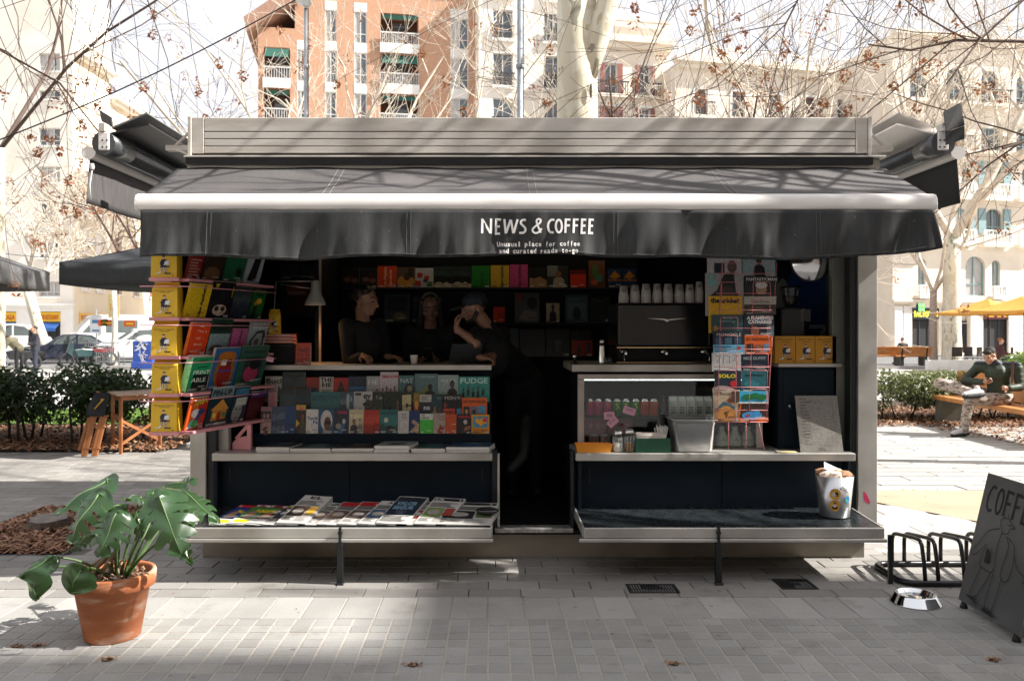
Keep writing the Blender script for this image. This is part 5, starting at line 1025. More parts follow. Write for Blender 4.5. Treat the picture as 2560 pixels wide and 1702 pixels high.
def can(px0, px1, py0, py1, d, kind, lb, grp):
    X = (PX(px0,d)+PX(px1,d))/2; rr = (PX(px1,d)-PX(px0,d))/2; zb_ = PZ(py1,d); h = PZ(py0,d)-zb_
    o = thing('drink_can', lb, 'can', (X, d, zb_), group=grp); c1, c2 = can_cols[kind]
    mb = MB(); mb.lathe([(rr*.75,0),(rr,.006),(rr,h*.86)], (X,d,zb_), 18); mb.build('body', PR(c1), o)
    mb = MB(); mb.lathe([(rr,h*.862),(rr*.78,h*.96),(rr*.8,h),(rr*.72,h),(rr*.7,h*.97),(.0001,h*.97)], (X,d,zb_), 18); mb.build('lid', steel_shiny, o)
    pr = Print(); pr.stroke([(.25*rr,.25*h),(-.3*rr,.22*h),(.0,.1*h),(.3*rr,-.02*h),(-.3*rr,-.08*h)], rr*.22, c2); pr.stroke([(-.75*rr,-.15*h),(.75*rr,-.15*h)], rr*.35, c2)
    pr.build('label_print', o, lambda u, v, k: (X+u, d-math.sqrt(max(0,rr*rr-u*u))-.0012-k, zb_+h*.5+v))
for i, (a, b, kd, lb) in enumerate(((272,360,'pink','first pink drink can behind the fridge frame'),(362,455,'pink','second pink drink can in the fridge'),(463,556,'pink','third pink drink can beside the green ones'),(564,656,'green','first green drink can next to the pink cans'),(660,755,'green','middle green drink can behind the pink card'),(762,855,'green','third green drink can beside the orange ones'),(860,952,'orange','left orange drink can in the fridge'),(958,1050,'orange','right orange drink can in the fridge'))):
    can(1400+a/SC4, 1400+b/SC4, 900+415/SC4, 900+592/SC4, 6.02, kd, lb, 'drink cans on the fridge shelf')
X, d = PX(1400+1110/SC4, 6.05), 6.05; r2 = thing('dark_bottle', 'dark glass bottle between the orange cans and the white cartons', 'bottle', (X, d, zsh)); mb = MB(); mb.lathe([(.0001,0),(.022,0),(.024,.01),(.024,.075),(.010,.105),(.009,.13),(.0001,.13)], (X,d,zsh), 16); mb.build('glass_body', M('dark_glass', (.012,.012,.014), .15), r2); mb = MB(); mb.lathe([(.0105,.131),(.0105,.14),(.0001,.14)], (X,d,zsh), 12); mb.build('cap', black_metal, r2)
for i, nth_ in enumerate(('first', 'second', 'third', 'fourth', 'fifth')):
    a, b = 1400+(1175+93*i)/SC4, 1400+(1260+93*i)/SC4; d = 6.02; x0_, x1_ = PX(a,d), PX(b,d); zb_ = zsh; h = PZ(900+390/SC4,d)-zb_
    o = thing('water_carton', nth_ + ' white water carton with black block lettering in the fridge', 'carton', (x0_, d, zb_), group='white cartons in the fridge')
    mb = MB(); w_ = x1_-x0_; mb.box(x0_, x1_, d, d+w_, zb_, zb_+h*.78); V = [(x0_,d,zb_+h*.781),(x1_,d,zb_+h*.781),(x1_,d+w_,zb_+h*.781),(x0_,d+w_,zb_+h*.781),(x0_,d+w_*.48,zb_+h*.95),(x1_,d+w_*.48,zb_+h*.95)]; mb.add(V, [(0,1,5,4),(2,3,4,5),(1,2,5),(3,0,4)]); mb.box(x0_, x1_, d+w_*.46, d+w_*.54, zb_+h*.945, zb_+h)
    mb.build('carton', M('carton_white', (.5,.49,.47), .55), o)
    pr = Print(); 
    for k, t_ in enumerate(('AGUA','MUCHA','MEJOR')): pr.t(t_, x0_+w_*.16, zb_+h*(.40-.13*k), h*.09, INK, .05, w_*.68)
    pr.stroke([(x0_+w_*.2,zb_+h*.55),(x0_+w_*.2,zb_+h*.67),(x0_+w_*.4,zb_+h*.67),(x0_+w_*.4,zb_+h*.55)], w_*.03, INK, True); pr.e(x0_+w_*.22, zb_+h*.06, w_*.06, h*.025, INK)
    pr.build('lettering', o, lambda u, v, k: (u, d-.0006-k, v))
can_cols['grey'] = ('#8f8a88','#96202c')
for i, (a, b, lb) in enumerate(((305,418,'left pale drink can on the fridge floor'),(425,540,'right pale drink can on the fridge floor'))): can(1400+a/SC4, 1400+b/SC4, 900+775/SC4, 900+925/SC4, 6.02, 'grey', lb, 'pale cans on the fridge floor')
milk = M('milky_glass', (.42,.42,.37), .25, 0, .06, 5)
for i, (a, b, nth_) in enumerate(((1668,1800,'left'),(1806,1938,'middle'),(1945,2075,'right'))):
    d = 6.0; X = (PX(1400+a/SC4,d)+PX(1400+b/SC4,d))/2; rr = (PX(1400+b/SC4,d)-PX(1400+a/SC4,d))/2; zb_ = ZS+.003; h = PZ(900+705/SC4,d)-zb_
    o = thing('milk_bottle', nth_ + ' squat pale milk bottle behind the fridge glass', 'bottle', (X, d, zb_), group='milk bottles in the fridge')
    mb = MB(); mb.lathe([(.0001,0),(rr*.92,0),(rr,.008),(rr,h*.50),(rr*.45,h*.80),(rr*.42,h*.86)], (X,d,zb_), 22); mb.build('bottle_body', milk, o)
    mb = MB(); mb.lathe([(rr*.50,h*.86),(rr*.50,h),(.0001,h)], (X,d,zb_), 18); mb.build('cap', M('cap_cream', (.5,.49,.45), .5), o)
    pr = Print(); pr.t('CABINET', -rr*.6, 0, .010, INK, .0, rr*1.2); pr.e(0,.018,.006,.005,INK); pr.lines(-rr*.4,rr*.4,-.02,-.006,2,'#44443f',.4); pr.build('label_print', o, lambda u, v, k: (X+u, d-math.sqrt(max(0,rr*rr-u*u))-.001-k, zb_+h*.28+v))
note(1400+743/SC4, 900+543/SC4, fy-.008, .088, .052, 18, ['GIFT CARD'], 'upper pink gift card stuck on the fridge glass', 'pink cards')
note(1400+528/SC4, 900+595/SC4, fy-.008, .075, .052, -4, ['NEWS', '& COFFEE'], 'left pink card stuck on the fridge glass', 'pink cards')
note(1400+565/SC4, 900+663/SC4, fy-.012, .080, .050, -42, ['GIFT CARD'], 'slanted pink card overlapping another on the fridge glass', 'pink cards')
# things on the right middle shelf
zs = ZS + .0005
def P4(x, y, d): return at(1400+x/SC4, 900+y/SC4, d)
a, b = P4(165,0,5.72).x, P4(555,0,5.72).x; h = .055
r = thing('orange_tray', 'shallow orange tray at the left end of the right shelf', 'tray', ((a+b)/2, 5.74, zs)); mb = MB(); y0, y1 = 5.685, 5.80; i_ = .012
O = [(a,y0,zs+h),(b,y0,zs+h),(b,y1,zs+h),(a,y1,zs+h)]; B = [(a+i_,y0+i_,zs),(b-i_,y0+i_,zs),(b-i_,y1-i_,zs),(a+i_,y1-i_,zs)]; I = [(p[0]+(.003 if p[0]==a else -.003),p[1]+(.003 if p[1]==y0 else -.003),p[2]) for p in O]; J = [(p[0],p[1],zs+.004) for p in B]
mb.add(O+B+I+J, [(0,4,5,1)[::-1],(1,5,6,2)[::-1],(2,6,7,3)[::-1],(3,7,4,0)[::-1],(0,1,9,8),(1,2,10,9),(2,3,11,10),(3,0,8,11),(8,9,13,12),(9,10,14,13),(10,11,15,14),(11,8,12,15),(12,13,14,15)]); mb.build('tray', M('orange_plastic', (.72,.27,.02), .45, 0, .05, 6), r)
def shaker(px0, px1, top, fill, fm, lb):
    d = 5.735; X = (P4(px0,0,d).x+P4(px1,0,d).x)/2; rr = (P4(px1,0,d).x-P4(px0,0,d).x)/2; h = P4(0,top,d).z-zs
    o = thing('sugar_shaker', lb, 'sugar shaker', (X,d,zs), group='glass sugar shakers')
    mb = MB(); n = 24; V = []; prof = [(rr,0),(rr,h*.84)]
    mb.lathe([(.0001,.002),(rr*.95,.002),(rr,.01),(rr*.96,h*.72),(rr*.86,h*.84)], (X,d,zs), 24); mb.build('ribbed_glass', glass_m, o)
    for k in range(12):
        t = 6.283*k/12; mb = MB(); mb.tube([(X+rr*math.cos(t),d+rr*math.sin(t),zs+.012),(X+rr*.96*math.cos(t),d+rr*.96*math.sin(t),zs+h*.7)], .0016, 4); mb.build('rib', M('rib_glass', (.5,.5,.5), .1, 0, .05, 5), o)
    mb = MB(); mb.lathe([(.0001,.005),(rr*.9,.005),(rr*.88,h*fill),(.0001,h*fill+.004)], (X,d,zs), 20); mb.build('contents', fm, o)
    mb = MB(); mb.lathe([(rr*.9,h*.85),(rr*.92,h*.93),(rr*.6,h),(.0001,h)], (X,d,zs), 20); mb.build('lid', chrome, o)
shaker(565,675,755,.42,M('white_sugar', (.78,.76,.72), .9, 0, .05, 60),'glass sugar shaker with white sugar on the right shelf'); shaker(685,805,740,.40,M('brown_sugar', (.30,.14,.045), .9, 0, .3, 120, .3, 200),'glass sugar shaker with brown sugar on the right shelf')
a, b = P4(805,0,5.72).x, P4(1175,0,5.72).x; h = P4(0,838,5.70).z-zs
r = thing('green_caddy', 'dark green box holding napkins and stirrers on the right shelf', 'box', ((a+b)/2, 5.73, zs)); green = M('green_lacquer', (.012,.085,.042), .45, 0, .1, 6)
for bx in ((a,b,5.69,5.698,zs,zs+h),(a,b,5.81,5.818,zs,zs+h),(a,a+.008,5.699,5.809,zs,zs+h),(b-.008,b,5.699,5.809,zs,zs+h)): mb = MB(); mb.box(*bx); mb.build('side', green, r, .001)
mb = MB(); mb.box(a+.009,b-.009,5.699,5.809,zs,zs+.008); mb.build('bottom', green, r)
for k in range(5):
    mb = MB(); x_ = a+.012; mb.box(x_+.0, x_+.20-.006*k, 5.715+.016*k, 5.726+.016*k, zs+.01, zs+h+.022+.006*(k%3)); o = mb.build('napkin', M('napkin_paper', (.62,.56,.50), .9), None, .002, ['first','second','third','fourth','fifth'][k]+' folded napkin from the front in the green box', 'napkin', 'napkins in the green box')
sx, sy = P4(1085,0,5.75).x, 5.755
r = thing('stirrer_cup', 'clear cup of white stirrers standing in the green box', 'cup', (sx,sy,zs+.009)); mb = MB(); mb.lathe([(.0001,.0),(.028,.0),(.036,.085),(.0345,.085),(.027,.004)], (sx,sy,zs+.009), 18); mb.build('cup_wall', glass_m, r)
q = random.Random(4)
for k in range(34):
    t = q.uniform(0, 6.28); rr = .022*math.sqrt(q.random()); px_, py_ = sx+rr*math.cos(t), sy+rr*math.sin(t); ln = q.uniform(.135,.165); k2 = 1.75
    mb = MB(); mb.bar((px_,py_,zs+.014), (sx+(px_-sx)*k2+q.uniform(-.012,.012), sy+(py_-sy)*k2, zs+.014+ln), .0055, .0012, up=(0,1,0)); mb.build('stirrer', M('stirrer_white', (.68,.66,.63), .7), r)
# steel gastro container
d = 5.70; a, b = P4(1205,0,d).x, P4(1665,0,d).x; ab, bb_ = P4(1235,0,d).x, P4(1650,0,d).x; zt_ = P4(0,640,d).z; 
r = thing('steel_container', 'deep brushed steel tub with rolled rim on the right shelf', 'steel tub', ((a+b)/2, 5.8, zs)); mb = MB()
def rr_loop(x0_, x1_, y0_, y1_, z_, rad, n=5):
    P = []
    for cx2, cy2, a0 in ((x1_-rad,y1_-rad,0),(x0_+rad,y1_-rad,90),(x0_+rad,y0_+rad,180),(x1_-rad,y0_+rad,270)):
        for j in range(n): t = R(a0+90*j/(n-1)); P.append((cx2+rad*math.cos(t), cy2+rad*math.sin(t), z_))
    return P
lv = [(ab+.02,bb_-.02,5.71,5.86,zs),(ab+.004,bb_-.004,5.695,5.875,zs+.012),(a+.004,b-.004,5.675,5.89,zt_-.035),(a+.0,b-.0,5.672,5.893,zt_-.03),(a+.0,b-.0,5.671,5.894,zt_-.004),(a-.012,b+.014,5.655,5.91,zt_),(a-.012,b+.014,5.655,5.91,zt_+.003),(a+.004,b-.004,5.678,5.887,zt_+.001),(ab+.01,bb_-.01,5.70,5.87,zs+.02)]
L_ = [rr_loop(*l[:4], l[4], .028) for l in lv]; n = 20; V = [p for l in L_ for p in l]; mb.add(V, [(i*n+j, i*n+(j+1)%n, (i+1)*n+(j+1)%n, (i+1)*n+j) for i in range(len(lv)-1) for j in range(n)], 0, True); mb.add(L_[0], [tuple(reversed(range(n)))]); mb.add(L_[-1], [tuple(range(n))])
mb.build('tub', M('brushed_tub', (.58,.58,.57), .34, .85, .08, 5, .03, 300), r)
pr = Print(); cx_ = (a+b)/2+.0; 
for k, hh in enumerate((.012,.02,.01,.014)): pr.stroke([(cx_-.012+.009*k, zs+.10),(cx_-.014+.009*k, zs+.10+hh)], .0018, INK)
pr.t('news', cx_-.022, zs+.093, .008, INK, .02); pr.build('etched_mark', r, lambda u, v, k: (u, 5.6825+(zs+.16-v)*.09-.001-k, v))
# yellow note on the shelf
X = PX(1966,5.70); r = thing('note_pad', 'flat pale yellow note pad on the right shelf', 'note pad', (X,5.72,zs)); mb = MB(); mb.box(X-.065,X+.065,5.675,5.74,zs,zs+.007); mb.build('pad', M('pale_yellow_paper', (.55,.50,.25), .8), r, .001)
mb = MB(); mb.box(X-.066,X-.045,5.674,5.741,zs+.0071,zs+.009); mb.build('binding', page_edge, r)
# blue locker, capsule boxes, menu board
SR = 2.85
def P5(x, y, d): return at(1700+x/SR, 600+y/SR, d)
lx0, lx1 = P5(705,0,5.86).x, P5(1120,0,5.86).x; lz1 = P5(0,905,5.86).z
r = thing('locker', 'dark navy metal locker with steel top on the right shelf', 'locker', ((lx0+lx1)/2, 6.0, ZS)); mb = MB(); mb.box(lx0, lx1, 5.87, 6.3, ZS+.001, lz1); mb.build('body', navy, r, .003)
mb = MB(); mb.box(lx0+.03, lx1-.02, 5.862, 5.8695, ZS+.02, lz1-.02); mb.build('door', navy, r, .003)
mb = MB(); mb.cyl((lx0+.075,5.855,P5(0,1180,5.86).z),(lx0+.075,5.8615,P5(0,1180,5.86).z),.009,n=12); mb.box(lx0+.072,lx0+.078,5.845,5.8545,P5(0,1200,5.86).z,P5(0,1180,5.86).z); mb.build('lock', chrome, r)
mb = MB(); mb.box(lx0-.008, lx1+.03, 5.845, 6.3, lz1+.001, P5(0,880,5.85).z); mb.build('top_plate', steel, r, .003)
ztop = P5(0,880,5.85).z + .0005
for i, (a, b, nm_) in enumerate(((677,822,'left'),(826,960,'middle'),(964,1114,'right'))):
    d = 5.87; a_, b_ = P5(a,0,d).x, P5(b,0,d).x; h = P5(0,684,d).z - ztop
    r = thing('capsule_box', nm_ + ' of three mustard capsule boxes on the blue locker', 'box', (a_,d,ztop), group='mustard boxes on the locker'); w_ = b_-a_
    mb = MB(); mb.box(a_, b_, d, d+.06, ztop, ztop+h); mb.build('carton', M('mustard_card', (.50,.235,.012), .55, 0, .06, 6), r, .001)
    pr = Print(); pr.t('SPECIALTY COFFEE', a_+w_*.1, ztop+h*.85, h*.055, INK, .0, w_*.78); pr.t('CAPSULES', a_+w_*.32, ztop+h*.76, h*.055, INK, .0, w_*.4); figure(pr, a_+w_*.52, ztop+h*.14, h*.56); pr.e(a_+w_*.9, ztop+h*.08, w_*.04, h*.02, '#3a2408')
    pr.build('front_print', r, lambda u, v, k: (u, d-.0006-k, v))
d = 5.70; C_ = [P5(860,1482,d), P5(1165,1480,d)]; Tp = [P5(818,1078,d+.11), P5(1122,1078,d+.11)]
o0 = C_[0].copy(); o0.z = zs; w_ = C_[1].x-C_[0].x; Vv = (Tp[0]-C_[0]); Vv.x *= 1
menu = mag('menu_board', 'menu board', 'tilted pale grey menu board leaning on the blue locker', 'menu', (o0.x, d, zs), (1,0,0), Vv, w_, Vv.length, .006, '#7d7a74')
pr = Print(.0004); H_ = Vv.length; names = ['ESPRESSO','DOUBLE ESPRESSO','CORTADO','LATTE','ICED LATTE','CAPPUCCINO','FLAT WHITE','AMERICANO','BATCH BREW','CHAI LATTE','COLD BREW','MATCHA','HOT DRINKS','WATER','+OAT MILK']; pric = ['1.60','2.10','1.80','2.30','2.80','2.50','2.60','2.00','2.40','3.20','3.00','3.30','2.50','1.20','0.30']
for i, (nm_, p_) in enumerate(zip(names, pric)):
    y = H_*(.935 - .0575*i); wd_ = .011*len(nm_)*.5; pr.t(nm_, w_*.10, y, H_*.016, INK, .03, min(w_*.32, .0052*len(nm_)+.004)); pr.t(p_, w_*.84, y, H_*.015, INK, .0)
    if i in (1,3,8,12,14): pr.t('single or large', w_*.44, y, H_*.011, '#4a4844', .0, w_*.22)
    pr.r(w_*.09, y-H_*.018, w_*.93, y-H_*.0165, '#3a3936')
pr.t('NEWS', w_*.42, H_*.055, H_*.02, INK, .02, w_*.12); pr.t('& COFFEE', w_*.39, H_*.025, H_*.02, INK, .02, w_*.18)
pr.stroke([(w_*.10,H_*.302),(w_*.2,H_*.309),(w_*.24,H_*.303)], H_*.012, INK)
pr.build('menu_print', menu, lambda u, v, k: (u, v, k+.0004))
# coffee grinder, round mirror, blue poster
X, d = P5(800,0,6.05).x, 6.1; zg = P5(0,690,6.1).z
r = thing('coffee_grinder', 'black coffee grinder with clear hopper behind the capsule boxes', 'grinder', (X,d,zg-.0)); mb = MB(); mb.box(X-.08,X+.10,6.05,6.3,ztop,P5(0,482,6.05).z); mb.build('body', M('grinder_black', (.008,.008,.009), .35), r, .015, seg=2)
z_ = P5(0,478,6.05).z; mb = MB(); mb.lathe([(.03,.0),(.045,.03),(.06,.09),(.068,.14)], (X+.02,6.15,z_), 22); mb.build('hopper', glass_m, r); mb = MB(); mb.lathe([(.07,.141),(.07,.155),(.0001,.158)], (X+.02,6.15,z_), 22); mb.build('lid', black_metal, r); mb = MB(); mb.lathe([(.0001,.004),(.03,.004),(.044,.03),(.058,.085),(.0001,.09)], (X+.02,6.15,z_), 18); mb.build('beans', M('coffee_beans', (.03,.015,.008), .4, 0, .4, 120, .6, 150), r)
mb = MB(); mb.box(X+.06,X+.13,6.045,6.2,P5(0,580,6.05).z,P5(0,492,6.05).z); mb.build('doser', glass_m, r)
c = P5(935,150,5.95); r = thing('round_mirror', 'round convex mirror under the valance near the right post', 'mirror', c); mb = MB(); mb.lathe([(.0001,.03),(.06,.026),(.11,.012),(.135,0)], c, 32, M=Matrix.Rotation(R(90),3,'X') @ Matrix.Identity(3)); mb.build('mirror_dome', chrome, r)
mb = MB(); mb.lathe([(.135,-.003),(.147,.0),(.149,-.012),(.0001,-.015)], c, 32, M=Matrix.Rotation(R(90),3,'X')); mb.build('rim', black_metal, r)
a, b = P5(690,0,6.5).x, P5(1105,0,6.5).x; mag('poster', 'poster', 'deep blue poster with curved pale shapes on the right side wall', 'posters', (a,6.5,P5(0,700,6.5).z), (1,0,0), (0,0,1), b-a, P5(0,130,6.5).z-P5(0,700,6.5).z, .004, '#0e1c20', [('e',.72,.55,.24,.5,'#153f78'),('e',.45,.5,.3,.45,'#12346a'),('e',.1,.45,.12,.3,'#6f746c'),('s',[(.1,.3),(.18,.28),(.22,.33)],.02,'#14181a'),('s',[(.06,.2),(.16,.22)],.02,'#14181a'),('p',[(.8,.0),(1,.02),(1,.14),(.88,.2),(.78,.1)],'#b9b9ac'),('e',.9,.08,.05,.04,'#1c2620')])
# ---- pink wire rack with magazines
WR = thing('wire_rack', 'pink wire magazine rack standing on the right shelf', 'magazine rack', (P5(430,0,5.6).x, 5.62, ZS))
Dw = 5.60; wire = M('pink_wire', (.55,.17,.18), .45)
def wl(pts, rad=.0022): mb = MB(); mb.tube([P5(x, y, d_) for x, y, d_ in pts], rad, 5); return mb.build('wire', wire, WR)
tiersY = [(165,262,'t0'),(300,402,'t1'),(425,522,'t2'),(550,650,'t3'),(678,800,'t4'),(808,925,'t5'),(928,1070,'t6'),(1062,1295,'t7')]
for k, (yt, yb_, _) in enumerate(tiersY):
    dd = 5.665 - .006*k
    for xc, lean_ in ((325, 0), (550, 0)):
        sl = (1295-yb_)*.0; x0_, x1_ = xc-55, xc+68; off = int((1300-yb_)*.03)
        wl([(x0_+off,yb_,dd),(x0_+off,yt+8,dd),(x0_+off+8,yt,dd),(x1_+off-8,yt,dd),(x1_+off,yt+8,dd),(x1_+off,yb_,dd)])
    o_ = int((1300-yb_)*.03); wl([(232+o_,yb_-22,dd-.002),(628+o_,yb_-22,dd-.002)])
wl([(232,1296,5.64),(622,1296,5.64)]); wl([(232,1210,5.639),(625,1212,5.639)]); wl([(238,1295,5.68),(300,160,5.76)],.003); wl([(620,1295,5.68),(690,160,5.76)],.003); wl([(345,1296,5.66),(345,1490,5.68)],.003); wl([(470,1296,5.66),(470,1490,5.68)],.003)
wl([(560,1296,5.66),(600,1488,5.68)],.003)
G8 = 'magazines in the pink wire rack'
items = [(195,440,90,262,0,'#a9a4a6','magazine','grey magazine with red blocky title Face at the top of the wire rack',[('t','FACE',.05,.8,.15,'#a8282c',.85,.05),('r',.2,.15,.5,.55,'#26303a'),('e',.72,.4,.14,.25,'#5a4a44')]),
 (447,680,90,268,0,'#7f969a','magazine','pale blue magazine titled METAL with a man in black',[('t','METAL',.2,.74,.16,'#b7c4c4',.65,.0)]+person_ops(.5,.0,.2,'#4a342a','#14171c','#120f0e',.78)),
 (182,455,242,540,1,'#8b8c8d','magazine','grey magazine with aqua letters and a dark smiling head',[('t','I',.1,.9,.05,'#4fb0a6',.1,.05),('t','D',.12,.72,.13,'#4fb0a6',.14,.06),('p',[(.1,.45),(.3,.6),(.5,.98),(.75,.98),(.8,.55),(.95,.45),(.95,.3),(.1,.3)],'#191c1f'),('e',.55,.5,.2,.2,'#3a2c28'),('r',.08,0,.95,.3,'#20262a'),('t','N',.1,.12,.07,'#4fb0a6',.1,.05)]),
 (460,700,262,420,1,'#141a20','magazine','black magazine titled FANTASTICMAN with a white haired man',[('t','FANTASTICMAN',.06,.8,.13,'#c2c4c2',.9,.02),('e',.5,.4,.16,.26,'#9a7a66'),('e',.5,.6,.18,.15,'#b8b4ae'),('p',[(.25,0),(.75,0),(.68,.2),(.32,.2)],'#23262c')]),
 (205,445,405,662,2,'#c79a0c','magazine','yellow magazine titled the cricket in the wire rack',[('t','the cricket',.06,.82,.13,INK,.86,.06)]),
 (458,685,405,530,2,'#a7a29c','magazine','white topped magazine titled Openhouse',[('r',0,0,1,.55,'#3a3230'),('t','Openhouse',.2,.64,.16,'#3a3432',.62,.0),('e',.4,.25,.3,.2,'#5a4a3c')]),
 (225,450,535,660,3,'#23444a','magazine','dark teal magazine titled design anthology',[('t','design',.36,.78,.13,'#7fa0a0',.34,.0),('t','anthology',.26,.58,.13,'#7fa0a0',.5,.0),('e',.12,.2,.08,.2,'#8a6a20')]),
 (456,672,530,690,3,'#1a2028','magazine','dark magazine titled A FLAMENCO CATHARSIS in the wire rack',[('t','A FLAMENCO',.1,.76,.14,'#b5b9bc',.86,.04),('t','CATHARSIS',.14,.58,.14,'#b5b9bc',.78,.04),('e',.36,.25,.14,.22,'#7a4a38'),('r',.75,.0,.98,.5,'#56626c')]),
 (236,460,652,815,4,'#15202c','magazine','dark blue magazine titled MONOCLE with three figures in the wire rack',[('t','MONOCLE',.12,.78,.14,'#b8bdbf',.78,.0),('r',.08,.45,.3,.72,'#31506a'),('r',.38,.45,.6,.72,'#3a5a70'),('r',.68,.45,.9,.72,'#2c4a60'),('r',0,0,1,.42,'#5a9ab8'),('l',.05,.6,.08,.38,3,'#15303e'),('e',.82,.28,.06,.07,'#b0302a')]),
 (462,656,680,812,4,'#c65a20','magazine','orange magazine titled ENTREPRENEURS in the wire rack',[('t','ENTREPRENEURS',.06,.72,.14,'#33180c',.9,.02),('r',.08,.12,.32,.55,'#2a2426'),('r',.38,.1,.6,.5,'#7a5440'),('r',.68,.15,.92,.55,'#5a7a90')]),
 (228,436,806,935,5,'#a7a6a6','magazine','white magazine with mirrored outline letters reading SELF',[('s',[(.15,.45),(.3,.8),(.15,.85)],.015,'#2a2a2c'),('s',[(.4,.4),(.4,.85),(.55,.85)],.015,'#2a2a2c'),('s',[(.6,.4),(.6,.85)],.015,'#2a2a2c'),('s',[(.7,.85),(.9,.85),(.72,.6),(.92,.5)],.015,'#2a2a2c')]),
 (440,628,814,930,5,'#15202c','magazine','navy magazine titled NICE OUTFIT',[('t','NICE OUTFIT',.08,.66,.18,'#a9b4ba',.84,.0),('e',.5,.2,.5,.2,'#3a4048')]),
 (246,436,930,1080,6,'#1d2a38','magazine','navy magazine titled SOLO with a red dot',[('t','SOLO',.14,.66,.16,'#c9b42c',.66,.04),('e',.72,.38,.13,.14,'#b0202a'),('e',.3,.1,.4,.18,'#a09690')]),
 (440,618,935,1080,6,'#235c66','magazine','teal magazine titled apartamento in the wire rack',[('t','apartamento',.14,.76,.12,'#0d2a30',.74,.03),('e',.4,.35,.3,.2,'#2c7078'),('e',.55,.05,.5,.15,'#123a40')]),
 (236,425,1075,1292,7,'#a4947e','magazine','beige magazine titled Record with a tan paper package in the wire rack',[('t','Record',.28,.86,.1,INK,.5,.0),('p',[(.1,.4),(.4,.66),(.8,.5),(.85,.4)],'#3a5a64'),('e',.62,.68,.08,.08,'#6a3a2a'),('p',[(.12,.02),(.85,.02),(.85,.32),(.6,.5),(.4,.5),(.12,.35)],'#b07c40'),('s',[(.4,.28),(.55,.25),(.5,.15),(.45,.3),(.6,.32)],.03,'#2a1c12'),('r',.7,.62,1,.98,'#4a3a30')]),
 (418,630,1078,1294,7,'#3aa0c4','magazine','blue and orange magazine with green palms in the wire rack',[('r',0,0,1,.6,'#3a2a26'),('r',0,0,1,.14,'#d0661c'),('p',[(.0,.0),(.1,.6),(.06,.6),(0,.3)],'#d0661c'),('e',.3,.8,.18,.1,'#1c6a3c'),('e',.55,.84,.18,.1,'#1c6a3c'),('e',.78,.8,.18,.1,'#1c6a3c'),('e',.45,.2,.34,.14,'#3a8ac0'),('e',.6,.3,.12,.1,'#3a8ac0'),('e',.3,.2,.06,.04,'#b0303c'),('r',0,.6,1,.64,'#d6d6d0')])]
for x0_, x1_, y0_, y1_, k, col, nm, lb, ops in items:
    dd = 5.675 + .0115*(7-k); a = P5(x0_,y1_,dd); b = P5(x1_,y1_,dd); t_ = P5(x0_,y0_,dd+.03); h = a.z; sx_ = .0
    U = Vector((1,0,0)); V = Vector((.05,.035,1)); 
    mag(nm, 'magazine', lb, G8, (a.x, dd, a.z), U, V, b.x-a.x, (t_.z-a.z)*1.02, .006, col, ops, '#c0a010' if k in (2,6) else None)
# metal waste bin full of paper on the right fold-down shelf
X, d = PX(2086,5.50), 5.50; zb_ = .3435; h = PZ(1192,5.42)-zb_
BIN = thing('waste_bin', 'brushed metal bin with round stickers and crumpled paper on the right fold-down shelf', 'bin', (X,d,zb_)); r = BIN
mb = MB(); mb.lathe([(.0001,.001),(.09,.001),(.093,.004),(.119,h),(.116,h),(.09,.01),(.0001,.01)], (X,d,zb_), 40); mb.build('bucket', M('bin_steel', (.60,.60,.60), .3, .9, .06, 5, .02, 300), r)
def onbin(u, v, k): 
    rr = .0935 + (.119-.0935)*(v/h); t = u/rr; return (X + rr*math.sin(t) + math.sin(t)*k*3, d - rr*math.cos(t) - math.cos(t)*(k*3+.0008), zb_+v)
for (u, v, rot, cols) in ((-.037,.16,10,'a'),(-.037,.085,8,'b'),(.045,.125,0,'c')):
    pr = Print()
    if cols == 'c': pr.e(u,v,.02,.024,'#3f86b0').e(u-.006,v-.008,.01,.01,'#4fa88a')
    else:
        pr.e(u,v,.034,.037,'#c9922e').e(u,v,.029,.031,'#d0a040')
        if cols == 'a': pr.e(u+.008,v,.010,.017,INK).e(u-.010,v,.008,.014,'#c9c6c0').e(u+.002,v-.008,.006,.01,'#a89a94')
        else: pr.e(u,v-.012,.018,.012,'#4a1c14').e(u,v+.001,.013,.011,'#c9b9ac').e(u,v+.017,.006,.006,INK)
    pr.build('sticker', r, onbin)
pr = Print(); pr.t('NEWS', .0, .205, .010, INK, .03, rot=-28); pr.t('&COFFEE', -.012, .197, .010, INK, .03, rot=-28); pr.t('news', .02, .055, .008, '#55504c', .0, rot=18); pr.build('sticker_print', r, onbin)
q = random.Random(8)
for k in range(7):
    t = k*.9; cx2, cy2 = X + .07*math.cos(t)*(k > 0), d + .07*math.sin(t)*(k > 0) ; rr = q.uniform(.04,.055); mb = MB(); mb.ell((cx2,cy2,zb_+h+.004+.01*(k==0)), (rr,rr*.9,rr*.7), 7)
    mb.v = [(cx2+(a-cx2)*f, cy2+(b-cy2)*f, c_) for (a, b, c_), f in zip(mb.v, [q.uniform(.8,1.25) for _ in mb.v])]; mb.sm = [False]*len(mb.f)
    mb.build('crumpled_paper', M('kraft_paper', (.36,.19,.10), .8, 0, .2, 20) if k % 3 == 0 else M('napkin_crumple', (.62,.50,.42), .85, 0, .1, 20), r)
Mx = Matrix.Translation((X-.03,d-.02,zb_+h+.045)) @ Matrix.Rotation(R(25),4,'Y') @ Matrix.Rotation(R(-50),4,'X'); mb = MB(); mb.box(-.05,.05,-.002,.002,-.03,.03, M=Mx); mb.build('receipt_card', white_paper, r)
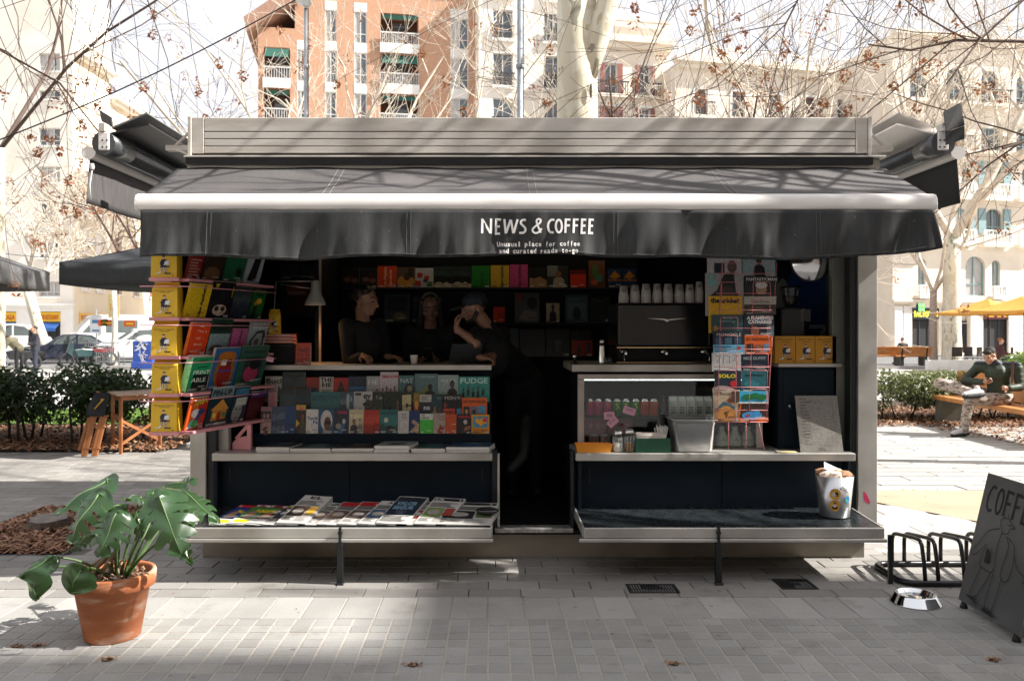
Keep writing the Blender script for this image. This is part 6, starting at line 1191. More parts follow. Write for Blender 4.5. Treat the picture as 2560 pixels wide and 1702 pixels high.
# ------------------------------------------------------------------ people
def capsule(mb, p0, r0, p1, r1, n=10):
    p0, p1 = Vector(p0), Vector(p1); d = p1-p0; L = d.length; t = d/L if L > 1e-6 else Vector((0,0,1)); pts = []; rad = []
    for i in range(4): a = R(90*(1-i/3.0)*.98); pts.append(p0 - t*r0*math.sin(a)); rad.append(max(.0005, r0*math.cos(a)))
    for i in range(4): a = R(90*(i/3.0)*.98); pts.append(p1 + t*r1*math.sin(a)); rad.append(max(.0005, r1*math.cos(a)))
    mb.tube(pts, rad, n)
def blob(name, parts, mat, parent, voxel, smooth=3, label=None):
    """limbs and masses fused into one continuous surface"""
    mb = MB()
    for p in parts:
        if p[0] == 'c': capsule(mb, *p[1:])
        else: mb.ell(p[1], p[2], 9, 0, p[3] if len(p) > 3 else None)
    o = mb.build(name, mat, parent)
    m = o.modifiers.new('r', 'REMESH'); m.mode = 'VOXEL'; m.voxel_size = voxel; m.use_smooth_shade = True
    if smooth: m = o.modifiers.new('s', 'SMOOTH'); m.iterations = smooth; m.factor = .5
    dg = bpy.context.evaluated_depsgraph_get(); me = bpy.data.meshes.new_from_object(o.evaluated_get(dg)); old = o.data
    o.modifiers.clear(); o.data = me; me.name = name; bpy.data.meshes.remove(old)
    if label: o['label'] = label
    return o
def frame(fwd, up=(0,0,1)):
    f = Vector(fwd).normalized(); u = Vector(up); r = f.cross(u).normalized(); u = r.cross(f); return Matrix((r, f, u)).transposed()   # columns right, forward, up
def head_parts(c, fwd, up=(0,0,1), s=1.0):
    A = frame(fwd, up); c = Vector(c); q = lambda x, y, z: c + A @ Vector((x,y,z))*s; E = lambda x, y, z, a, b, d: ('e', q(x,y,z), (a*s,b*s,d*s), A)
    skin = [E(0,-.012,.035,.073,.092,.082), E(0,.03,-.02,.062,.066,.085), E(0,.045,-.072,.042,.042,.036), E(0,.072,-.088,.018,.018,.018),
            ('c', q(0,.088,.022), .008*s, q(0,.112,-.022), .0125*s), E(.012,.1,-.028,.009,.009,.008), E(-.012,.1,-.028,.009,.009,.008), ('c', q(-.018,.088,-.052), .007*s, q(.018,.088,-.052), .007*s), ('c', q(-.015,.086,-.062), .0075*s, q(.015,.086,-.062), .0075*s),
            ('c', q(-.045,.074,.034), .011*s, q(-.012,.088,.03), .011*s), ('c', q(.045,.074,.034), .011*s, q(.012,.088,.03), .011*s), E(.045,.06,-.02,.022,.022,.02), E(-.045,.06,-.02,.022,.022,.02),
            E(.077,-.008,-.006,.009,.02,.03), E(-.077,-.008,-.006,.009,.02,.03)]
    eyes = [E(.031,.083,.008,.011,.009,.0055), E(-.031,.083,.008,.011,.009,.0055), ('c', q(.02,.094,.036), .0035*s, q(.046,.082,.038), .003*s), ('c', q(-.02,.094,.036), .0035*s, q(-.046,.082,.038), .003*s)]
    return skin, eyes, q, A
def hand_parts(w, d, nrm, curl=.5, s=1.0, side=1):
    """wrist w, direction d, palm normal nrm; four fingers of different length, bent, and a thumb from the palm's side"""
    d = Vector(d).normalized(); n = Vector(nrm); n = (n - d*n.dot(d)).normalized(); x = d.cross(n)*side; w = Vector(w); P = []
    A = Matrix((x, d, n)).transposed()
    P.append(('e', w + d*.045*s, (.038*s,.05*s,.017*s), A)); P.append(('c', w-d*.02*s, .024*s, w+d*.02*s, .026*s))
    for k, (off, ln) in enumerate(((-.028,.068),(-.0095,.078),(.0095,.073),(.027,.057))):
        b = w + d*.082*s + x*off*s; a1 = curl*.9; p1 = b + (d*math.cos(a1)+n*math.sin(a1))*ln*.45*s; a2 = curl*2.0; p2 = p1 + (d*math.cos(a2)+n*math.sin(a2))*ln*.32*s; a3 = curl*2.9; p3 = p2 + (d*math.cos(a3)+n*math.sin(a3))*ln*.26*s
        P += [('c', b-d*.01*s, .0095*s, p1, .0085*s), ('c', p1, .0085*s, p2, .008*s), ('c', p2, .008*s, p3, .007*s)]
    b = w + d*.028*s - x*.03*s; p1 = b + (d*.6 - x*.75 + n*.3).normalized()*.035*s; p2 = p1 + (d*.85 - x*.1 + n*.55).normalized()*.03*s
    P += [('c', b, .0135*s, p1, .0105*s), ('c', p1, .0105*s, p2, .0085*s)]; return P
skin_m = M('skin', (.48,.26,.175), .5, 0, .08, 14, .03, 200, sss=.05); skin_dim = M('skin_shaded', (.29,.155,.10), .5, 0, .08, 14, .03, 200, sss=.05)  # second tone: staff skin, darkened for the shade inside the kiosk
hair_d = M('dark_hair', (.014,.010,.008), .45, 0, .3, 40, .3, 160, stretch=(1,1,.3)); blackcloth = M('black_cloth', (.008,.008,.010), .85, 0, .2, 12, .15, 90); eye_m = M('eye_dark', (.02,.014,.012), .25)
cap_m = M('dark_cap', (.016,.022,.032), .8, 0, .15, 12)
FL = .2
def staff(name_label, hc, fwd, up, sh_l, el_l, wr_l, hd_l, sh_r, el_r, wr_r, hd_r, hair, cloth, neck_open=.0, skin=skin_m, curl=(.5,.5), nl=((0,0,1),(0,0,1)), hip=None):
    hc = Vector(hc); sk, eyes, q, A = head_parts(hc, fwd, up)
    ch = (Vector(sh_l)+Vector(sh_r))/2; hip = Vector(hip) if hip else Vector((ch.x, ch.y+.02, FL+.92)); 
    r = thing('person', name_label, 'person', (hip.x, hip.y, FL), group='staff inside the kiosk')
    base = [('c', q(0,-.025,-.07), .052, ch+Vector((0,0,.02)), .058)]
    torso = [('c', ch+Vector((0,.01,-.06)), .10, hip+Vector((0,0,.08)), .105), ('c', Vector(sh_l)+Vector((.02,0,-.02)), .055, Vector(sh_r)+Vector((-.02,0,-.02)), .055), ('e', ch+Vector((0,.0,-.16)), (.15,.105,.17)), ('e', hip+Vector((0,0,.02)), (.155,.11,.13))]
    legs = []
    for s_ in (-1, 1): legs += [('c', hip+Vector((s_*.085,0,-.02)), .082, hip+Vector((s_*.09,-.02,-.43)), .055), ('c', hip+Vector((s_*.09,-.02,-.43)), .055, (hip.x+s_*.09, hip.y+.02, FL+.09), .038)]
    arms = []
    for sh, el, wr in ((sh_l,el_l,wr_l),(sh_r,el_r,wr_r)): arms += [('c', sh, .052, el, .041), ('c', el, .041, wr, .027)]
    hands = hand_parts(wr_l, Vector(hd_l), nl[0], curl[0], .95, 1) + hand_parts(wr_r, Vector(hd_r), nl[1], curl[1], .95, -1)
    feet = [('c', (hip.x+s_*.09, hip.y+.03, FL+.045), .036, (hip.x+s_*.1, hip.y-.13, FL+.032), .03) for s_ in (-1,1)]
    blob('body', sk + base + torso + legs + arms + hands + feet, skin, r, .0065, 2)
    blob('eyes', eyes, eye_m, r, .003, 1)
    g = lambda P, k: [('c', p[1], p[2]*k+.006, p[3], p[4]*k+.006) if p[0] == 'c' else ('e', p[1], tuple(v*k+.004 for v in p[2]), *(p[3:])) for p in P]
    cl = g(torso, 1.06); full = cloth == 'long'
    for sh, el, wr in ((sh_l,el_l,wr_l),(sh_r,el_r,wr_r)):
        sh, el, wr = Vector(sh), Vector(el), Vector(wr)
        if full: cl += [('c', sh, .064, el, .052), ('c', el, .052, el+(wr-el)*.86, .040)]
        else: cl += [('c', sh, .066, sh+(el-sh)*.75, .060)]
    if not neck_open: cl += [('c', ch+Vector((0,.005,.0)), .07, ch+Vector((0,.01,.045)), .062)]
    blob('top', cl, blackcloth, r, .012, 3)
    blob('trousers', g(legs, 1.12) + [('e', hip, (.168,.125,.13))], blackcloth, r, .014, 3)
    blob('hair', [(p[0], q(*p[1]), p[2], A) if p[0] == 'e' else (p[0], q(*p[1]), p[2], q(*p[3]), p[4]) for p in hair], hair_d, r, .006, 2)
    for s_ in (-1, 1): blob('shoe', [('c', (hip.x+s_*.09, hip.y+.03, FL+.05), .045, (hip.x+s_*.1, hip.y-.14, FL+.04), .038)], blackcloth, r, .012, 2)
    return r, q, A
EAR = [('e',(0,-.035,.05),(.080,.088,.082))]
# woman looking right, hair tied back
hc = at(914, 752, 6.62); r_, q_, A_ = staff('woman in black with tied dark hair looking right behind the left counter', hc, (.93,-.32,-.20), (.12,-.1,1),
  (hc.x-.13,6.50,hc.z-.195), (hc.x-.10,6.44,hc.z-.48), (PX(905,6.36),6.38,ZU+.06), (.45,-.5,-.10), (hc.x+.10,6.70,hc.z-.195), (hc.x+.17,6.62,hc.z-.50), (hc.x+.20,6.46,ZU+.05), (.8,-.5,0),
  EAR + [('e',(0,-.09,.03),(.045,.05,.05)),('c',(-.06,.02,.085),.03,(.06,.02,.085),.03)], 'long', .1, skin_dim, (.75,.4), ((0,.2,-1),(0,0,-1)))
mb = MB(); mb.tube([q_(.082,-.008,-.036)+Vector((.006*math.cos(t),-.002,.009*math.sin(t)-.008)) for t in np.linspace(0,6.28,12)], .0013, 5); mb.build('earring', MATS['brass'], r_)
# second woman, facing out, long hair, phone
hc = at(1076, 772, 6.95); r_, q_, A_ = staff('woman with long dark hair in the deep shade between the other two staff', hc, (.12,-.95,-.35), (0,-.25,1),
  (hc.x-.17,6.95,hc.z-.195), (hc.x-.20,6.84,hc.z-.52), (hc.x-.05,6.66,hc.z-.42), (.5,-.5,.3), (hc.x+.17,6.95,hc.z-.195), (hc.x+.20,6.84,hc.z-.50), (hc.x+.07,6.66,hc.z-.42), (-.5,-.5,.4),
  EAR + [('c',(-.07,-.0,.06),.035,(-.095,-.01,-.22),.04),('c',(.07,-.0,.06),.035,(.095,-.01,-.22),.04),('e',(0,-.06,-.06),(.09,.05,.13))], 'long', .1, M('skin_deep_shade', (.20,.105,.07), .5, 0, .08, 14), (.6,.6), ((.3,.3,1),(-.3,.3,1)))  # skin colour darkened further for the deep shade
r2 = thing('phone', 'dark phone held by the long haired woman', 'phone', (hc.x+.01, 6.60, hc.z-.36)); mb = MB(); mb.box(-.036,.036,-.004,.004,-.07,.07, M=Matrix.Translation((hc.x+.01,6.585,hc.z-.37)) @ Matrix.Rotation(R(40),4,'X')); mb.build('case', M('phone_black', (.01,.01,.012), .2), r2, .003)
# man in a cap leaning on the counter, chin on hand
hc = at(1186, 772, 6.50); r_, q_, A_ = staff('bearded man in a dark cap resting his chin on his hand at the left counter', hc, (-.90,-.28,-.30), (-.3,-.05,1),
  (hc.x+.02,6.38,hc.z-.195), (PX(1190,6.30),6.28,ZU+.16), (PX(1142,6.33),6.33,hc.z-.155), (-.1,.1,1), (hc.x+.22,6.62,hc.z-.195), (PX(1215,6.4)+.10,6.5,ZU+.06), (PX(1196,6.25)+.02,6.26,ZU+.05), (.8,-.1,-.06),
  [('e',(0,-.03,.045),(.079,.09,.075)),('e',(0,.055,-.08),(.05,.04,.03)),('c',(-.066,.01,-.03),.016,(-.05,.05,-.08),.018),('c',(.066,.01,-.03),.016,(.05,.05,-.08),.018)], 'short', 0, skin_dim, (.85,.8), ((1,.2,0),(0,.2,-1)), hip=(hc.x+.40,6.95,FL+.92))
blob('cap', [('e', q_(0,-.02,.062), (.087,.104,.068), A_), ('e', q_(0,.125,.045), (.066,.07,.010), A_)], cap_m, r_, .006, 2)
mb = MB(); mb.tube([q_(-.062,.075,.008), q_(-.05,.097,.006), q_(-.012,.104,.006), q_(.012,.104,.006), q_(.05,.097,.006), q_(.062,.075,.008)], .0022, 5); mb.tube([q_(.062,.075,.010), q_(.08,.0,.012)], .0018, 5); mb.build('glasses', chrome, r_)
sx_, sz_ = PX(1300,6.35), PZ(1160,6.35)
blob('raised_trainer', [('c', (sx_+.02,6.36,sz_+.05), .042, (sx_-.07,6.30,sz_-.03), .036), ('c', (sx_+.03,6.38,sz_+.09), .04, (sx_+.06,6.6,sz_+.3), .05)], M('grey_trainer', (.02,.022,.02), .7, 0, .3, 20), r_, .012, 2)
# ---- man on the bench
camo, N_, L_, P_ = nt('desert_camouflage'); tc = N_.new('ShaderNodeTexCoord'); mp = N_.new('ShaderNodeMapping'); mp.inputs['Scale'].default_value = (18,18,30); L_.new(tc.outputs['Object'], mp.inputs[0])
no = N_.new('ShaderNodeTexNoise'); no.inputs['Scale'].default_value = 1; no.inputs['Detail'].default_value = 3; L_.new(mp.outputs[0], no.inputs[0]); cr = N_.new('ShaderNodeValToRGB'); cr.color_ramp.interpolation = 'CONSTANT'; L_.new(no.outputs[0], cr.inputs[0])
cr.color_ramp.elements[0].color = (.13,.11,.09,1); cr.color_ramp.elements[1].position = .42; cr.color_ramp.elements[1].color = (.30,.22,.17,1)
for p_, c_ in ((.49,(.47,.42,.37,1)),(.56,(.36,.24,.18,1)),(.62,(.52,.48,.44,1))): e_ = cr.color_ramp.elements.new(p_); e_.color = c_
L_.new(cr.outputs[0], P_.inputs['Base Color']); P_.inputs['Roughness'].default_value = .9
MAN = thing('person', 'young man in green jacket and camouflage trousers sitting cross legged on the orange bench', 'person', (7.35,12.45,0))
hc = Vector((7.34,12.46,1.185)); fw = Vector((-.80,-.42,-.50)); sk, eyes, q_, A_ = head_parts(hc, fw, (-.35,-.2,1))
pel, chs = Vector((7.53,12.5,.56)), Vector((7.48,12.48,.98)); shl, shr = Vector((7.66,12.31,1.0)), Vector((7.28,12.66,1.0))
ell, wrl = Vector((7.66,12.25,.735)), Vector((7.42,12.14,.725)); elr, wrr = Vector((7.10,12.70,.80)), Vector((7.22,12.40,.80))
arms = [('c',shl,.055,ell,.045),('c',ell,.045,wrl,.03),('c',shr,.055,elr,.045),('c',elr,.045,wrr,.03)]
hkr, akr = Vector((6.80,12.84,.755)), Vector((7.0,12.30,.645)); hkl, akl = Vector((6.99,12.36,.555)), Vector((6.90,12.36,.10))
legs = [('c',pel+Vector((0,.10,0)),.085,hkr,.06),('c',hkr,.06,akr,.042),('c',pel+Vector((0,-.10,-.02)),.085,hkl,.062),('c',hkl,.062,akl,.042)]
tor = [('c',pel,.115,chs+Vector((0,0,-.1)),.105),('c',shl,.07,shr,.07),('e',(pel+chs)/2+Vector((-.0,0,.05)),(.10,.12,.18))]
hands = hand_parts(wrl,(-.9,-.05,.05),(.1,-1,.2),.9,1,1) + hand_parts(wrr,(.35,-.9,.1),(.6,.1,.8),.8,1,-1)
blob('body', sk+[('c',q_(0,-.03,-.07),.052,chs+Vector((0,0,.04)),.062)]+tor+arms+legs+hands+[('c',akr,.04,akr+Vector((-.12,-.02,-.01)),.035),('c',akl+Vector((0,0,-.03)),.04,akl+Vector((-.14,0,-.06)),.03)], skin_m, MAN, .008, 2)
blob('eyes', eyes, eye_m, MAN, .004, 1)
jk = M('olive_jacket', (.030,.042,.024), .55, 0, .18, 8, .1, 40, spec=.4); jk2 = M('navy_yoke', (.008,.010,.02), .6)
P = [('c',pel+Vector((.0,0,.02)),.148,pel+Vector((-.01,0,.1)),.154),('c',pel+Vector((-.01,0,.14)),.147,pel+Vector((-.02,0,.2)),.153),('c',pel+Vector((-.02,0,.25)),.146,pel+Vector((-.03,0,.31)),.146),('e',(7.47,12.48,.92),(.17,.19,.16)),('c',pel+Vector((-.01,0,.05)),.158,chs+Vector((-.01,0,-.05)),.16),('c',shl,.08,shr,.08)]
for sh, el, wr in ((shl,ell,wrl),(shr,elr,wrr)):
    for a, b, n, r0, r1 in ((sh,el,4,.073,.062),(el,wr,4,.062,.047)):
        for k in range(n): c0 = a.lerp(b,k/n); c1 = a.lerp(b,(k+.6)/n*1.0); rr = r0+(r1-r0)*k/n; P.append(('c',c0,rr*.97,c1,rr*1.03))
blob('jacket', P, jk, MAN, .012, 2)
blob('collar', [('c',chs+Vector((-.02,-.02,.05)),.082,chs+Vector((-.05,-.03,.09)),.072),('c',shl+Vector((0,0,.045)),.062,shr+Vector((0,0,.045)),.062)], jk2, MAN, .012, 3)
blob('trousers', [('c',p[1],p[2]*1.16+.01,p[3],p[4]*1.25+.012) for p in legs]+[('e',pel,(.17,.2,.12))], camo, MAN, .012, 2)
def shoe(a, toe, up, nm='shoe'):
    a, toe, up = Vector(a), Vector(toe), Vector(up).normalized(); d = (toe-a).normalized()
    o = blob(nm, [('c',a+up*.035,.042,a+up*.085,.040),('c',a-d*.05+up*.012,.040,toe+up*.0,.036),('c',a+d*.05+up*.03,.042,toe-d*.02+up*.005,.036)], M('white_trainer', (.58,.55,.55), .6, 0, .1, 20), MAN, .008, 2)
    blob('sole', [('c',a-d*.065-up*.028,.034,toe+d*.01-up*.03,.032),('c',a-d*.02-up*.03,.040,toe-d*.03-up*.034,.040)], M('black_sole', (.02,.024,.026), .7), MAN, .008, 1)
shoe(akr+Vector((.05,-.05,-.0)), akr+Vector((-.16,-.07,-.015)), (.05,.45,.85)); shoe(akl+Vector((0,0,-.03)), akl+Vector((-.17,-.03,-.045)), (.1,0,1))
blob('hair', [('e',q_(0,-.03,.055),(.078,.090,.072),A_),('e',q_(0,.035,.08),(.066,.05,.035),A_),('e',q_(0,-.06,.01),(.068,.05,.06),A_)], M('short_hair', (.02,.013,.010), .8, 0, .3, 60), MAN, .007, 2)
mb = MB(); mb.bar(shl+Vector((-.10,-.05,.115)), shl+Vector((-.16,-.13,-.20)), .032, .008, up=(-.6,-.7,0)); mb.build('bag_strap', M('brown_strap', (.10,.035,.025), .6), MAN)
r2 = thing('phone', 'dark phone in the hand of the man on the bench', 'phone', wrr+Vector((.04,-.10,.03))); mb = MB(); mb.box(-.037,.037,-.004,.004,-.06,.06, M=Matrix.Translation(wrr+Vector((.045,-.10,.035))) @ Matrix.Rotation(R(60),4,'Z') @ Matrix.Rotation(R(55),4,'X')); mb.build('case', M('phone_black', (.01,.01,.012), .2), r2, .003)
# ---- small figures far off
def far_person(x, y, label, coat, legs_c, hairc, fwd, sit=0, bend=0, arm_up=False):
    r = thing('person', label, 'person', (x,y,0), group='passers-by'); f = Vector(fwd).normalized(); s_ = Vector((-f.y,f.x,0)); B = Vector((x,y,0)); z = .48 if sit else .92
    hip = B+Vector((0,0,z)); ch = hip+Vector((0,0,.46))+f*bend*.3; ch.z -= bend*.12; hd = ch+Vector((0,0,.24))+f*(.03+bend*.12); hd.z -= bend*.16; sk, ey, q, A = head_parts(hd, f-Vector((0,0,bend)), (0,0,1)); legs = []
    for k in (-1, 1):
        kn = hip+s_*.09*k+(f*.42 if sit else Vector((0,0,-.44))+f*.04*k); an = Vector((kn.x,kn.y,.09))+(f*.0 if sit else f*-.06*k); legs += [('c',hip+s_*.08*k,.085,kn,.06),('c',kn,.06,an,.045),('c',an,.045,an+f*.14,.035)]
    arms = []; hnds = []
    for k in (-1, 1):
        sh = ch+s_*.18*k; el = sh+Vector((0,0,-.26))+s_*.05*k+f*.04; wr = el+f*.2+Vector((0,0,-.02))
        if arm_up and k < 0: el = sh+Vector((0,0,-.2))+f*.12+s_*.04*k; wr = hd+f*.11+s_*-.05+Vector((0,0,-.06))
        arms += [('c',sh,.058,el,.05),('c',el,.05,wr,.036)]; hnds += hand_parts(wr,(wr-el),(0,0,1),.6,1,k)
    tor = [('c',hip,.14,ch+Vector((0,0,-.1)),.13),('c',ch+s_*.15,.075,ch-s_*.15,.075)]
    blob('body', sk+[('c',hd-Vector((0,0,.08)),.05,ch,.06)]+tor+arms+legs+hnds, skin_m, r, .014, 1)
    blob('coat', [('c',p[1],p[2]+.025,p[3],p[4]+.025) for p in tor+arms], M(coat[0], coat[1], .8, 0, .2, 9), r, .025, 2)
    blob('trousers', [('c',p[1],p[2]+.012,p[3],p[4]+.012) for p in legs], M(legs_c[0], legs_c[1], .9), r, .025, 2)
    blob('hair', [('e',q(0,-.03,.05),(.084,.095,.08),A)], M(hairc[0], hairc[1], .7), r, .02, 1)
dk = ('navy_coat',(.02,.022,.032)); jeans = ('dark_jeans',(.02,.024,.04)); brh = ('brown_hair',(.05,.028,.016)); gyh = ('grey_hair',(.35,.34,.33))
far_person(PX(88,30), 30, 'man in a dark coat walking with a hand at his face beyond the left hedge', dk, jeans, brh, (-.75,-.6,0), arm_up=True)
far_person(PX(48,31), 31, 'person in an olive jacket bending over a parked motorbike at far left', ('olive_coat',(.13,.115,.07)), ('black_trousers',(.015,.015,.017)), ('dark_hair2',(.03,.02,.015)), (-.9,.3,0), bend=1.2)
far_person(PX(2257,38.1), 38.1, 'grey haired person in a dark coat sitting on the far orange bench', ('black_coat',(.016,.017,.022)), jeans, gyh, (-.2,1,0), sit=1)
far_person(PX(2500,33), 33, 'red haired person in a brown coat sitting under the yellow parasols', ('brown_coat',(.06,.018,.018)), jeans, ('red_hair',(.25,.09,.04)), (.9,-.2,0), sit=1)
# ------------------------------------------------------------------ potted monstera
PC = Vector((-1.945, 4.275, 0))
POT = thing('potted_monstera', 'monstera plant with large split leaves in a terracotta pot at the left', 'potted plant', PC)
terra, N_, L_, P_ = nt('terracotta'); tc = N_.new('ShaderNodeTexCoord'); mp = N_.new('ShaderNodeMapping'); mp.inputs['Rotation'].default_value = (0,.5,0); mp.inputs['Scale'].default_value = (4,4,16); L_.new(tc.outputs['Object'], mp.inputs[0])
a_ = N_.new('ShaderNodeTexNoise'); a_.inputs['Scale'].default_value = 1.3; a_.inputs['Detail'].default_value = 8; L_.new(mp.outputs[0], a_.inputs[0]); b_ = N_.new('ShaderNodeTexNoise'); b_.inputs['Scale'].default_value = 7; b_.inputs['Detail'].default_value = 9; L_.new(tc.outputs['Object'], b_.inputs[0])
cr = N_.new('ShaderNodeValToRGB'); L_.new(a_.outputs[0], cr.inputs[0]); cr.color_ramp.elements[0].position = .3; cr.color_ramp.elements[0].color = (.36,.105,.035,1); cr.color_ramp.elements[1].position = .70; cr.color_ramp.elements[1].color = (.60,.40,.30,1); e_ = cr.color_ramp.elements.new(.55); e_.color = (.45,.155,.06,1)
mx = N_.new('ShaderNodeMix'); mx.data_type = 'RGBA'; mx.blend_type = 'MULTIPLY'; mx.inputs[0].default_value = .5; L_.new(cr.outputs[0], mx.inputs[6]); L_.new(b_.outputs[1], mx.inputs[7]); L_.new(cr.outputs[0], P_.inputs['Base Color']); P_.inputs['Roughness'].default_value = .8
bp = N_.new('ShaderNodeBump'); bp.inputs['Strength'].default_value = .25; bp.inputs['Distance'].default_value = .004; L_.new(b_.outputs[0], bp.inputs['Height']); L_.new(bp.outputs[0], P_.inputs['Normal'])
mb = MB(); mb.lathe([(.0001,0),(.125,0),(.134,.006),(.178,.252),(.190,.254),(.205,.262),(.209,.325),(.205,.333),(.190,.333),(.184,.32),(.176,.27)], PC, 56); mb.build('pot', terra, POT)
mb = MB(); q = random.Random(1); mb.grid(lambda u, v: (PC.x+.182*v*math.cos(u*6.2832), PC.y+.182*v*math.sin(u*6.2832), .292+.012*math.sin(u*25)*v+.03*(1-v)), 30, 5); mb.build('soil', soil, POT)
chips('bark_bits', PC.x-.15, PC.x+.15, PC.y-.15, PC.y+.15, 420, .022, mulch_m, 31, .30, .025, parent=POT, inside=lambda a, b: (a-PC.x)**2+(b-PC.y)**2 < .026)
root_m = M('aerial_root', (.20,.13,.08), .85, 0, .3, 20, .3, 60)
for k, (dx, dy, h_, lx) in enumerate(((-.03,-.03,.14,-.10),(-.06,.0,.11,-.16),(.0,-.05,.16,-.02),(-.09,-.06,.06,-.16),(.04,-.04,.10,.10),(-.02,-.10,.07,-.06),(-.12,.02,.05,-.15))):
    mb = MB(); p0 = PC+Vector((dx+.02,dy+.03,.33+h_*.6)); p1 = PC+Vector((lx*.6,dy-.03,.36)); p2 = PC+Vector((lx*.85,dy-.07,.31)); pts = [p0.lerp(p1,t/4) for t in range(4)]+[p1.lerp(p2,t/4) for t in range(5)]; mb.tube(pts, [.016-.0014*i for i in range(9)] if k < 3 else [.005]*9, 7); mb.build('aerial_root', root_m, POT)
leaf_g, N_, L_, P_ = nt('monstera_leaf'); tc = N_.new('ShaderNodeTexCoord'); n1 = N_.new('ShaderNodeTexNoise'); n1.inputs['Scale'].default_value = 6; L_.new(tc.outputs['Object'], n1.inputs[0]); oi = N_.new('ShaderNodeObjectInfo'); ad = N_.new('ShaderNodeMath'); ad.operation = 'ADD'; L_.new(n1.outputs[0], ad.inputs[0]); L_.new(oi.outputs['Random'], ad.inputs[1])
cr = N_.new('ShaderNodeValToRGB'); L_.new(ad.outputs[0], cr.inputs[0]); cr.color_ramp.elements[0].position = .3; cr.color_ramp.elements[0].color = (.010,.034,.016,1); cr.color_ramp.elements[1].position = 1.4/1.5; cr.color_ramp.elements[1].color = (.026,.066,.024,1); L_.new(cr.outputs[0], P_.inputs['Base Color']); P_.inputs['Roughness'].default_value = .3; P_.inputs['Specular IOR Level'].default_value = .6
tr = N_.new('ShaderNodeBsdfTranslucent'); tr.inputs[0].default_value = (.16,.30,.03,1); ms = N_.new('ShaderNodeMixShader'); ms.inputs[0].default_value = .22; L_.new(P_.outputs[0], ms.inputs[1]); L_.new(tr.outputs[0], ms.inputs[2]); L_.new(ms.outputs[0], N_['Material Output'].inputs[0])
stem_m = M('leaf_stalk', (.06,.11,.03), .5, 0, .2, 8); rib_m = M('midrib', (.14,.22,.09), .5)
def mleaf(att, tip, nh, wd, split=True, droop=.36, fold=.22, seed=0, base=None):
    q = random.Random(seed); att, tip = Vector(att), Vector(tip); Y = tip-att; L = Y.length; Y.normalize(); Nn = Vector(nh); Nn = (Nn-Y*Nn.dot(Y)).normalized(); X = Y.cross(Nn)
    def wfun(t): return max(.0, (math.sin(math.pi*min(1,max(0,(t+.22)/1.22))**.82))**.75)
    def pos(t, s, sd):
        # t along midrib -0.22..1, s 0..1 outwards
        half = wd/2*wfun(t); lat = s*half; y = (t*L)*(1 if t >= 0 else (s)) + .10*L*s*s*(t > .1); z = -fold*lat - droop*L*max(0,t)**2 - .55*lat*lat/wd + .010*math.sin(7*t+5*s+seed)
        return att + X*(lat*sd) + Y*y + Nn*z
    mb = MB(); nl = 4
    for sd in (-1, 1):
        cuts = [-.22, .12] + [.12+.88*(k+1)/nl for k in range(nl-1)] + [1.0]
        for k in range(len(cuts)-1):
            t0, t1 = cuts[k], cuts[k+1]; gap = (.46+.16*q.random())*(t1-t0) if split and k > 0 else 0; depth = q.uniform(.2,.36); nv = 7; nu = 6 if k else 9; full = 1 if not split or k == 0 else q.uniform(.86,1.0)
            def fn(u, v, t0=t0, t1=t1, gap=gap, depth=depth, full=full, sd=sd):
                s = v*full; g_ = gap*max(0,(s-depth)/(1-depth))**.6 if s > depth else 0
                g_ += (t1-t0)*.30*max(0,(v-.86)/.14)**1.5*(1 if split else 0)
                a, b = t0+g_*.5, t1-g_*.5
                if k == len(cuts)-2: b = t1-g_*.2
                return pos(a+(b-a)*u, s, sd)
            mb.grid(fn, nu, nv)
    o = mb.build('leaf', leaf_g, POT)
    mb = MB(); mb.tube([pos(t,0,1)+Nn*.0015 for t in np.linspace(0,.97,9)], [.0035*(1-.8*t) for t in np.linspace(0,1,9)], 5); mb.build('midrib', rib_m, o)
    if base is not None:
        b = Vector(base); m_ = (b+att)/2+Vector((0,0,.05))+ (att-b).cross(Vector((0,0,1)))*.03; pts = [(b*(1-t)**2+m_*2*t*(1-t)+att*t*t) for t in np.linspace(0,1,9)]; mb = MB(); mb.tube(pts, [.0085-.004*t for t in np.linspace(0,1,9)], 7); mb.build('stalk', stem_m, POT)
def LP(x, y, d): return at(x/2.84, 1150+y/2.84, d)
BS = [PC+Vector((.03+.012*k,-.02+.015*(k%3),.30)) for k in range(-4,5)]
mleaf(LP(830,385,4.06), LP(680,625,3.93), (0,-.75,.66), .235, seed=1, base=BS[3]); mleaf(LP(1135,265,4.16), LP(1245,575,3.98), (.12,-.8,.6), .29, seed=2, base=BS[6]); mleaf(LP(700,245,4.16), LP(440,515,4.02), (-.25,-.7,.7), .235, seed=3, base=BS[2]); mleaf(LP(760,135,4.5), LP(385,345,4.32), (-.2,-.35,.85), .24, seed=4, droop=.12, base=BS[4]); mleaf(LP(1090,225,4.36), LP(1300,215,4.24), (.1,-.55,.85), .20, seed=5, droop=.1, base=BS[7])
mleaf(LP(1180,190,4.62), LP(1375,125,4.6), (-.3,-.55,.8), .17, seed=6, droop=.1, base=BS[8]); mleaf(LP(1290,230,4.5), LP(1545,345,4.42), (.35,-.45,.85), .19, seed=7, droop=.35, base=BS[8]); mleaf(LP(375,690,4.1), LP(140,775,4.02), (-.15,-.6,.8), .155, False, seed=8, fold=.35, base=BS[0]); mleaf(LP(250,770,4.18), LP(210,975,4.12), (-.35,-.9,.25), .165, False, seed=9, fold=.1, base=BS[0])
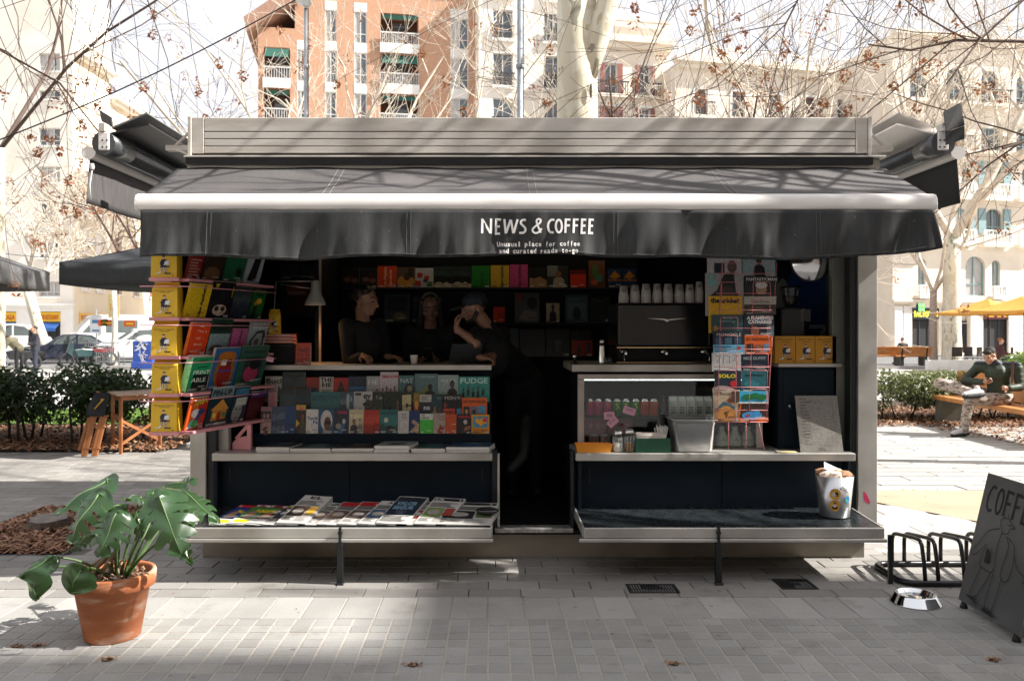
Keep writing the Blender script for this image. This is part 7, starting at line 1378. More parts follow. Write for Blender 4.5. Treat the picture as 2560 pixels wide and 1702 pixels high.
mleaf(LP(572,775,3.98), LP(480,935,3.95), (.05,-.95,.3), .185, False, seed=10, fold=.12, base=BS[1]); mleaf(LP(1225,520,4.2), LP(1330,700,4.1), (.2,-.9,.25), .10, seed=11, base=BS[7]); mleaf(LP(870,325,4.3), LP(710,340,4.22), (0,-.5,.85), .15, seed=12, base=BS[4]); mleaf(LP(660,520,4.36), LP(495,600,4.3), (-.1,-.6,.8), .13, seed=13, base=BS[2]); mleaf(LP(1270,330,4.55), LP(1365,450,4.5), (.3,-.7,.5), .15, seed=14, base=BS[8]); mleaf(LP(960,395,4.45), LP(1045,540,4.4), (.1,-.8,.4), .12, seed=15, base=BS[5])
mleaf(LP(1000,260,4.3), LP(910,235,4.22), (-.1,-.5,.85), .14, seed=16, base=BS[5])
# ------------------------------------------------------------------ bike rack, dog bowl, coffee board
BR = thing('bike_rack', 'black tubular steel bike rack standing right of the kiosk', 'bike rack', (3.0,5.3,0)); tube_m = M('black_tube', (.012,.012,.014), .3, .3, .2, 10)
x0, x1, y0, y1 = 2.49, 3.75, 5.10, 5.54; rr = .09; pts = []
for cx_, cy_, a0 in ((x0+rr,y1-rr,90),(x0+rr,y0+rr,180)):
    for j in range(6): t = R(a0+90*j/5); pts.append((cx_+rr*math.cos(t), cy_+rr*math.sin(t), .02))
mb = MB(); mb.tube([(x1,y1,.02)]+pts+[(x1,y0,.02)], .019, 10); mb.build('base_loop', tube_m, BR)
for xx in (2.62,2.70,2.86,2.94,3.11,3.19,3.36,3.44):
    P = [(xx,y1,.02),(xx,y1,.16)]+[(xx,y1-.06+.06*math.cos(t),.165+.06*math.sin(t)+.005) for t in np.linspace(.3,1.4,4)]+[(xx,5.24,.262)]+[(xx,5.20-.05*math.sin(t)+.0,.215+.05*math.cos(t)) for t in np.linspace(.3,1.45,4)]+[(xx,5.128,.14),(xx,5.11,.02)]
    mb = MB(); mb.tube(P, .0125, 9); mb.build('hoop', tube_m, BR)
c = Vector((2.405,4.80,0)); r = thing('dog_bowl', 'shiny steel dog bowl on the paving in front of the bike rack', 'bowl', c); mb = MB(); mb.lathe([(.135,.002),(.138,.004),(.134,.007),(.112,.05),(.106,.056),(.100,.054),(.088,.02),(.0001,.016)], c, 48); mb.build('bowl', chrome, r); mb = MB(); mb.lathe([(.0001,.034),(.093,.034)], c, 32); mb.build('water', glass('water_surface', (.85,.9,.9), .08, .8), r)
SB = thing('sandwich_board', 'dark grey metal sandwich board with COFFEE lettering and a line drawn man at far right', 'sign board', (2.72,4.45,0)); panel_m = M('grey_board', (.105,.107,.105), .45, .3, .12, 4)
A0, A1, B0 = Vector((2.625,4.76,.035)), Vector((2.60,4.16,.035)), Vector((2.79,4.79,.745)); U = (A1-A0).normalized(); V = (B0-A0); V = (V-U*V.dot(U)).normalized(); Nn = U.cross(V); W_ = (A1-A0).length; H_ = .735
for sgn in (1, -1):
    mb = MB(); o_ = A0 if sgn > 0 else A0+Vector((.34,.0,0)); V2 = V if sgn > 0 else Vector((-V.x,V.y,V.z)); n2 = Nn if sgn > 0 else Vector((-Nn.x,Nn.y,Nn.z)); mb.prism([o_,o_+U*W_,o_+U*W_+V2*H_,o_+V2*H_], -n2*.012 if sgn > 0 else -n2*.012); mb.build('panel', panel_m, SB, .003)
for k in (.12, .88):
    mb = MB(); p = A0+U*W_*k; mb.bar(p+Vector((.01,0,.03)), p+Vector((.335,0,.03)), .02, .02); mb.build('spreader', black_metal, SB)
for k in (.08, .93):
    p = A0+U*W_*k; mb = MB(); mb.lathe([(.02,-.035),(.022,-.03),(.012,-.002)], p+Vector((.008,0,0)), 10); mb.build('foot', black_metal, SB)
pr = Print(.0004); I2 = M('board_ink', (.006,.006,.007), .6)
def SP(pts, wd, closed=False): pr.stroke([(x, y) for x, y in pts], wd, I2, closed)
ch_ = .135; y_ = .535
for k, chx in enumerate('COFFEE'):
    x_ = .06+k*.085; w_ = .062; xx = lambda a: x_+a*w_; yy = lambda b: y_+b*ch_
    if chx == 'C': SP(smooth([(xx(1),yy(.95)),(xx(.5),yy(1)),(xx(.05),yy(.6)),(xx(.1),yy(.2)),(xx(.5),yy(0)),(xx(.95),yy(.08))]), .017)
    elif chx == 'O': SP([(xx(.5+.45*math.cos(t)),yy(.5+.5*math.sin(t))) for t in np.linspace(0,6.283,19)[:-1]], .017, True)
    else:
        SP([(xx(1),yy(.98)),(xx(.1),yy(1)),(xx(.05),yy(0))]+([(xx(.9),yy(.02))] if chx == 'E' else []), .017); SP([(xx(.2),yy(.52)),(xx(.8),yy(.54))], .016)
def fig(pts, wd=.0045): SP([(.02+a*.56, .07+b*.44) for a, b in smooth(pts, 3)], wd)
fig([(.42,.92),(.38,.97),(.40,1.03),(.5,1.05),(.56,1.0),(.62,.97),(.55,.94),(.53,.88),(.45,.86),(.42,.92)]); fig([(.40,.90),(.22,.82),(.10,.62),(.02,.50),(.06,.46),(.13,.52),(.24,.66)]); fig([(.24,.66),(.2,.40),(.3,.36),(.44,.38),(.42,.62),(.44,.86)]); fig([(.52,.84),(.6,.72),(.56,.40),(.66,.33),(.72,.46),(.7,.72),(.64,.8),(.54,.84)]); fig([(.7,.68),(.78,.56),(.88,.5),(.95,.52),(.9,.58)]); SP([(.02+a*.56,.07+b*.44) for a, b in ((.92,.42),(1.02,.46),(1.06,.64),(.96,.6))], .0045, True)
fig([(.24,.36),(.16,.0),(.26,.0),(.36,.2),(.42,.36)]); fig([(.46,.36),(.44,-.04),(.56,-.06),(.6,.34)]); fig([(.98,.7),(.9,.78),(1.04,.86),(.92,.94),(1.06,1.0),(.98,1.08)]); fig([(.5,.98),(.56,.98)]); fig([(.44,1.04),(.43,1.1)]); fig([(.5,1.05),(.5,1.11)])
pr.shape([(.02+a*.56,.07+b*.44) for a, b in ((.12,-.03),(.27,-.03),(.30,-.09),(.12,-.05))], I2); pr.shape([(.02+a*.56,.07+b*.44) for a, b in ((.42,-.07),(.56,-.09),(.64,-.13),(.42,-.12))], I2); pr.shape([(.02+a*.56,.07+b*.44) for a, b in ((.28,.62),(.33,.60),(.36,.44),(.28,.44))], I2)
pr.t('UNUSUAL PLACE FOR', .19, .035, .011, I2, .02, .14); pr.t('COFFEE AND CURATED READS TO-GO', .13, .017, .011, I2, .02, .25)
pr.build('board_print', SB, lambda u, v, k: A0+U*u+V*v+Nn*(k+.0006))
# ------------------------------------------------------------------ folding table and chairs on the left
FLp, FRp, RLp, RRp = Vector((-4.72,10.6,0)), Vector((-4.385,11.0,0)), Vector((-5.03,11.06,0)), Vector((-4.695,11.46,0))
TB = thing('folding_table', 'wooden folding table with crossed legs left of the kiosk', 'table', (-4.7,11.0,0)); up = Vector((0,0,.72))
for p in (FLp, FRp, RLp, RRp): mb = MB(); mb.bar(p, p+up, .04, .03); mb.build('leg', wood, TB, .003)
for a, b in ((FLp,FRp),(RLp,RRp)):
    mb = MB(); mb.bar(a+Vector((0,0,.12)), b+Vector((0,0,.42)), .018, .035); mb.build('cross_brace', wood, TB); mb = MB(); mb.bar(a+Vector((0,.02,.42)), b+Vector((0,.02,.12)), .018, .035); mb.build('cross_brace', wood, TB)
for a, b in ((FLp,RLp),(FRp,RRp)):
    for z in (.14,.46,.69): mb = MB(); mb.bar(a+Vector((0,0,z)), b+Vector((0,0,z)), .018, .035); mb.build('rail', wood, TB)
e1 = (FRp-FLp).normalized(); e2 = (RLp-FLp).normalized(); o_ = FLp-e1*.06-e2*.06
for k in range(6): p = o_+e2*(.68/6*k); mb = MB(); mb.prism([p+Vector((0,0,.735)), p+e1*.85+Vector((0,0,.735)), p+e1*.85+e2*.108+Vector((0,0,.735)), p+e2*.108+Vector((0,0,.735))], (0,0,.022)); mb.build('top_slat', M('tabletop_slat', (.40,.27,.19), .6, 0, .15, 8), TB, .002)
mb = MB(); mb.bar(FLp+Vector((0,0,.70)), FRp+Vector((0,0,.70)), .02, .05); mb.build('apron', wood, TB)
def fchair(pb, pt, off, lb):
    r = thing('folding_chair', lb, 'chair', pb, group='folded wooden chairs by the table'); d_ = Vector(pt)-Vector(pb); sd_ = Vector(off)
    for k in (0, 1, 2, 3):
        a = Vector(pb)+sd_*(.0,.075,.26,.34)[k]; ln = (1.,1.,.62,.62)[k]; mb = MB(); mb.bar(a, a+d_*ln*(.97 if k % 2 else 1), .038, .022, up=(0,-1,0)); mb.build('rail' if k < 2 else 'leg', wood, r, .003)
    for t in (.12,.45,.62): a = Vector(pb)+d_*t; mb = MB(); mb.bar(a, a+sd_*.40, .03, .014); mb.build('slat', wood, r)
    a = Vector(pb)+d_*.62+Vector((-.02,-.045,0)); mb = MB(); mb.grid(lambda u, v: a+sd_*(.38*u)+d_*(.36*v)+Vector((0,-.05*math.sin(math.pi*v)*(.6+.4*math.sin(u*6)),0)), 6, 8); mb.build('canvas_seat', fabric('black_canvas', (.012,.014,.018)), r, solid=.012)
    pr = Print(.001); pr.stroke([(.1,.1),(.2,.22),(.16,.22)], .02, '#b08a1c'); pr.build('canvas_mark', r, lambda u, v, k: a+sd_*(u*1.6)+d_*(v*1.2)+Vector((0,-.075-k,0)))
fchair(at(206,1140,10.35)*1.0, at(246,978,10.45), (.5,-.02,0), 'front folded wooden chair leaning beside the table'); fchair(at(197,1126,10.62), at(240,990,10.72), (.55,.1,0), 'rear folded wooden chair behind the front one')
# ------------------------------------------------------------------ parasols
def parasol(c, half, ax, zt, ze, val, mat, lb, grp, pole_m=black_metal):
    c = Vector((c[0],c[1],0)); r = thing('parasol', lb, 'parasol', c, group=grp); a = Vector((ax[0],ax[1],0)).normalized(); b = Vector((-a.y,a.x,0)); cor = [c+a*half*i+b*half*j for i, j in ((1,1),(-1,1),(-1,-1),(1,-1))]; top = c+Vector((0,0,zt))
    mb = MB()
    for k in range(4):
        p, q_ = cor[k]+Vector((0,0,ze)), cor[(k+1)%4]+Vector((0,0,ze))
        def fn(u, v): e = p.lerp(q_,u); s = top.lerp(e,v); return s-Vector((0,0,.05*math.sin(math.pi*u)*v+.06*math.sin(math.pi*v)*.8))
        mb.grid(fn, 10, 6)
    mb.build('canopy', mat, r, solid=.004)
    mb = MB()
    for k in range(4):
        p, q_ = cor[k]+Vector((0,0,ze)), cor[(k+1)%4]+Vector((0,0,ze)); o = (cor[k]+cor[(k+1)%4])/2-c; o.normalize()
        mb.grid(lambda u, v: p.lerp(q_,u)-Vector((0,0,.05*math.sin(math.pi*u)+val*v-.02*v*math.sin(u*math.pi)))+o*(.012*math.sin(u*23)*v), 24, 3)
    mb.build('valance', mat, r, solid=.004)
    for k in range(4): mb = MB(); mb.bar(top-Vector((0,0,.08)), cor[k]+Vector((0,0,ze-.03)), .018, .025); mb.build('rib', pole_m, r)
    mb = MB(); mb.cyl(c, top-Vector((0,0,.02)), .024, n=12); mb.build('pole', pole_m, r); mb = MB(); mb.box(c.x-.25,c.x+.25,c.y-.25,c.y+.25,0,.06); mb.build('base', concrete, r, .01)
parasol((-3.86,11.43), 1.3, (.254,.967), 2.95, 2.415, .28, canvas_p, 'dark parasol corner sticking out left of the kiosk', 'dark parasols'); parasol((-7.0,9.9), 1.3, (.267,-.964), 2.9, 2.36, .26, fabric('grey_parasol', (.10,.10,.10)), 'grey parasol cut off by the left edge of the picture', 'dark parasols')
yel = M('yellow_canvas', (.62,.30,.05), .8, 0, .1, 5)
for k, (px, d, lb) in enumerate(((2470,36,'left yellow parasol of the cafe terrace'),(2560,33,'right yellow parasol of the cafe terrace'))): parasol((PX(px,d),d), 1.5, (.9,.43), 2.95, 2.32, .06, yel, lb, 'yellow cafe parasols')
# ------------------------------------------------------------------ benches
def bench(x, y, ang, ln, lb, w=.5):
    r = thing('bench', lb, 'bench', (x,y,0), ang, 'orange wooden benches', local=True)
    for k in range(3): mb = MB(); mb.box(-ln/2, ln/2, -w/2+.175*k, -w/2+.175*k+.168, .40, .47); mb.build('seat_board', bench_wood, r, .008)
    Mx = Matrix.Translation((0,w/2+.035,.47)) @ Matrix.Rotation(R(-14),4,'X')
    for k in range(2): mb = MB(); mb.box(-ln/2, ln/2, 0, .04, .02+.20*k, .21+.20*k, M=Mx); mb.build('back_board', bench_wood, r, .006)
    for s_ in (-1, 1): mb = MB(); mb.box(s_*ln*.36-.09, s_*ln*.36+.09, -w/2+.06, w/2, 0, .40); mb.build('concrete_leg', M('bench_concrete', (.12,.125,.10), .9), r, .01); mb = MB(); mb.bar((s_*ln*.36,w/2+.07,.30),(s_*ln*.36,w/2+.17,.82),.05,.02); mb.build('back_bracket', black_metal, r)
bench(7.58, 12.8, R(-94), 3.9, 'orange wooden bench at right with the young man on it'); bench(PX(2275,37.9), 37.9, R(184), 1.6, 'far orange bench with the grey haired person'); bench(PX(2205,38.2), 38.2, R(180), 2.2, 'far orange bench beside the kiosk post at right')
# ------------------------------------------------------------------ hedges
def leafcloud(name, parent, blobs, n, size, mat, seed, flat=.5):
    q = np.random.default_rng(seed); B = np.array([b[:6] for b in blobs]); vol = B[:,3]*B[:,4]*B[:,5]; idx = q.choice(len(B), n, p=vol/vol.sum()); d = q.normal(size=(n,3)); d /= np.linalg.norm(d,axis=1)[:,None]; rr = q.uniform(.35,1,n)**.5
    c = B[idx,:3]+d*rr[:,None]*B[idx,3:6]; keep = c[:,2] > .04; c = c[keep]; d = d[keep]; n = len(c)
    nrm = d*.5+q.normal(size=(n,3))*.5+np.array((0,0,flat)); nrm /= np.linalg.norm(nrm,axis=1)[:,None]; t = np.cross(nrm, q.normal(size=(n,3))); t /= np.linalg.norm(t,axis=1)[:,None]; b = np.cross(nrm,t); s = size*q.uniform(.6,1.3,n)[:,None]
    V = np.stack([c-t*s*.5, c+b*s*.24-t*s*.05+nrm*s*.06, c+t*s*.5-nrm*s*.08, c-b*s*.24-t*s*.05+nrm*s*.06],1).reshape(-1,3); i = np.arange(n)[:,None]*4
    return quick_mesh(name, V, np.concatenate([i+[0,1,2],i+[0,2,3]]), mat, parent, smooth=False)
def leafmat(name, c0, c1, rough=.35, tl=.2):
    m, N, L, P = nt(name); g = N.new('ShaderNodeNewGeometry'); cr = N.new('ShaderNodeValToRGB'); L.new(g.outputs['Random Per Island'], cr.inputs[0]); cr.color_ramp.elements[0].color = (*c0,1); cr.color_ramp.elements[1].color = (*c1,1); L.new(cr.outputs[0], P.inputs['Base Color']); P.inputs['Roughness'].default_value = rough
    t = N.new('ShaderNodeBsdfTranslucent'); t.inputs[0].default_value = (c1[0]*2,c1[1]*2,c1[2],1); ms = N.new('ShaderNodeMixShader'); ms.inputs[0].default_value = tl; L.new(P.outputs[0], ms.inputs[1]); L.new(t.outputs[0], ms.inputs[2]); L.new(ms.outputs[0], N['Material Output'].inputs[0]); return m
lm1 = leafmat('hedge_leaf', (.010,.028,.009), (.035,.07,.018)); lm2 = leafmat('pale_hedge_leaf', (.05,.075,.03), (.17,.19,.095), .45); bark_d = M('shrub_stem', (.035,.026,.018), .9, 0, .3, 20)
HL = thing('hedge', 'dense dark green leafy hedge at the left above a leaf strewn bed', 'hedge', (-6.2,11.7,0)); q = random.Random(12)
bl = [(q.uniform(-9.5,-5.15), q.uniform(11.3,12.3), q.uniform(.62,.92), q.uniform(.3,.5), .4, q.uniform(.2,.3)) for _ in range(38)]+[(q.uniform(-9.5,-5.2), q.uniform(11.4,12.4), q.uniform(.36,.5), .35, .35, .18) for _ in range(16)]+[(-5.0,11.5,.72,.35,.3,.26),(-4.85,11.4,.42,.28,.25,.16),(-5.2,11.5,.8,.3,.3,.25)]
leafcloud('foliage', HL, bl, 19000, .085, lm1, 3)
for k in range(22): x_ = q.uniform(-9,-4.9); y_ = q.uniform(11.2,12); mb = MB(); mb.tube([(x_,y_,0),(x_+q.uniform(-.05,.05),y_,.25),(x_+q.uniform(-.2,.2),y_+q.uniform(-.1,.1),.6),(x_+q.uniform(-.35,.35),y_,.95)], [.022,.018,.012,.005], 6); mb.build('stem', bark_d, HL)
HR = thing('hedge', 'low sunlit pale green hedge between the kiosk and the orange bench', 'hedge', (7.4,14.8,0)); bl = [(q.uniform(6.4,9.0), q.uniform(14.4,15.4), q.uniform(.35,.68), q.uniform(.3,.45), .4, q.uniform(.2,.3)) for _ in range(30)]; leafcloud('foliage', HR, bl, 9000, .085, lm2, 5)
for k in range(12): x_ = q.uniform(6.5,8.8); mb = MB(); mb.tube([(x_,14.6,0),(x_+q.uniform(-.2,.2),14.5,.35),(x_+q.uniform(-.3,.3),14.5,.7)], [.016,.012,.005], 5); mb.build('stem', bark_d, HR)
HB = thing('hedge', 'leafy shrub behind the seated man at the right edge', 'hedge', (9.3,14.6,0)); bl = [(q.uniform(8.7,10.4), q.uniform(14.2,15.4), q.uniform(.4,.95), q.uniform(.3,.45), .4, q.uniform(.2,.3)) for _ in range(22)]; leafcloud('foliage', HB, bl, 7000, .085, leafmat('fresh_hedge_leaf', (.04,.09,.02), (.16,.24,.06)), 6)
for k in range(6): x_ = q.uniform(8.8,10); mb = MB(); mb.tube([(x_,14.6,0),(x_+q.uniform(-.2,.2),14.6,.8)], [.016,.006], 5); mb.build('stem', bark_d, HB)
# ------------------------------------------------------------------ street things beyond the left hedge
tyre = M('tyre', (.015,.015,.016), .8); rimm = M('wheel_rim', (.45,.45,.46), .35, .7); carglass = M('car_glass', (.10,.12,.12), .08, 0, .1, 2, spec=.8)
def car(x, y, ang, ln, wd, ht, paint, lb, prof, glassp, nm='parked_car', cat='car'):
    r = thing(nm, lb, cat, (x,y,0), ang, 'vehicles parked along the far street', local=True); pm = M('paint_'+lb.split()[0]+nm, paint, .25, .1, .05, 3, coat=.6)
    mb = MB(); mb.prism([(a*ln,-wd/2,b*ht) for a, b in prof], (0,wd,0)); mb.build('body', pm, r, .07, seg=3)
    for gp in glassp:
        for s_ in (-1, 1): mb = MB(); mb.prism([(a*ln,s_*(wd/2+.004),b*ht) for a, b in gp], (0,-s_*.01,0)); mb.build('window', carglass, r)
    # windscreen on the nose side (+x)
    ws = [p for p in prof]; i = max(range(len(ws)), key=lambda k: (ws[k][1]-.0)*(ws[k][0] > .0)+0); 
    a, b = prof[WSI[nm][0]], prof[WSI[nm][1]]; d_ = Vector(((b[1]-a[1])*ht,0,-(b[0]-a[0])*ln)); d_.normalize(); d_ = d_ if d_.x > 0 else -d_
    A_, B_ = Vector((a[0]*ln,0,a[1]*ht)), Vector((b[0]*ln,0,b[1]*ht)); p0, p1 = A_.lerp(B_,.08)+d_*.006, A_.lerp(B_,.9)+d_*.006; mb = MB(); mb.prism([p0+Vector((0,-wd*.42,0)),p0+Vector((0,wd*.42,0)),p1+Vector((0,wd*.38,0)),p1+Vector((0,-wd*.38,0))], d_*-.01); mb.build('windscreen', carglass, r)
    for sx in (-.31,.31):
        for s_ in (-1, 1):
            y_ = s_*(wd/2-.08); w_ = bpy.data.objects.new('wheel', None); COL.objects.link(w_); w_.parent = r; ORG[w_.name] = Vector((0,0,0)); mb = MB(); mb.lathe([(.18,-.1),(.32,-.1),(.335,-.06),(.335,.06),(.32,.1),(.18,.1)], (sx*ln,y_,.335), 22, M=Matrix.Rotation(R(90),3,'X')); mb.build('tyre', tyre, w_); mb = MB(); mb.lathe([(.0001,.105),(.06,.105),(.17,.085),(.2,.09)], (sx*ln,y_,.335), 14, M=Matrix.Rotation(R(90*s_),3,'X')); mb.build('rim', rimm, w_)
    for s_ in (-1, 1): mb = MB(); mb.ell((ln/2-.10,s_*wd*.36,ht*.43), (.08,.16,.07), 7); mb.build('headlight', M('lamp_lens', (.6,.6,.6), .15), r); mb = MB(); mb.ell((ln*.14,s_*(wd/2+.08),ht*.62), (.06,.09,.06), 6); mb.build('mirror', pm, r)
    mb = MB(); mb.box(ln/2-.03,ln/2+.012,-wd*.3,wd*.3,ht*.22,ht*.34); mb.build('grille', black_metal, r); mb = MB(); mb.box(ln/2+.013,ln/2+.02,-.26,.26,ht*.24,ht*.31); mb.build('number_plate', white_paper, r)
WSI = {'parked_car': (6,7), 'van': (4,5)}
cp = [(-.5,.2),(-.49,.5),(-.47,.6),(-.40,.64),(-.24,.96),(-.10,1.0),(.06,.98),(.24,.64),(.44,.56),(.5,.42),(.5,.16),(.0,.13)]; cg = [[(-.36,.65),(-.22,.91),(-.10,.95),(-.10,.65)],[(-.08,.65),(-.08,.95),(.05,.93),(.19,.65)]]
vp = [(-.5,.14),(-.5,.94),(-.46,1.0),(.16,1.0),(.22,.97),(.38,.58),(.48,.48),(.5,.36),(.5,.14),(.0,.11)]; vg = [[(.14,.6),(.14,.88),(.21,.88),(.32,.6)],[(-.2,.6),(-.2,.88),(.1,.88),(.1,.6)]]
car(PX(172,42), 42, R(205), 4.3, 1.78, 1.42, (.02,.025,.045), 'dark blue hatchback parked left of the white van', cp, cg); car(PX(272,46), 46.5, R(215), 5.4, 2.0, 2.45, (.75,.75,.74), 'white high roof van parked beyond the metal barriers', vp, vg, 'van', 'van'); car(PX(352,43), 43, R(212), 4.6, 1.85, 1.72, (.74,.74,.73), 'white sport utility car parked in front of the van', cp, cg); car(PX(20,50), 50, R(200), 4.6, 1.85, 2.0, (.76,.75,.73), 'pale tall car at the far left edge of the street', cp, cg); car(PX(345,52), 52, R(190), 5.2, 2.0, 2.4, (.72,.72,.7), 'second white van behind the white car', vp, vg, 'van', 'van')
def moto(x, y, ang, lb, colr):
    r = thing('motorbike', lb, 'motorbike', (x,y,0), ang, 'motorbikes parked by the street', local=True); dm = M('moto_'+colr[0], colr[1], .35)
    for sx in (-.62,.62): mb = MB(); mb.tube([(sx+.27*math.cos(t),0,.30+.27*math.sin(t)) for t in np.linspace(0,6.283,17)], .055, 7, caps=False); mb.build('wheel', tyre, r)
    mb = MB(); mb.prism([(-.75,-.12,.55),(-.3,-.12,.42),(.2,-.12,.42),(.35,-.12,.75),(.0,-.12,.82),(-.4,-.12,.78),(-.8,-.12,.80)], (0,.24,0)); mb.build('body', dm, r, .05, seg=2); mb = MB(); mb.prism([(.42,-.14,.45),(.62,-.14,.6),(.45,-.14,1.15),(.35,-.14,1.0)], (0,.28,0)); mb.build('front_fairing', dm, r, .04, seg=2)
    mb = MB(); mb.tube([(.62,.07,.3),(.42,.07,1.0)], .025, 6); mb.tube([(.62,-.07,.3),(.42,-.07,1.0)], .025, 6); mb.build('fork', black_metal, r); mb = MB(); mb.tube([(.3,-.36,1.05),(.4,-.15,1.02),(.4,.15,1.02),(.3,.36,1.05)], .015, 6); mb.build('handlebar', black_metal, r); mb = MB(); mb.ell((-.3,0,.84),(.42,.14,.06),7); mb.build('seat', black_metal, r)
moto(PX(190,36), 36.5, R(225), 'dark scooter parked in front of the dark blue car', ('green',(.02,.05,.05))); moto(PX(215,37), 38.0, R(230), 'black motorbike beside the barriers', ('black',(.012,.012,.014))); moto(PX(20,33), 33.5, R(215), 'dark motorbike by the bending person', ('dark',(.015,.016,.02)))
gal = M('galvanised_tube', (.42,.43,.44), .4, .7)
for k, (pa, pb, d0, d1, lb) in enumerate(((213,298,37,36.4,'front metal crowd barrier beyond the left hedge'),(235,310,38.6,38,'rear metal crowd barrier behind the front one'))):
    a, b = Vector((PX(pa,d0),d0,0)), Vector((PX(pb,d1),d1,0)); r = thing('crowd_barrier', lb, 'barrier', a, group='metal crowd barriers'); Z = lambda v: Vector((0,0,v)); mb = MB(); mb.tube([a+Z(.02),a+Z(1.05),b+Z(1.05),b+Z(.02)], .022, 6); mb.tube([a+Z(.2),b+Z(.2)], .018, 6); mb.build('frame', gal, r)
    for t in np.linspace(.04,.96,17): mb = MB(); mb.tube([a.lerp(b,t)+Z(.2),a.lerp(b,t)+Z(1.05)], .009, 4, caps=False); mb.build('bar', gal, r)
    p = a.lerp(b,.45); mb = MB(); mb.bar(p+Vector((-.25,-.03,.72)), p+Vector((.35,-.03,.72)), .02, .16, up=(0,0,1)); mb.build('plate', M('red_plate', (.4,.08,.08), .5), r)
c = Vector((PX(366,35),35,0)); r = thing('recycling_bin', 'blue street container with white graffiti behind the yellow bags', 'container', c); blu = M('container_blue', (.015,.06,.30), .5, 0, .15, 3); mb = MB(); mb.prism([(c.x-.42,34.6,.08),(c.x+.42,34.6,.08),(c.x+.42,34.6,1.15),(c.x-.42,34.6,1.15)], (0,.8,0)); mb.build('body', blu, r, .05, seg=2); mb = MB(); mb.ell((c.x,35,1.17),(.46,.44,.22),9); mb.build('lid', white_metal, r); mb = MB(); mb.box(c.x-.46,c.x+.46,34.55,35.45,0,.30); mb.build('skirt', blu, r, .03)
pr = Print(.004); q = random.Random(6)
for k in range(7): px_, pz_ = q.uniform(-.25,.25), q.uniform(.4,1.0); pr.stroke(smooth([(px_+q.uniform(-.14,.14), pz_+q.uniform(-.2,.2)) for _ in range(5)]), .03 if k else .1, '#c9ccd4')
pr.build('graffiti', r, lambda u, v, k: (c.x+u, 34.59-k, v))
def sign_post(px, d, h, lb, boards, pr_=.04):
    x = PX(px,d); r = thing('sign_post', lb, 'sign', (x,d,0)); mb = MB(); mb.cyl((x,d,0),(x,d,h),pr_,n=10); mb.build('post', gal, r)
    for (dx, z, w_, h_, col) in boards: mb = MB(); mb.box(x+dx-w_/2,x+dx+w_/2,d-.06,d-.045,z-h_/2,z+h_/2); o = mb.build('board', PR(col), r); mb = MB(); mb.box(x+dx-w_*.3,x+dx+w_*.3,d-.064,d-.0605,z-h_*.18,z+h_*.1); mb.build('symbol', PR('#3f6f98' if col == '#c9ccd0' else '#c9a024'), o)
sign_post(241, 41, 2.6, 'small blue and white street sign above the white van', [(0,2.05,.6,.6,'#c9ccd0'),(0,1.6,.55,.3,'#c9ccd0')]); sign_post(286, 40, 3.6, 'white post with yellow panels and an orange arrow plate', [(0,2.75,.55,1.1,'#d8c48a'),(-.3,1.95,.9,.3,'#b5431c'),(.75,1.92,.55,.3,'#b5541c'),(-.45,1.98,.3,.35,'#d8d4d0')], .12)
# cafe terrace bits at right
for k, px in enumerate((2400,2432,2462,2520,2545)):
    d = 34.5+.4*(k%2); x = PX(px,d); r = thing('cafe_chair', ('first','second','third','fourth','fifth')[k]+' dark cafe chair from the left under the yellow parasols', 'chair', (x,d,0), .3*k, 'dark cafe chairs', local=True); cm = M('cafe_chair_dark', (.03,.02,.02), .5)
    mb = MB(); mb.box(-.22,.22,-.22,.22,.43,.46); mb.build('seat', cm, r, .01); mb = MB(); mb.box(-.22,.22,.2,.23,.5,.9); mb.build('backrest', cm, r, .01)
    for sx in (-.2,.2):
        for sy in (-.2,.2): mb = MB(); mb.cyl((sx,sy,0),(sx,sy,.43),.014,n=6); mb.build('leg', cm, r)
mb = MB(); mb.box(PX(2320,33),PX(2700,33),33,33.25,0,.42); mb.build('low_wall', M('white_render', (.62,.61,.58), .8, 0, .1, 2), None, .02, 'low white wall in front of the cafe terrace', 'wall')
# ------------------------------------------------------------------ buildings
pane_m = M('window_pane', (.10,.115,.125), .08, 0, .3, .7, spec=.8); curtain_m = M('curtained_pane', (.42,.41,.39), .25, 0, .12, 3, stretch=(8,1,1)); frame_w = M('window_frame_white', (.62,.60,.57), .5); teal = M('teal_wood', (.23,.34,.35), .6, 0, .1, 4); redsh = M('oxblood_shutter', (.22,.075,.06), .6, 0, .1, 4); iron_r = M('railing_iron', (.05,.052,.055), .5, .3); dark_in = M('dark_interior', (.02,.02,.022), .8)
cream = M('cream_render', (.80,.75,.67), .9, 0, .06, .5, .05, 30, col2=(.64,.56,.45), c2s=.3, c2a=.5); cream2 = M('ochre_render', (.76,.66,.49), .9, 0, .06, .5, col2=(.62,.50,.34), c2s=.4); stone = M('sandstone', (.76,.68,.57), .9, 0, .08, .8, .1, 20, col2=(.66,.56,.45), c2s=.6, c2a=.5); white_r = M('white_band', (.74,.72,.68), .85, 0, .05, .6)
brick, N_, L_, P_ = nt('orange_brick'); tc = N_.new('ShaderNodeTexCoord'); mp = N_.new('ShaderNodeMapping'); mp.inputs['Rotation'].default_value = (R(90),0,0); L_.new(tc.outputs['Object'], mp.inputs[0]); bk = N_.new('ShaderNodeTexBrick'); bk.inputs['Scale'].default_value = 4; bk.inputs['Color1'].default_value = (.52,.29,.18,1); bk.inputs['Color2'].default_value = (.45,.24,.145,1); bk.inputs['Mortar'].default_value = (.5,.36,.25,1); bk.inputs['Mortar Size'].default_value = .015; L_.new(mp.outputs[0], bk.inputs[0]); L_.new(bk.outputs[0], P_.inputs['Base Color']); P_.inputs['Roughness'].default_value = .9
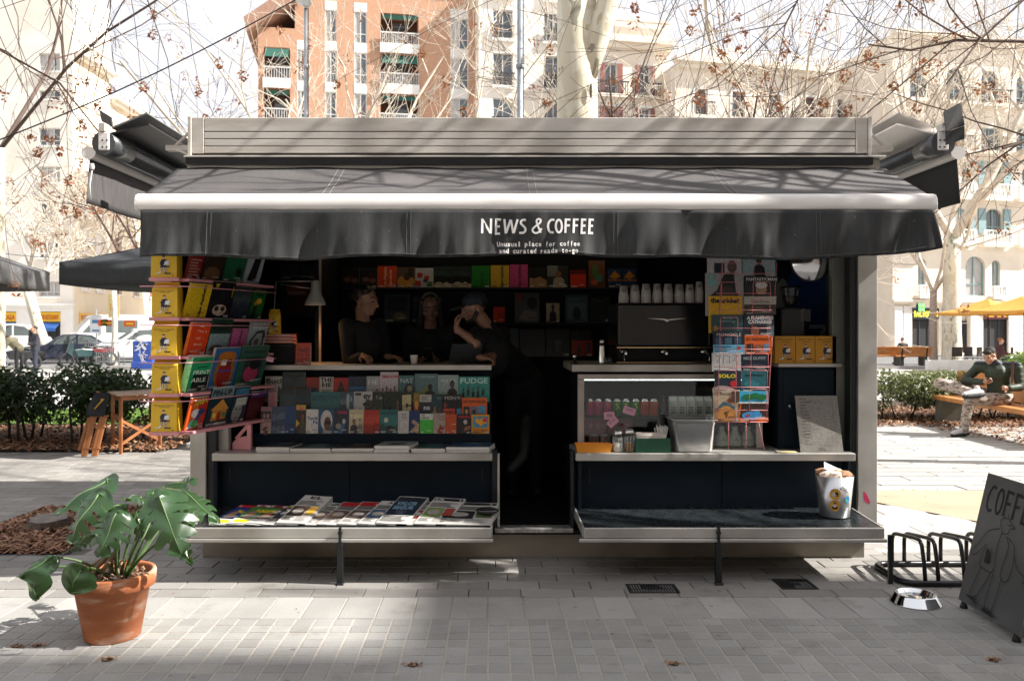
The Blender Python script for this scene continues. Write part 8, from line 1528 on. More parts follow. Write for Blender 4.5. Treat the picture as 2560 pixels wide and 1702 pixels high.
def building(nm, lb, loc, rz, cat='building'): return thing(nm, lb, cat, loc, rz, 'buildings round the square', local=True)
def facade(r, x0, x1, z0, z1, ops, mat, dep=.28, back=6):
    xs = sorted({x0,x1,*[v for o in ops for v in o[:2] if x0 < v < x1]}); zs = sorted({z0,z1,*[v for o in ops for v in o[2:4] if z0 < v < z1]}); mb = MB()
    for i in range(len(xs)-1):
        for j in range(len(zs)-1):
            cx_, cz_ = (xs[i]+xs[i+1])/2, (zs[j]+zs[j+1])/2
            if any(o[0] < cx_ < o[1] and o[2] < cz_ < o[3] for o in ops): continue
            mb.add([(xs[i],0,zs[j]),(xs[i+1],0,zs[j]),(xs[i+1],0,zs[j+1]),(xs[i],0,zs[j+1])], [(0,1,2,3)])
    for a, b, c_, d_, *rest in ops:
        for p, q_ in (((a,c_),(b,c_)),((b,c_),(b,d_)),((b,d_),(a,d_)),((a,d_),(a,c_))): mb.add([(p[0],0,p[1]),(q_[0],0,q_[1]),(q_[0],dep,q_[1]),(p[0],dep,p[1])], [(3,2,1,0)])
        if rest and rest[0]:
            w_ = (b-a)/2; rise = rest[0]; n = 8; pts = [(a+w_-w_*math.cos(math.pi*k/n), d_-rise+rise*math.sin(math.pi*k/n)) for k in range(n+1)]
            for k in range(n): (xa,za),(xb,zb) = pts[k], pts[k+1]; mb.add([(xa,.0,za),(xb,.0,zb),(xb,.0,d_),(xa,.0,d_)], [(0,1,2,3)]); mb.add([(xa,0,za),(xb,0,zb),(xb,dep,zb),(xa,dep,za)], [(0,3,2,1)])
    mb.box(x0, x1, dep+.05, back, z0, z1); mb.add([(x0,0,z1),(x1,0,z1),(x1,dep+.05,z1),(x0,dep+.05,z1)], [(0,1,2,3)]); mb.add([(x0,0,z0),(x0,dep+.05,z0),(x0,dep+.05,z1),(x0,0,z1)], [(3,2,1,0)]); mb.add([(x1,0,z0),(x1,dep+.05,z0),(x1,dep+.05,z1),(x1,0,z1)], [(0,1,2,3)])
    return mb.build('wall', mat, r)
def win(r, a, b, c_, d_, fm=frame_w, pm=pane_m, nm_=2, sill=white_r, shut=None, surround=None, dep=.2, cross=True):
    w = bpy.data.objects.new('window', None); COL.objects.link(w); w.parent = r; ORG[w.name] = Vector((0,0,0)); t = .07; mb = MB()
    mb.box(a,a+t,dep-.04,dep+.03,c_,d_); mb.box(b-t,b,dep-.04,dep+.03,c_,d_); mb.box(a+t,b-t,dep-.04,dep+.03,c_,c_+t); mb.box(a+t,b-t,dep-.04,dep+.03,d_-t,d_)
    for k in range(1, nm_): x = a+(b-a)*k/nm_; mb.box(x-t/2,x+t/2,dep-.035,dep+.025,c_+t,d_-t)
    if cross: z = c_+(d_-c_)*.3; mb.box(a+t,b-t,dep-.03,dep+.02,z-.03,z+.03)
    mb.build('frame', fm, w)
    for k in range(nm_): x0_, x1_ = a+(b-a)*k/nm_, a+(b-a)*(k+1)/nm_; mb = MB(); mb.box(x0_+.02,x1_-.02,dep+.035,dep+.05,c_+.02,d_-.02); mb.build('pane', pm if not isinstance(pm, list) else pm[k % len(pm)], w)
    if sill: mb = MB(); mb.box(a-.12,b+.12,-.14,-.002,c_-.14,c_-.0); mb.build('sill', sill, w)
    if surround:
        mb = MB(); s_ = .16; mb.box(a-s_,a-.004,-.05,-.003,c_,d_+s_); mb.box(b+.004,b+s_,-.05,-.003,c_,d_+s_); mb.box(a-.003,b+.003,-.05,-.003,d_+.004,d_+s_); mb.build('surround', surround, w)
    if shut:
        for s_ in (-1, 1): mb = MB(); hw = (b-a)*.42; xa = a-hw if s_ < 0 else b; mb.box(xa,xa+hw,-.09,-.052,c_+.02,d_-.02); mb.build('shutter', shut, w)
    return w
def balc(r, a, b, z, dep, mat, rm, h=1.0, n=16, stone_b=False):
    o = bpy.data.objects.new('balcony', None); COL.objects.link(o); o.parent = r; ORG[o.name] = Vector((0,0,0)); mb = MB(); mb.box(a,b,-dep,-.003,z-.22,z); mb.build('slab', mat, o)
    mb = MB(); mb.box(a,b,-dep,-dep+.08,z+h-.09,z+h)
    if stone_b: mb.box(a,b,-dep+.0,-dep+.12,z+.001,z+.12); mb.box(a,a+.22,-dep-.02,-dep+.16,z+.121,z+h-.091); mb.box(b-.22,b,-dep-.02,-dep+.16,z+.121,z+h-.091)
    mb.build('rail', rm, o)
    for k in range(n):
        x = a+(b-a)*(k+.5)/n; mb = MB()
        if stone_b: mb.lathe([(.06,.125),(.09,.35),(.045,.6),(.07,h-.1)], (x,-dep+.06,z), 6)
        else: mb.box(x-.02,x+.02,-dep+.02,-dep+.05,z+.001,z+h-.091)
        mb.build('baluster', rm, o)
def cornice(r, x0, x1, z, mat, h=.5, dep=.5):
    mb = MB(); mb.box(x0-.2,x1+.2,-dep,-.003,z+h*.5,z+h); mb.box(x0-.1,x1+.1,-dep*.55,-.003,z,z+h*.5-.002); mb.build('cornice', mat, r)
def shop(r, a, b, z1, sign, cols, awn=None, z0=0.0):
    s = bpy.data.objects.new('shop_front', None); COL.objects.link(s); s.parent = r; ORG[s.name] = Vector((0,0,0)); mb = MB(); mb.box(a+.02,b-.02,.2,.24,z0,z1-.75); mb.build('dark_window', dark_in, s)
    for k in range(1, 3): x = a+(b-a)*k/3; mb = MB(); mb.box(x-.03,x+.03,.15,.199,z0,z1-.75); mb.build('mullion', iron_r, s)
    if sign:
        mb = MB(); mb.box(a,b,-.05,.1,z1-.74,z1-.05); mb.build('sign_board', PR(cols[0]), s); pr = Print(.006); pr.t(sign, a+(b-a)*.06, z1-.58, .34, emit('glow_'+cols[1], hexc(cols[1]), 1.2) if len(cols) > 2 else cols[1], .03, (b-a)*.88); pr.build('sign_lettering', s, lambda u, v, k: (u, -.052-k, v))
    if awn: mb = MB(); mb.add([(a,-.02,z1-.8),(b,-.02,z1-.8),(b,-.7,z1-1.25),(a,-.7,z1-1.25)], [(0,1,2,3)]); mb.add([(a,-.7,z1-1.25),(b,-.7,z1-1.25),(b,-.71,z1-1.45),(a,-.71,z1-1.45)], [(0,1,2,3)]); mb.build('shop_awning', PR(awn), s, solid=.03)
# left corner block
D = 62.0; bx = PX(182,D); r = building('apartment_block', 'tall pale cream corner apartment block at far left with restaurant signs', (bx,D,0), 0); Z = lambda y: PZ(y,D); X_ = lambda px: PX(px,D)-bx
rows = [(133,178),(226,248),(320,364),(416,456),(508,556),(604,644),(703,741)]; ops = []; wl_ = []
for y0, y1 in rows:
    for a, b in ((97,150),(-60,-10)): ops.append((X_(a),X_(b),Z(y1),Z(y0))); wl_.append(ops[-1])
facade(r, X_(-260), 0, 3.4, 27.5, ops, cream)
for k, o in enumerate(wl_): win(r, *o, nm_=3, pm=[pane_m,curtain_m,pane_m] if k % 3 else [curtain_m]*3, surround=None)
so_ = [(X_(101),X_(151),.1,3.0),(X_(8),X_(40),.1,3.0),(X_(-80),X_(-30),.1,3.0)]; facade(r, X_(-260), 0, 0, 3.4, so_, white_r)
for k, o in enumerate(so_): shop(r, o[0], o[1], o[3], ['TIN RESTAURANT','CASA','BAR'][k], ('#d9a90f','#b03a10'), '#24508c')
cornice(r, X_(-260), 0, 3.3, white_r, .3, .3)
r = building('apartment_block', 'sunlit side of the pale corner block along the left street', (bx+.02,D+.3,0), R(90)); so_ = [(.6,2.9,.1,3.0),(3.4,5.0,.1,3.0)]; ops = [(a,a+1.1,z,z+1.7) for z in (4.7,7.5,10.3,13.1,15.9,18.7) for a in (.9,3.3)]; facade(r, 0, 5.6, 0, 23.4, ops+so_, cream2, back=3)
for k, o in enumerate(ops): win(r, *o, nm_=2, surround=white_r, cross=False, pm=pane_m if k % 3 else curtain_m)
for o in so_: shop(r, o[0], o[1], o[3], 'TIN RESTAURANT', ('#d9a90f','#b03a10'), '#24508c')
cornice(r, 0, 5.4, 21.9, cream, .35, .7)
mb = MB(); mb.box(1.55,2.25,-.4,-.06,8.1,8.65); mb.build('air_conditioner', frame_w, r); 
r = building('apartment_block', 'long lower cream terrace of flats further down the left street', (bx-.1,D+6.2,0), R(90)); ops = [(a,a+1.2,z,z+1.8) for z in (4.6,7.6,10.6,13.6,16.6) for a in np.arange(1,40,3.4)]; facade(r, 0, 42, 0, 20.6, ops, cream2, back=3)
for k, o in enumerate(ops[:26]+ops[26:]): win(r, *o, nm_=1, surround=None, cross=False, pm=curtain_m if k % 2 else redsh)
cornice(r, 0, 41.8, 20.1, cream, .5, .8); balc(r, 12, 20, 4.0, .8, white_r, iron_r, 1.0, 40)
# brick flats
D = 60.0; bx = PX(645,D); r = building('apartment_block', 'orange brick apartment block with white balconies behind the kiosk', (bx,D,0), R(10)); Z = lambda y: PZ(y,D); X_ = lambda px: PX(px,D)-bx
bays = [(659,723,11),(949,1046,22)]; wcols = [(740,760),(809,838),(882,914),(1129,1176)]; per = 2.97; zs_ = [Z(91)+per*k for k in range(-8,2)]; ops = []; wo = []
for a, b, n in bays:
    for z in zs_:
        if z > 25 or z < 3: continue
        if a < 700 and z+2.25 > 23.2: continue
        ops.append((X_(a),X_(b),z+.0,z+2.25))
for a, b in wcols:
    for z in zs_:
        if z > 25 or z < 3 or (a < 800 and z > 21): continue
        wo.append((X_(a),X_(b),z-.1,z+2.2))
xm = X_(735); facade(r, 0, xm, 0, 23.3, [o for o in ops+wo if o[1] < xm], brick, 1.4, 9); facade(r, xm, X_(1195), 0, 27.5, [o for o in ops+wo if o[0] > xm], brick, 1.4, 9)
for o in wo: win(r, o[0], o[1], o[2], o[3], nm_=2, pm=[curtain_m,pane_m], dep=.06, sill=None); mb = MB(); mb.box(o[0]-.01,o[1]+.01,-.02,.1,o[3],o[3]+.66); mb.build('panel', white_r, r)
for k, o in enumerate(ops):
    mb = MB(); mb.box(o[0]+.02,o[1]-.02,1.38,1.41,o[2],o[3]); mb.build('recess_wall', M('brown_recess', (.10,.05,.035), .9), r); balc(r, o[0]-.05, o[1]+.05, o[2], .25, white_r, frame_w, .82, 11 if o[1] < 3 else 22); mb = MB(); mb.box(o[0]-.05,o[1]+.05,-.3,-.252,o[2]-.72,o[2]-.02); mb.build('apron_panel', white_r, r)
    mb = MB(); mb.add([(o[0]+.1,.02,o[3]-.1),(o[1]-.1,.02,o[3]-.1),(o[1]-.1,-.25 if k % 2 else .1,o[3]-(.75 if k % 2 else .4)),(o[0]+.1,-.25 if k % 2 else .1,o[3]-(.75 if k % 2 else .4))], [(0,1,2,3)]); mb.build('green_blind', M('green_blind', (.02,.10,.075), .8), r, solid=.03)
    mb = MB(); x_ = o[0]+(o[1]-o[0])*.35; mb.box(x_,x_+1.1,1.33,1.375,o[2]+.02,o[2]+2.0); mb.build('balcony_door', pane_m, r)
mb = MB(); mb.prism([(-.7,-.9,22.6),(3.6,-.9,25.8),(3.6,-.9,27.0),(-.9,-.9,23.6)], (0,9.5,0)); mb.build('eaves', M('brown_eaves', (.34,.20,.14), .8), r); mb = MB(); mb.box(X_(735),X_(1195)+.2,-.5,9,27.5,28.2); mb.build('roof', MATS['brown_eaves'], r)
# cream house behind the plane tree
D = 61.0; bx = PX(1197,D); r = building('apartment_block', 'pale cream house with tall barred windows behind the plane tree trunk', (bx,D,0), R(10)); Z = lambda y: PZ(y,D); X_ = lambda px: PX(px,D)-bx; ops = [(X_(a),X_(b),Z(y1),Z(y0)) for y0, y1 in ((-75,-10),(20,95),(130,213),(243,325),(355,440)) for a, b in ((1233,1284),(1364,1415))]; facade(r, 0, X_(1492), 0, 27.5, ops, cream)
for o in ops: win(r, *o, nm_=2, pm=pane_m, surround=None); balc(r, o[0]-.1, o[1]+.1, o[2]+.02, .25, white_r, iron_r, .95, 12)
# cream house with red shutters
D = 58.0; bx = PX(1492,D); r = building('apartment_block', 'cream house with moulded cornice and oxblood shutters right of the plane tree', (bx,D,0), R(12)); Z = lambda y: PZ(y,D); X_ = lambda px: PX(px,D)-bx; ops = [(X_(a),X_(b),Z(y1),Z(y0)) for y0, y1 in ((156,236),(264,340),(366,440)) for a, b in ((1514,1546),(1606,1634))]; facade(r, 0, X_(1688), 0, Z(108), ops, stone)
for o in ops: win(r, *o, nm_=2, shut=redsh, surround=white_r); balc(r, o[0]-.7, o[1]+.7, o[2]+.02, .4, stone, iron_r, .9, 14)
cornice(r, 0, X_(1688), Z(118), stone, .7, .6); mb = MB(); mb.box(.1,X_(1686),.2,5.5,Z(108)+.1,Z(52)); mb.build('attic', stone, r); cornice(r, .3, X_(1684), Z(54), stone, .4, .1)
# long house with balustrade parapet
D = 57.0; bx = PX(1688,D); r = building('apartment_block', 'sandstone house with balustrade parapet and oxblood windows', (bx,D,0), R(14)); Z = lambda y: PZ(y,D); X_ = lambda px: PX(px,D)-bx; ops = [(X_(a),X_(a+35),Z(y1),Z(y0)) for y0, y1 in ((218,288),(330,410),(450,520),(640,710)) for a in (1742,1846,1950,2050,2153)]; sh_ = [(X_(2186),X_(2226),.1,3.6)]; facade(r, 0, X_(2232), 0, Z(160), ops+sh_, stone)
for o in ops: win(r, *o, nm_=2, fm=redsh, surround=white_r); balc(r, o[0]-.35, o[1]+.35, o[2]+.02, .5, stone, iron_r, .95, 12)
cornice(r, 0, X_(2232), Z(170), stone, .7, .7); balc(r, 0, X_(2232), Z(152), .5, stone, white_r, .95, 60, True); mb = MB(); mb.prism([(X_(2120),2,Z(125)),(X_(2215),2,Z(125)),(X_(2215),2,Z(85)),(X_(2160),2,Z(110))], (0,3,0)); mb.build('roof_shed', M('rust_tile', (.35,.16,.09), .9), r); shop(r, *sh_[0][:2], 3.6, 'NA', ('#15171a','#ff5a14',1))
# ornate corner house
D = 55.0; bx = PX(2232,D); r = building('apartment_block', 'ornate sandstone house with teal arched windows above the shops at right', (bx,D,0), R(13)); Z = lambda y: PZ(y,D); X_ = lambda px: PX(px,D)-bx
A = [(2282,2335,162,246),(2390,2443,158,246),(2494,2545,158,246),(2282,2335,300,366),(2390,2443,300,366),(2494,2550,305,368),(2300,2340,400,452),(2435,2462,395,452),(2506,2560,390,452),(2305,2335,520,580),(2435,2462,515,578),(2506,2560,512,578),(2305,2328,645,712),(2399,2433,642,737),(2446,2506,636,737),(2526,2552,645,712)]
A += [(a+320,b+320,c_,d_) for a, b, c_, d_ in A if a+320 > 2600]; ops = [(X_(a),X_(b),Z(d_),Z(c_),(.0 if 290 < c_ < 395 else (X_(b)-X_(a))*.42)) for a, b, c_, d_ in A]; sh_ = [(X_(2288),X_(2366),.1,3.1),(X_(2408),X_(2458),.1,3.0),(X_(2500),X_(2580),.1,3.1),(X_(2640),X_(2740),.1,3.1)]
facade(r, 0, X_(2860), 0, Z(95), ops+sh_, stone)
for k, o in enumerate(ops): win(r, *o[:4], fm=teal, nm_=2, pm=curtain_m if o[2] < 8 else pane_m, sill=None, shut=teal if k in (10,11,8) else None)
for y, sb in ((246,False),(368,False),(486,True),(604,True)):
    for a, b in ((2268,2350),(2376,2460),(2482,2570),(2590,2680)): balc(r, X_(a), X_(b), Z(y), .6, stone, white_r if sb else iron_r, .9 if sb else .95, 8 if sb else 16, sb)
for a, b in ((2295,2340),(2515,2560)): balc(r, X_(a), X_(b), Z(738), .5, stone, white_r, .7, 5, True)
cornice(r, 0, X_(2860), Z(760), stone, .3, .35); cornice(r, 0, X_(2860), Z(500), stone, .2, .2); cornice(r, 0, X_(2860), Z(100), stone, .6, .6); mb = MB(); mb.box(2,X_(2860),2,6,Z(95),Z(45)); mb.build('penthouse', stone, r)
for px in (2246,2272,2386,2470,2586): mb = MB(); mb.box(X_(px)-.3,X_(px)+.3,-.12,-.004,0,Z(765)); mb.build('pilaster', white_r, r)
shop(r, *sh_[0][:2], 3.1, 'FACTOTUM', ('#2a2c30','#f0e020',1)); shop(r, *sh_[1][:2], 3.0, '', ('#2a2c30','#999999')); shop(r, *sh_[2][:2], 3.1, 'CAFE', ('#4a1420','#d9a024')); shop(r, *sh_[3][:2], 3.1, '', ('#2a2c30','#999999'))
mb = MB(); mb.box(X_(2277),X_(2296),-.9,-.7,Z(781),Z(758)); mb.build('box_sign', PR('#17304a'), r)
for i in range(2):
    for j in range(2): mb = MB(); a = X_(2278.5)+i*.24; mb.box(a,a+.2,-.905,-.9005,Z(779)+j*.28,Z(779)+j*.28+.24); mb.build('green_pane', emit('sign_green', (.15,.55,.12), .8), r)
# tall block added outside the picture, placed and sized to shade the front paving
r = building('apartment_block', 'tall cream block added to the right of the viewer to shade the paving, outside the picture', (26,2.05,0), R(-90)); ops = [(a,a+1.3,z,z+1.9) for z in np.arange(4.5,20,3.2) for a in np.arange(2,26,3)]; facade(r, 0, 28, 0, 23.25, ops, cream, back=14)
for o in ops[::1]: win(r, *o, nm_=2)
mb = MB(); mb.box(1.75,20,.3,13.5,23.26,27.0); mb.build('penthouse', cream, r)  # added upper block, shaped to shade the lower left paving
r = building('apartment_block', 'long row of flats added behind the viewer to cut sky light, outside the picture', (24,-19,0), R(180)); ops = [(a,a+1.4,z,z+2) for z in (4.5,8,11.5,15) for a in np.arange(3,84,5)]; facade(r, 0, 88, 0, 19.5, ops, M('added_row', (.42,.36,.29), .9, 0, .1, .5), back=5)  # unseen row, added to keep sky light off the kiosk front
for o in ops: mb = MB(); mb.box(o[0],o[1],.2,.26,o[2],o[3]); mb.build('pane', pane_m, r)
# ------------------------------------------------------------------ trees
plane_bark, N_, L_, P_ = nt('plane_tree_bark'); tc = N_.new('ShaderNodeTexCoord'); mp = N_.new('ShaderNodeMapping'); mp.inputs['Scale'].default_value = (1.6,1.6,.8); L_.new(tc.outputs['Object'], mp.inputs[0]); n1 = N_.new('ShaderNodeTexNoise'); n1.inputs['Scale'].default_value = 2.6; n1.inputs['Detail'].default_value = 3; n1.inputs['Distortion'].default_value = .6; L_.new(mp.outputs[0], n1.inputs[0]); cr = N_.new('ShaderNodeValToRGB'); cr.color_ramp.interpolation = 'CONSTANT'; L_.new(n1.outputs[0], cr.inputs[0])
cr.color_ramp.elements[0].color = (.27,.26,.20,1); cr.color_ramp.elements[1].position = .36; cr.color_ramp.elements[1].color = (.60,.55,.42,1)
for p_, c_ in ((.53,(.68,.64,.52,1)),(.66,(.52,.45,.30,1)),(.72,(.30,.28,.22,1))): e_ = cr.color_ramp.elements.new(p_); e_.color = c_
L_.new(cr.outputs[0], P_.inputs['Base Color']); P_.inputs['Roughness'].default_value = .8; bp = N_.new('ShaderNodeBump'); bp.inputs['Strength'].default_value = .4; bp.inputs['Distance'].default_value = .02; L_.new(n1.outputs[0], bp.inputs['Height']); L_.new(bp.outputs[0], P_.inputs['Normal'])
twig_p = M('pale_twig', (.56,.49,.40), .85, 0, .2, 3); twig_d = M('dark_twig', (.085,.055,.042), .85, 0, .3, 3); dry = litter_m; drym = leafmat('dry_leaf', (.10,.03,.012), (.28,.11,.045), .7, .15)
def grow(mb, p, d, L, r, lvl, q, P, tips, path=None):
    n = 5 if lvl < 2 else 3; pts = [Vector(p)]; dd = Vector(d).normalized()
    if path: pts = [Vector(x) for x in path]; n = len(pts)-1
    else:
        for i in range(n):
            dd = (dd + Vector((q.gauss(0,1),q.gauss(0,1),q.gauss(0,1)))*P['wob'] + Vector((0,0,P['up']*(1 if lvl else .3)))).normalized(); pts.append(pts[-1]+dd*L/n)
    rad = [max(P['rmin'], r*(1-.62*i/n)) for i in range(n+1)]; mb.tube(pts, rad, 7 if lvl == 0 else (5 if lvl == 1 else 3), caps=False)
    if lvl >= P['lv']: tips.append(pts[-1]); return
    for k in range(P['n'][lvl]):
        t = q.uniform(.25,1)**.8 if lvl else q.uniform(.3,1); i = min(n-1,int(t*n)); b = pts[i].lerp(pts[i+1], t*n-i); ax = (pts[i+1]-pts[i]).normalized(); o = ax.orthogonal().normalized(); o.rotate(Matrix.Rotation(q.uniform(0,6.28),3,ax)); a = q.uniform(.45,.95); grow(mb, b, ax*math.cos(a)+o*math.sin(a), L*q.uniform(*P['lr']), max(P['rmin'], rad[i]*q.uniform(.45,.65)), lvl+1, q, P, tips)
    tips.append(pts[-1])
def tree(lb, base, h, r, seed, n=(9,6,5), lv=3, wob=.12, up=.1, lr=(.42,.66), rmin=.006, limbs=5, fork=.4, spread=.7, bm=None, tm=twig_p, dryn=30, lean=(0,0), L=None, grp='bare plane trees', paths=(), dsz=.12):
    q = random.Random(seed); base = Vector(base); root = thing('plane_tree', lb, 'tree', base, group=grp); P = dict(n=n, lv=lv, wob=wob, up=up, lr=lr, rmin=rmin); top = base+Vector((lean[0],lean[1],h*fork)); mid = base.lerp(top,.5)+Vector((q.gauss(0,r*.3),0,0)); mb = MB()
    mb.tube([base-Vector((0,0,.05)), base+Vector((0,0,.15)), base.lerp(mid,.5), mid, mid.lerp(top,.5), top], [r*1.45,r*1.15,r,r*.97,r*.92,r*.88], 14); mb.build('trunk', bm or plane_bark, root); mb = MB(); tips = []
    for k in range(limbs):
        a = 6.28*(k+q.uniform(-.25,.25))/limbs; d = Vector((math.cos(a)*spread, math.sin(a)*spread, q.uniform(.75,1.1))); grow(mb, top-Vector((0,0,r*q.uniform(.2,1.2))), d, (L or h*(1-fork))*q.uniform(.75,1.1), r*q.uniform(.42,.62), 0, q, P, tips)
    for pth, r0 in paths: grow(mb, pth[0], (0,0,1), (Vector(pth[-1])-Vector(pth[0])).length, r0, 0, q, P, tips, pth)
    mb.build('crown', tm, root)
    if dryn and tips:
        cs = [tips[q.randrange(len(tips))] for _ in range(dryn)]; leafcloud('dry_leaves', root, [(c.x,c.y,c.z-.05,dsz,dsz,dsz*1.1) for c in cs], dryn*16, dsz*.62, drym, seed)
    return root
# the big plane tree behind the kiosk
D = 11.0; X = PX(1445,D); TC = root = tree('thick pale plane tree trunk rising behind the kiosk', (X,D,0), 16, .285, 3, n=(6,5,4), limbs=6, fork=.40, spread=.8, dryn=60, L=7, tm=twig_p, wob=.15, lean=(-.02,0))
mb = MB(); mb.tube([(X+.10,D-.08,4.75),(X+.19,D-.1,5.15),(X+.27,D-.12,5.45),(X+.36,D-.14,5.75),(X+.60,D-.1,6.6)], [.10,.15,.16,.15,.13], 12); mb.build('limb_stub', plane_bark, root)
for k, (dz, dx) in enumerate(((4.62,.14),)): mb = MB(); mb.ell((X+dx,D-.262+.02*k,dz), (.02,.02,.10), 7); mb.build('bark_scar', M('bark_scar', (.16,.11,.07), .95, 0, .4, 30), root)
# bare young trees behind the roof, pale in the sun
for k, (px, d, h, r, tm, lb) in enumerate(((795,17,8.5,.10,twig_p,'bare tree with a dark forked limb above the left half of the cornice'),(1580,17.5,8.0,.10,twig_p,'bare forked tree just right of the plane trunk'),(1700,15.5,7.0,.09,twig_d,'bare dark branched tree above the right half of the cornice'),(1935,21,9.5,.12,twig_p,'bare tree above the right end of the cornice'),(1120,26,11,.13,twig_p,'pale twiggy tree in front of the brick flats'),(690,29,11,.13,twig_p,'pale twiggy tree at the left edge of the brick flats'),(430,24,6.6,.10,twig_d,'bare tree against the sky left of the cornice'),(2080,27,11,.13,twig_p,'pale twiggy tree in front of the balustrade house'))):
    tree(lb, (PX(px,d),d,0), h, r, 20+k, n=(4,4,4) if d < 20 else (4,4,3), limbs=5 if d < 20 else 4, fork=.33, tm=tm, dryn=22 if k in (2,3) else 12, wob=.16, spread=.75, rmin=.005 if d < 20 else .008, dsz=.13 if d < 20 else .2)
tree('slim forked plane tree in front of the shop at right', (PX(2334,40),40,0), 11, .17, 41, n=(6,5,4), limbs=4, fork=.32, dryn=10, rmin=.016, wob=.14, spread=.6, dsz=.3, bm=M('grey_bark', (.36,.29,.24), .9)); tree('thick white pollarded plane tree beside the yellow parasols', (PX(2380,39.5),39.5,0), 16, .40, 42, n=(6,5,4), limbs=4, fork=.38, dryn=12, rmin=.02, wob=.14, spread=.55, dsz=.3); tree('tree with dead brown leaf tufts beyond the crowd barriers', (PX(284,39),39,0), 8, .13, 43, n=(7,6,4), limbs=6, fork=.45, dryn=40, rmin=.014, wob=.18, spread=1.0, dsz=.28); tree('leaning plane tree in front of the restaurant corner', (PX(125,47),47,0), 9, .3, 44, n=(5,5,4), limbs=4, fork=.42, dryn=10, rmin=.02, lean=(-1.2,0), dsz=.3); tree('pale trunk at the far left edge of the picture', (PX(2,16),16,0), 12, .08, 45, n=(5,4,4), limbs=3, fork=.42, dryn=16, rmin=.005, tm=twig_d, spread=.9, up=.0)
# plane tree at the right, outside the picture, reaching over it
q = random.Random(2); pth = [([(8.6,9.6,3.6),(7.2,9.4,4.55),(5.9,9.2,4.72),(5.0,9.1,4.70),(4.45,9.0,4.56),(4.0,9.0,4.62)], .026), ([(8.6,9.6,4.2),(7.3,9.2,4.6),(6.2,8.8,4.15),(5.6,8.7,3.55),(5.2,8.6,3.42)], .034), ([(8.6,9.6,4.6),(7.2,9.0,5.6),(5.6,8.6,5.9),(4.0,8.4,5.6),(3.2,8.4,5.2),(2.9,8.4,4.6)], .022), ([(8.6,9.6,4.4),(7.0,8.6,5.2),(5.4,8.2,5.0),(4.6,8.0,4.3),(4.3,8.0,3.9)], .018), ([(8.6,9.6,5.0),(6.4,9.4,6.4),(4.4,9.2,6.4),(2.6,9.2,5.9),(1.9,9.2,5.3)], .02)]
TR = tree('plane tree outside the right edge whose dark branches reach over the kiosk', (8.6,9.6,0), 12, .13, 51, n=(6,4,2), limbs=3, fork=.38, paths=pth, tm=twig_d, dryn=45, wob=.14, up=-.02, lr=(.3,.52), rmin=.003, dsz=.085)
pth = [([(-7.6,8.6,3.4),(-6.4,8.4,5.6),(-4.9,8.3,6.4),(-3.9,8.2,5.6),(-3.6,8.2,4.9)], .025), ([(-7.6,8.6,3.6),(-6.2,8.2,6.2),(-4.4,8.2,6.0),(-3.3,8.2,5.0)], .022), ([(-7.6,8.6,3.2),(-6.6,8.4,4.4),(-5.2,8.4,4.5),(-4.3,8.3,4.0),(-3.9,8.3,3.5)], .018)]
TL = tree('plane tree outside the left edge with hanging twigs and dry leaf tufts', (-7.6,8.6,0), 11, .09, 52, n=(5,4,2), limbs=3, fork=.36, paths=pth, tm=twig_d, dryn=45, wob=.16, up=-.05, lr=(.26,.46), rmin=.0028, dsz=.075)
def tufts(root, pts, d, src, seed, tm):
    q = random.Random(seed); bl = []
    for k, (px, py) in enumerate(pts):
        c = at(px, py, d+q.uniform(-.4,.6)); s_ = Vector(src)+Vector((q.uniform(-1.5,1.5),0,q.uniform(-.5,.8))); m_ = c.lerp(s_,.45)+Vector((0,0,q.uniform(.1,.5))); mb = MB(); mb.tube([(c*(1-t)**2+m_*2*t*(1-t)+s_*t*t)+Vector((q.gauss(0,.02),0,q.gauss(0,.02))) for t in np.linspace(0,1,9)], [.0025+.004*t for t in np.linspace(0,1,9)], 4, caps=False); mb.build('twig', tm, root); bl.append((c.x,c.y,c.z-.03,.045*d/8,.045*d/8,.055*d/8))
    leafcloud('dry_leaves', root, bl, len(pts)*26, .045*d/8, drym, seed)
tufts(TL, [(381,30),(383,78),(549,153),(496,224),(513,289),(214,197),(277,218),(360,210),(245,260),(80,339),(124,339),(149,371),(205,306),(174,444),(159,519),(191,522),(608,182),(95,372)], 8.2, (-4.6,8.3,6.3), 61, twig_d)
tufts(TR, [(2342,92),(2235,208),(2285,189),(2474,208),(2292,264),(2170,132),(2514,388),(1948,260),(1961,124),(2060,250),(2120,270)], 8.8, (4.6,8.8,6.2), 62, twig_d); tufts(TC, [(1587,13),(1841,35),(1817,92),(1847,120),(1803,131),(1783,163),(1587,202),(1745,239),(1367,249),(1375,120),(1863,70),(1723,72),(841,206),(1054,128),(1161,274)], 10, (2.2,10.4,7.2), 63, twig_d)
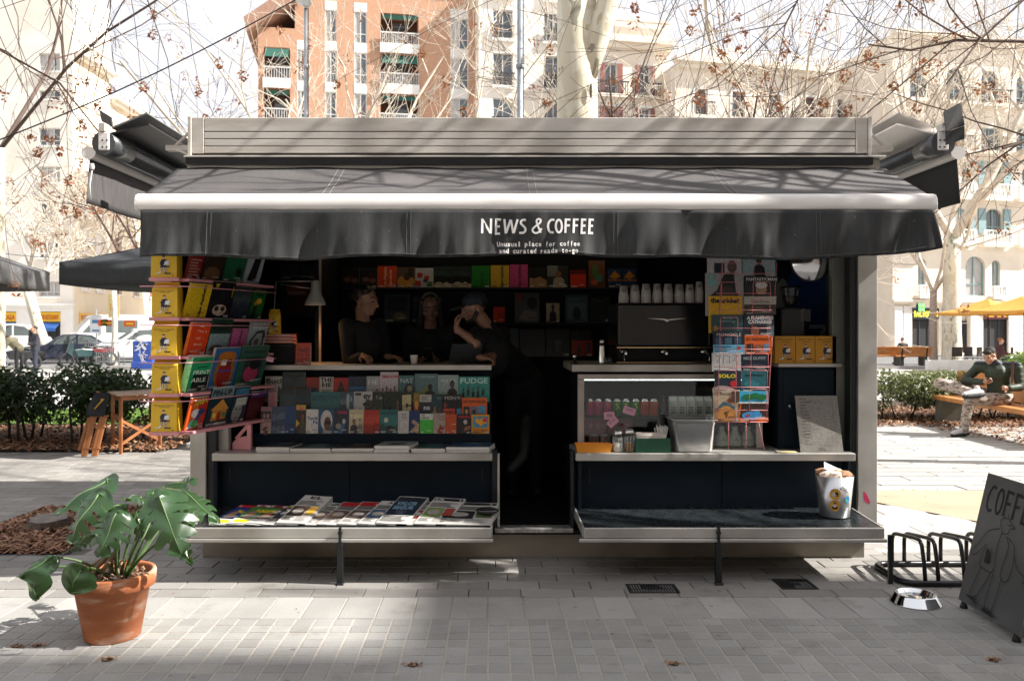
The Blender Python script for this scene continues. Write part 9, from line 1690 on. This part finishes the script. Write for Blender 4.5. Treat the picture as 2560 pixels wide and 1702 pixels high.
# plane tree in front at the right: its boughs throw the streaks of shade on the awning
pth = [([(9.6,3.6,4.4),(9.2,4.1,6.0),(9.0,4.5,7.6),(8.2,4.2,9.9)], .06)]
TS = tree('plane tree to the right of the viewer, outside the picture', (9.6,3.6,0), 13, .26, 53, paths=pth, lr=(.22,.42), n=(3,3,2), limbs=1, fork=.30, tm=twig_d, dryn=0, wob=.13, up=.04, rmin=.005, spread=.8, dsz=.1)
q = random.Random(77); sv = -ldir
runs = [[(1780,400),(1710,416),(1613,457),(1507,487)],[(1900,398),(1826,414),(1667,452),(1540,470)],[(2080,402),(2000,419),(1874,448),(1802,487)],[(1620,400),(1526,416),(1400,443),(1280,472)],[(1560,405),(1473,419),(1280,438),(1150,452)],[(1260,400),(1177,420),(1037,472),(898,466)],[(1360,420),(1276,440),(1157,468),(978,474)],[(720,405),(619,424),(460,456),(400,470)],[(925,396),(938,420),(957,464),(1017,476)],[(1080,395),(960,425),(840,470),(760,485)],[(2200,395),(2120,430),(2060,480)],[(560,400),(520,440),(420,490)],[(1950,410),(1960,450),(1940,490)]]
for k, ru in enumerate(runs):
    t0 = q.uniform(3.0,4.6); pts = [Vector((9.6,3.6,4.2+.12*k)), Vector((7.2+.1*(k%4),4.3,4.9+.15*k))]
    for j, (px, py) in enumerate(ru): Y = 5.7-(py-418)/78*.56; c = Vector((PX(px,Y),Y,2.382+(Y-5.14)*.487)); pts.append(c+sv*(t0-.12*j)+Vector((0,q.gauss(0,.03),0)))
    r0 = q.uniform(.013,.027); mb = MB(); mb.tube(pts, [r0*1.7,r0*1.3]+[r0*(1-.2*j) for j in range(len(ru))], 6, caps=False)
    for j in range(5):
        i_ = q.randrange(2,len(pts)-1); b_ = pts[i_].lerp(pts[i_+1],q.random()); e_ = b_+Vector((q.uniform(-.9,.1),q.uniform(-.35,.35),q.uniform(.1,.5))); mb.tube([b_,b_.lerp(e_,.5)+Vector((0,0,.05)),e_], [r0*.45,r0*.3,.004], 4, caps=False)
    mb.build('bough', twig_d, TS)
# poles and cables
for px, d, rr, h, mt, lb in ((765,14.2,.038,7,gal,'slim metal lamp post rising behind the kiosk at left'),(1300,13.2,.05,7,M('blue_grey_post', (.30,.33,.36), .4, .5),'blue grey steel post rising behind the kiosk')):
    x = PX(px,d); r = thing('lamp_post', lb, 'post', (x,d,0)); mb = MB(); mb.cyl((x,d,0),(x,d,h),rr,rr*.9,12); mb.build('shaft', mt, r)
    mb = MB(); mb.cyl((x,d,0),(x,d,.3),rr*2,rr*1.9,12); mb.build('base', mt, r); mb = MB(); mb.tube([(x+rr+.006,d-.02,.3),(x+rr+.006,d-.02,h)], .007, 5); mb.build('conduit', black_metal, r)
    mb = MB(); mb.cyl((x,d,PZ(167,d)-.03),(x,d,PZ(167,d)+.03),rr*1.35,n=12); mb.build('clamp', mt, r); mb = MB(); mb.ell((x,d-.3,h+.06),(.14,.4,.07),8); mb.build('lantern', mt, r)
a, b = at(-160,410,7.2), at(820,-45,7.6); mb = MB(); mb.tube([a.lerp(b,t)-Vector((0,0,.10*math.sin(math.pi*t))) for t in np.linspace(0,1,24)], .006, 6); mb.build('overhead_cable', M('cable_black', (.012,.012,.016), .6), None, label='black overhead cable slanting across the upper left sky', cat='cable')
a, b = at(-30,628,20), at(230,641,22); mb = MB(); mb.tube([a.lerp(b,t)-Vector((0,0,.08*math.sin(math.pi*t))) for t in np.linspace(0,1,12)], .009, 5); mb.build('overhead_cable', MATS['cable_black'], None, label='thin wire running across the left building above the parasols', cat='cable')
for o in bpy.data.objects:
    if o.type == 'EMPTY' and o.parent is not None:
        for k in ('category', 'label'):
            if k in o.keys() and k == 'category': del o[k]
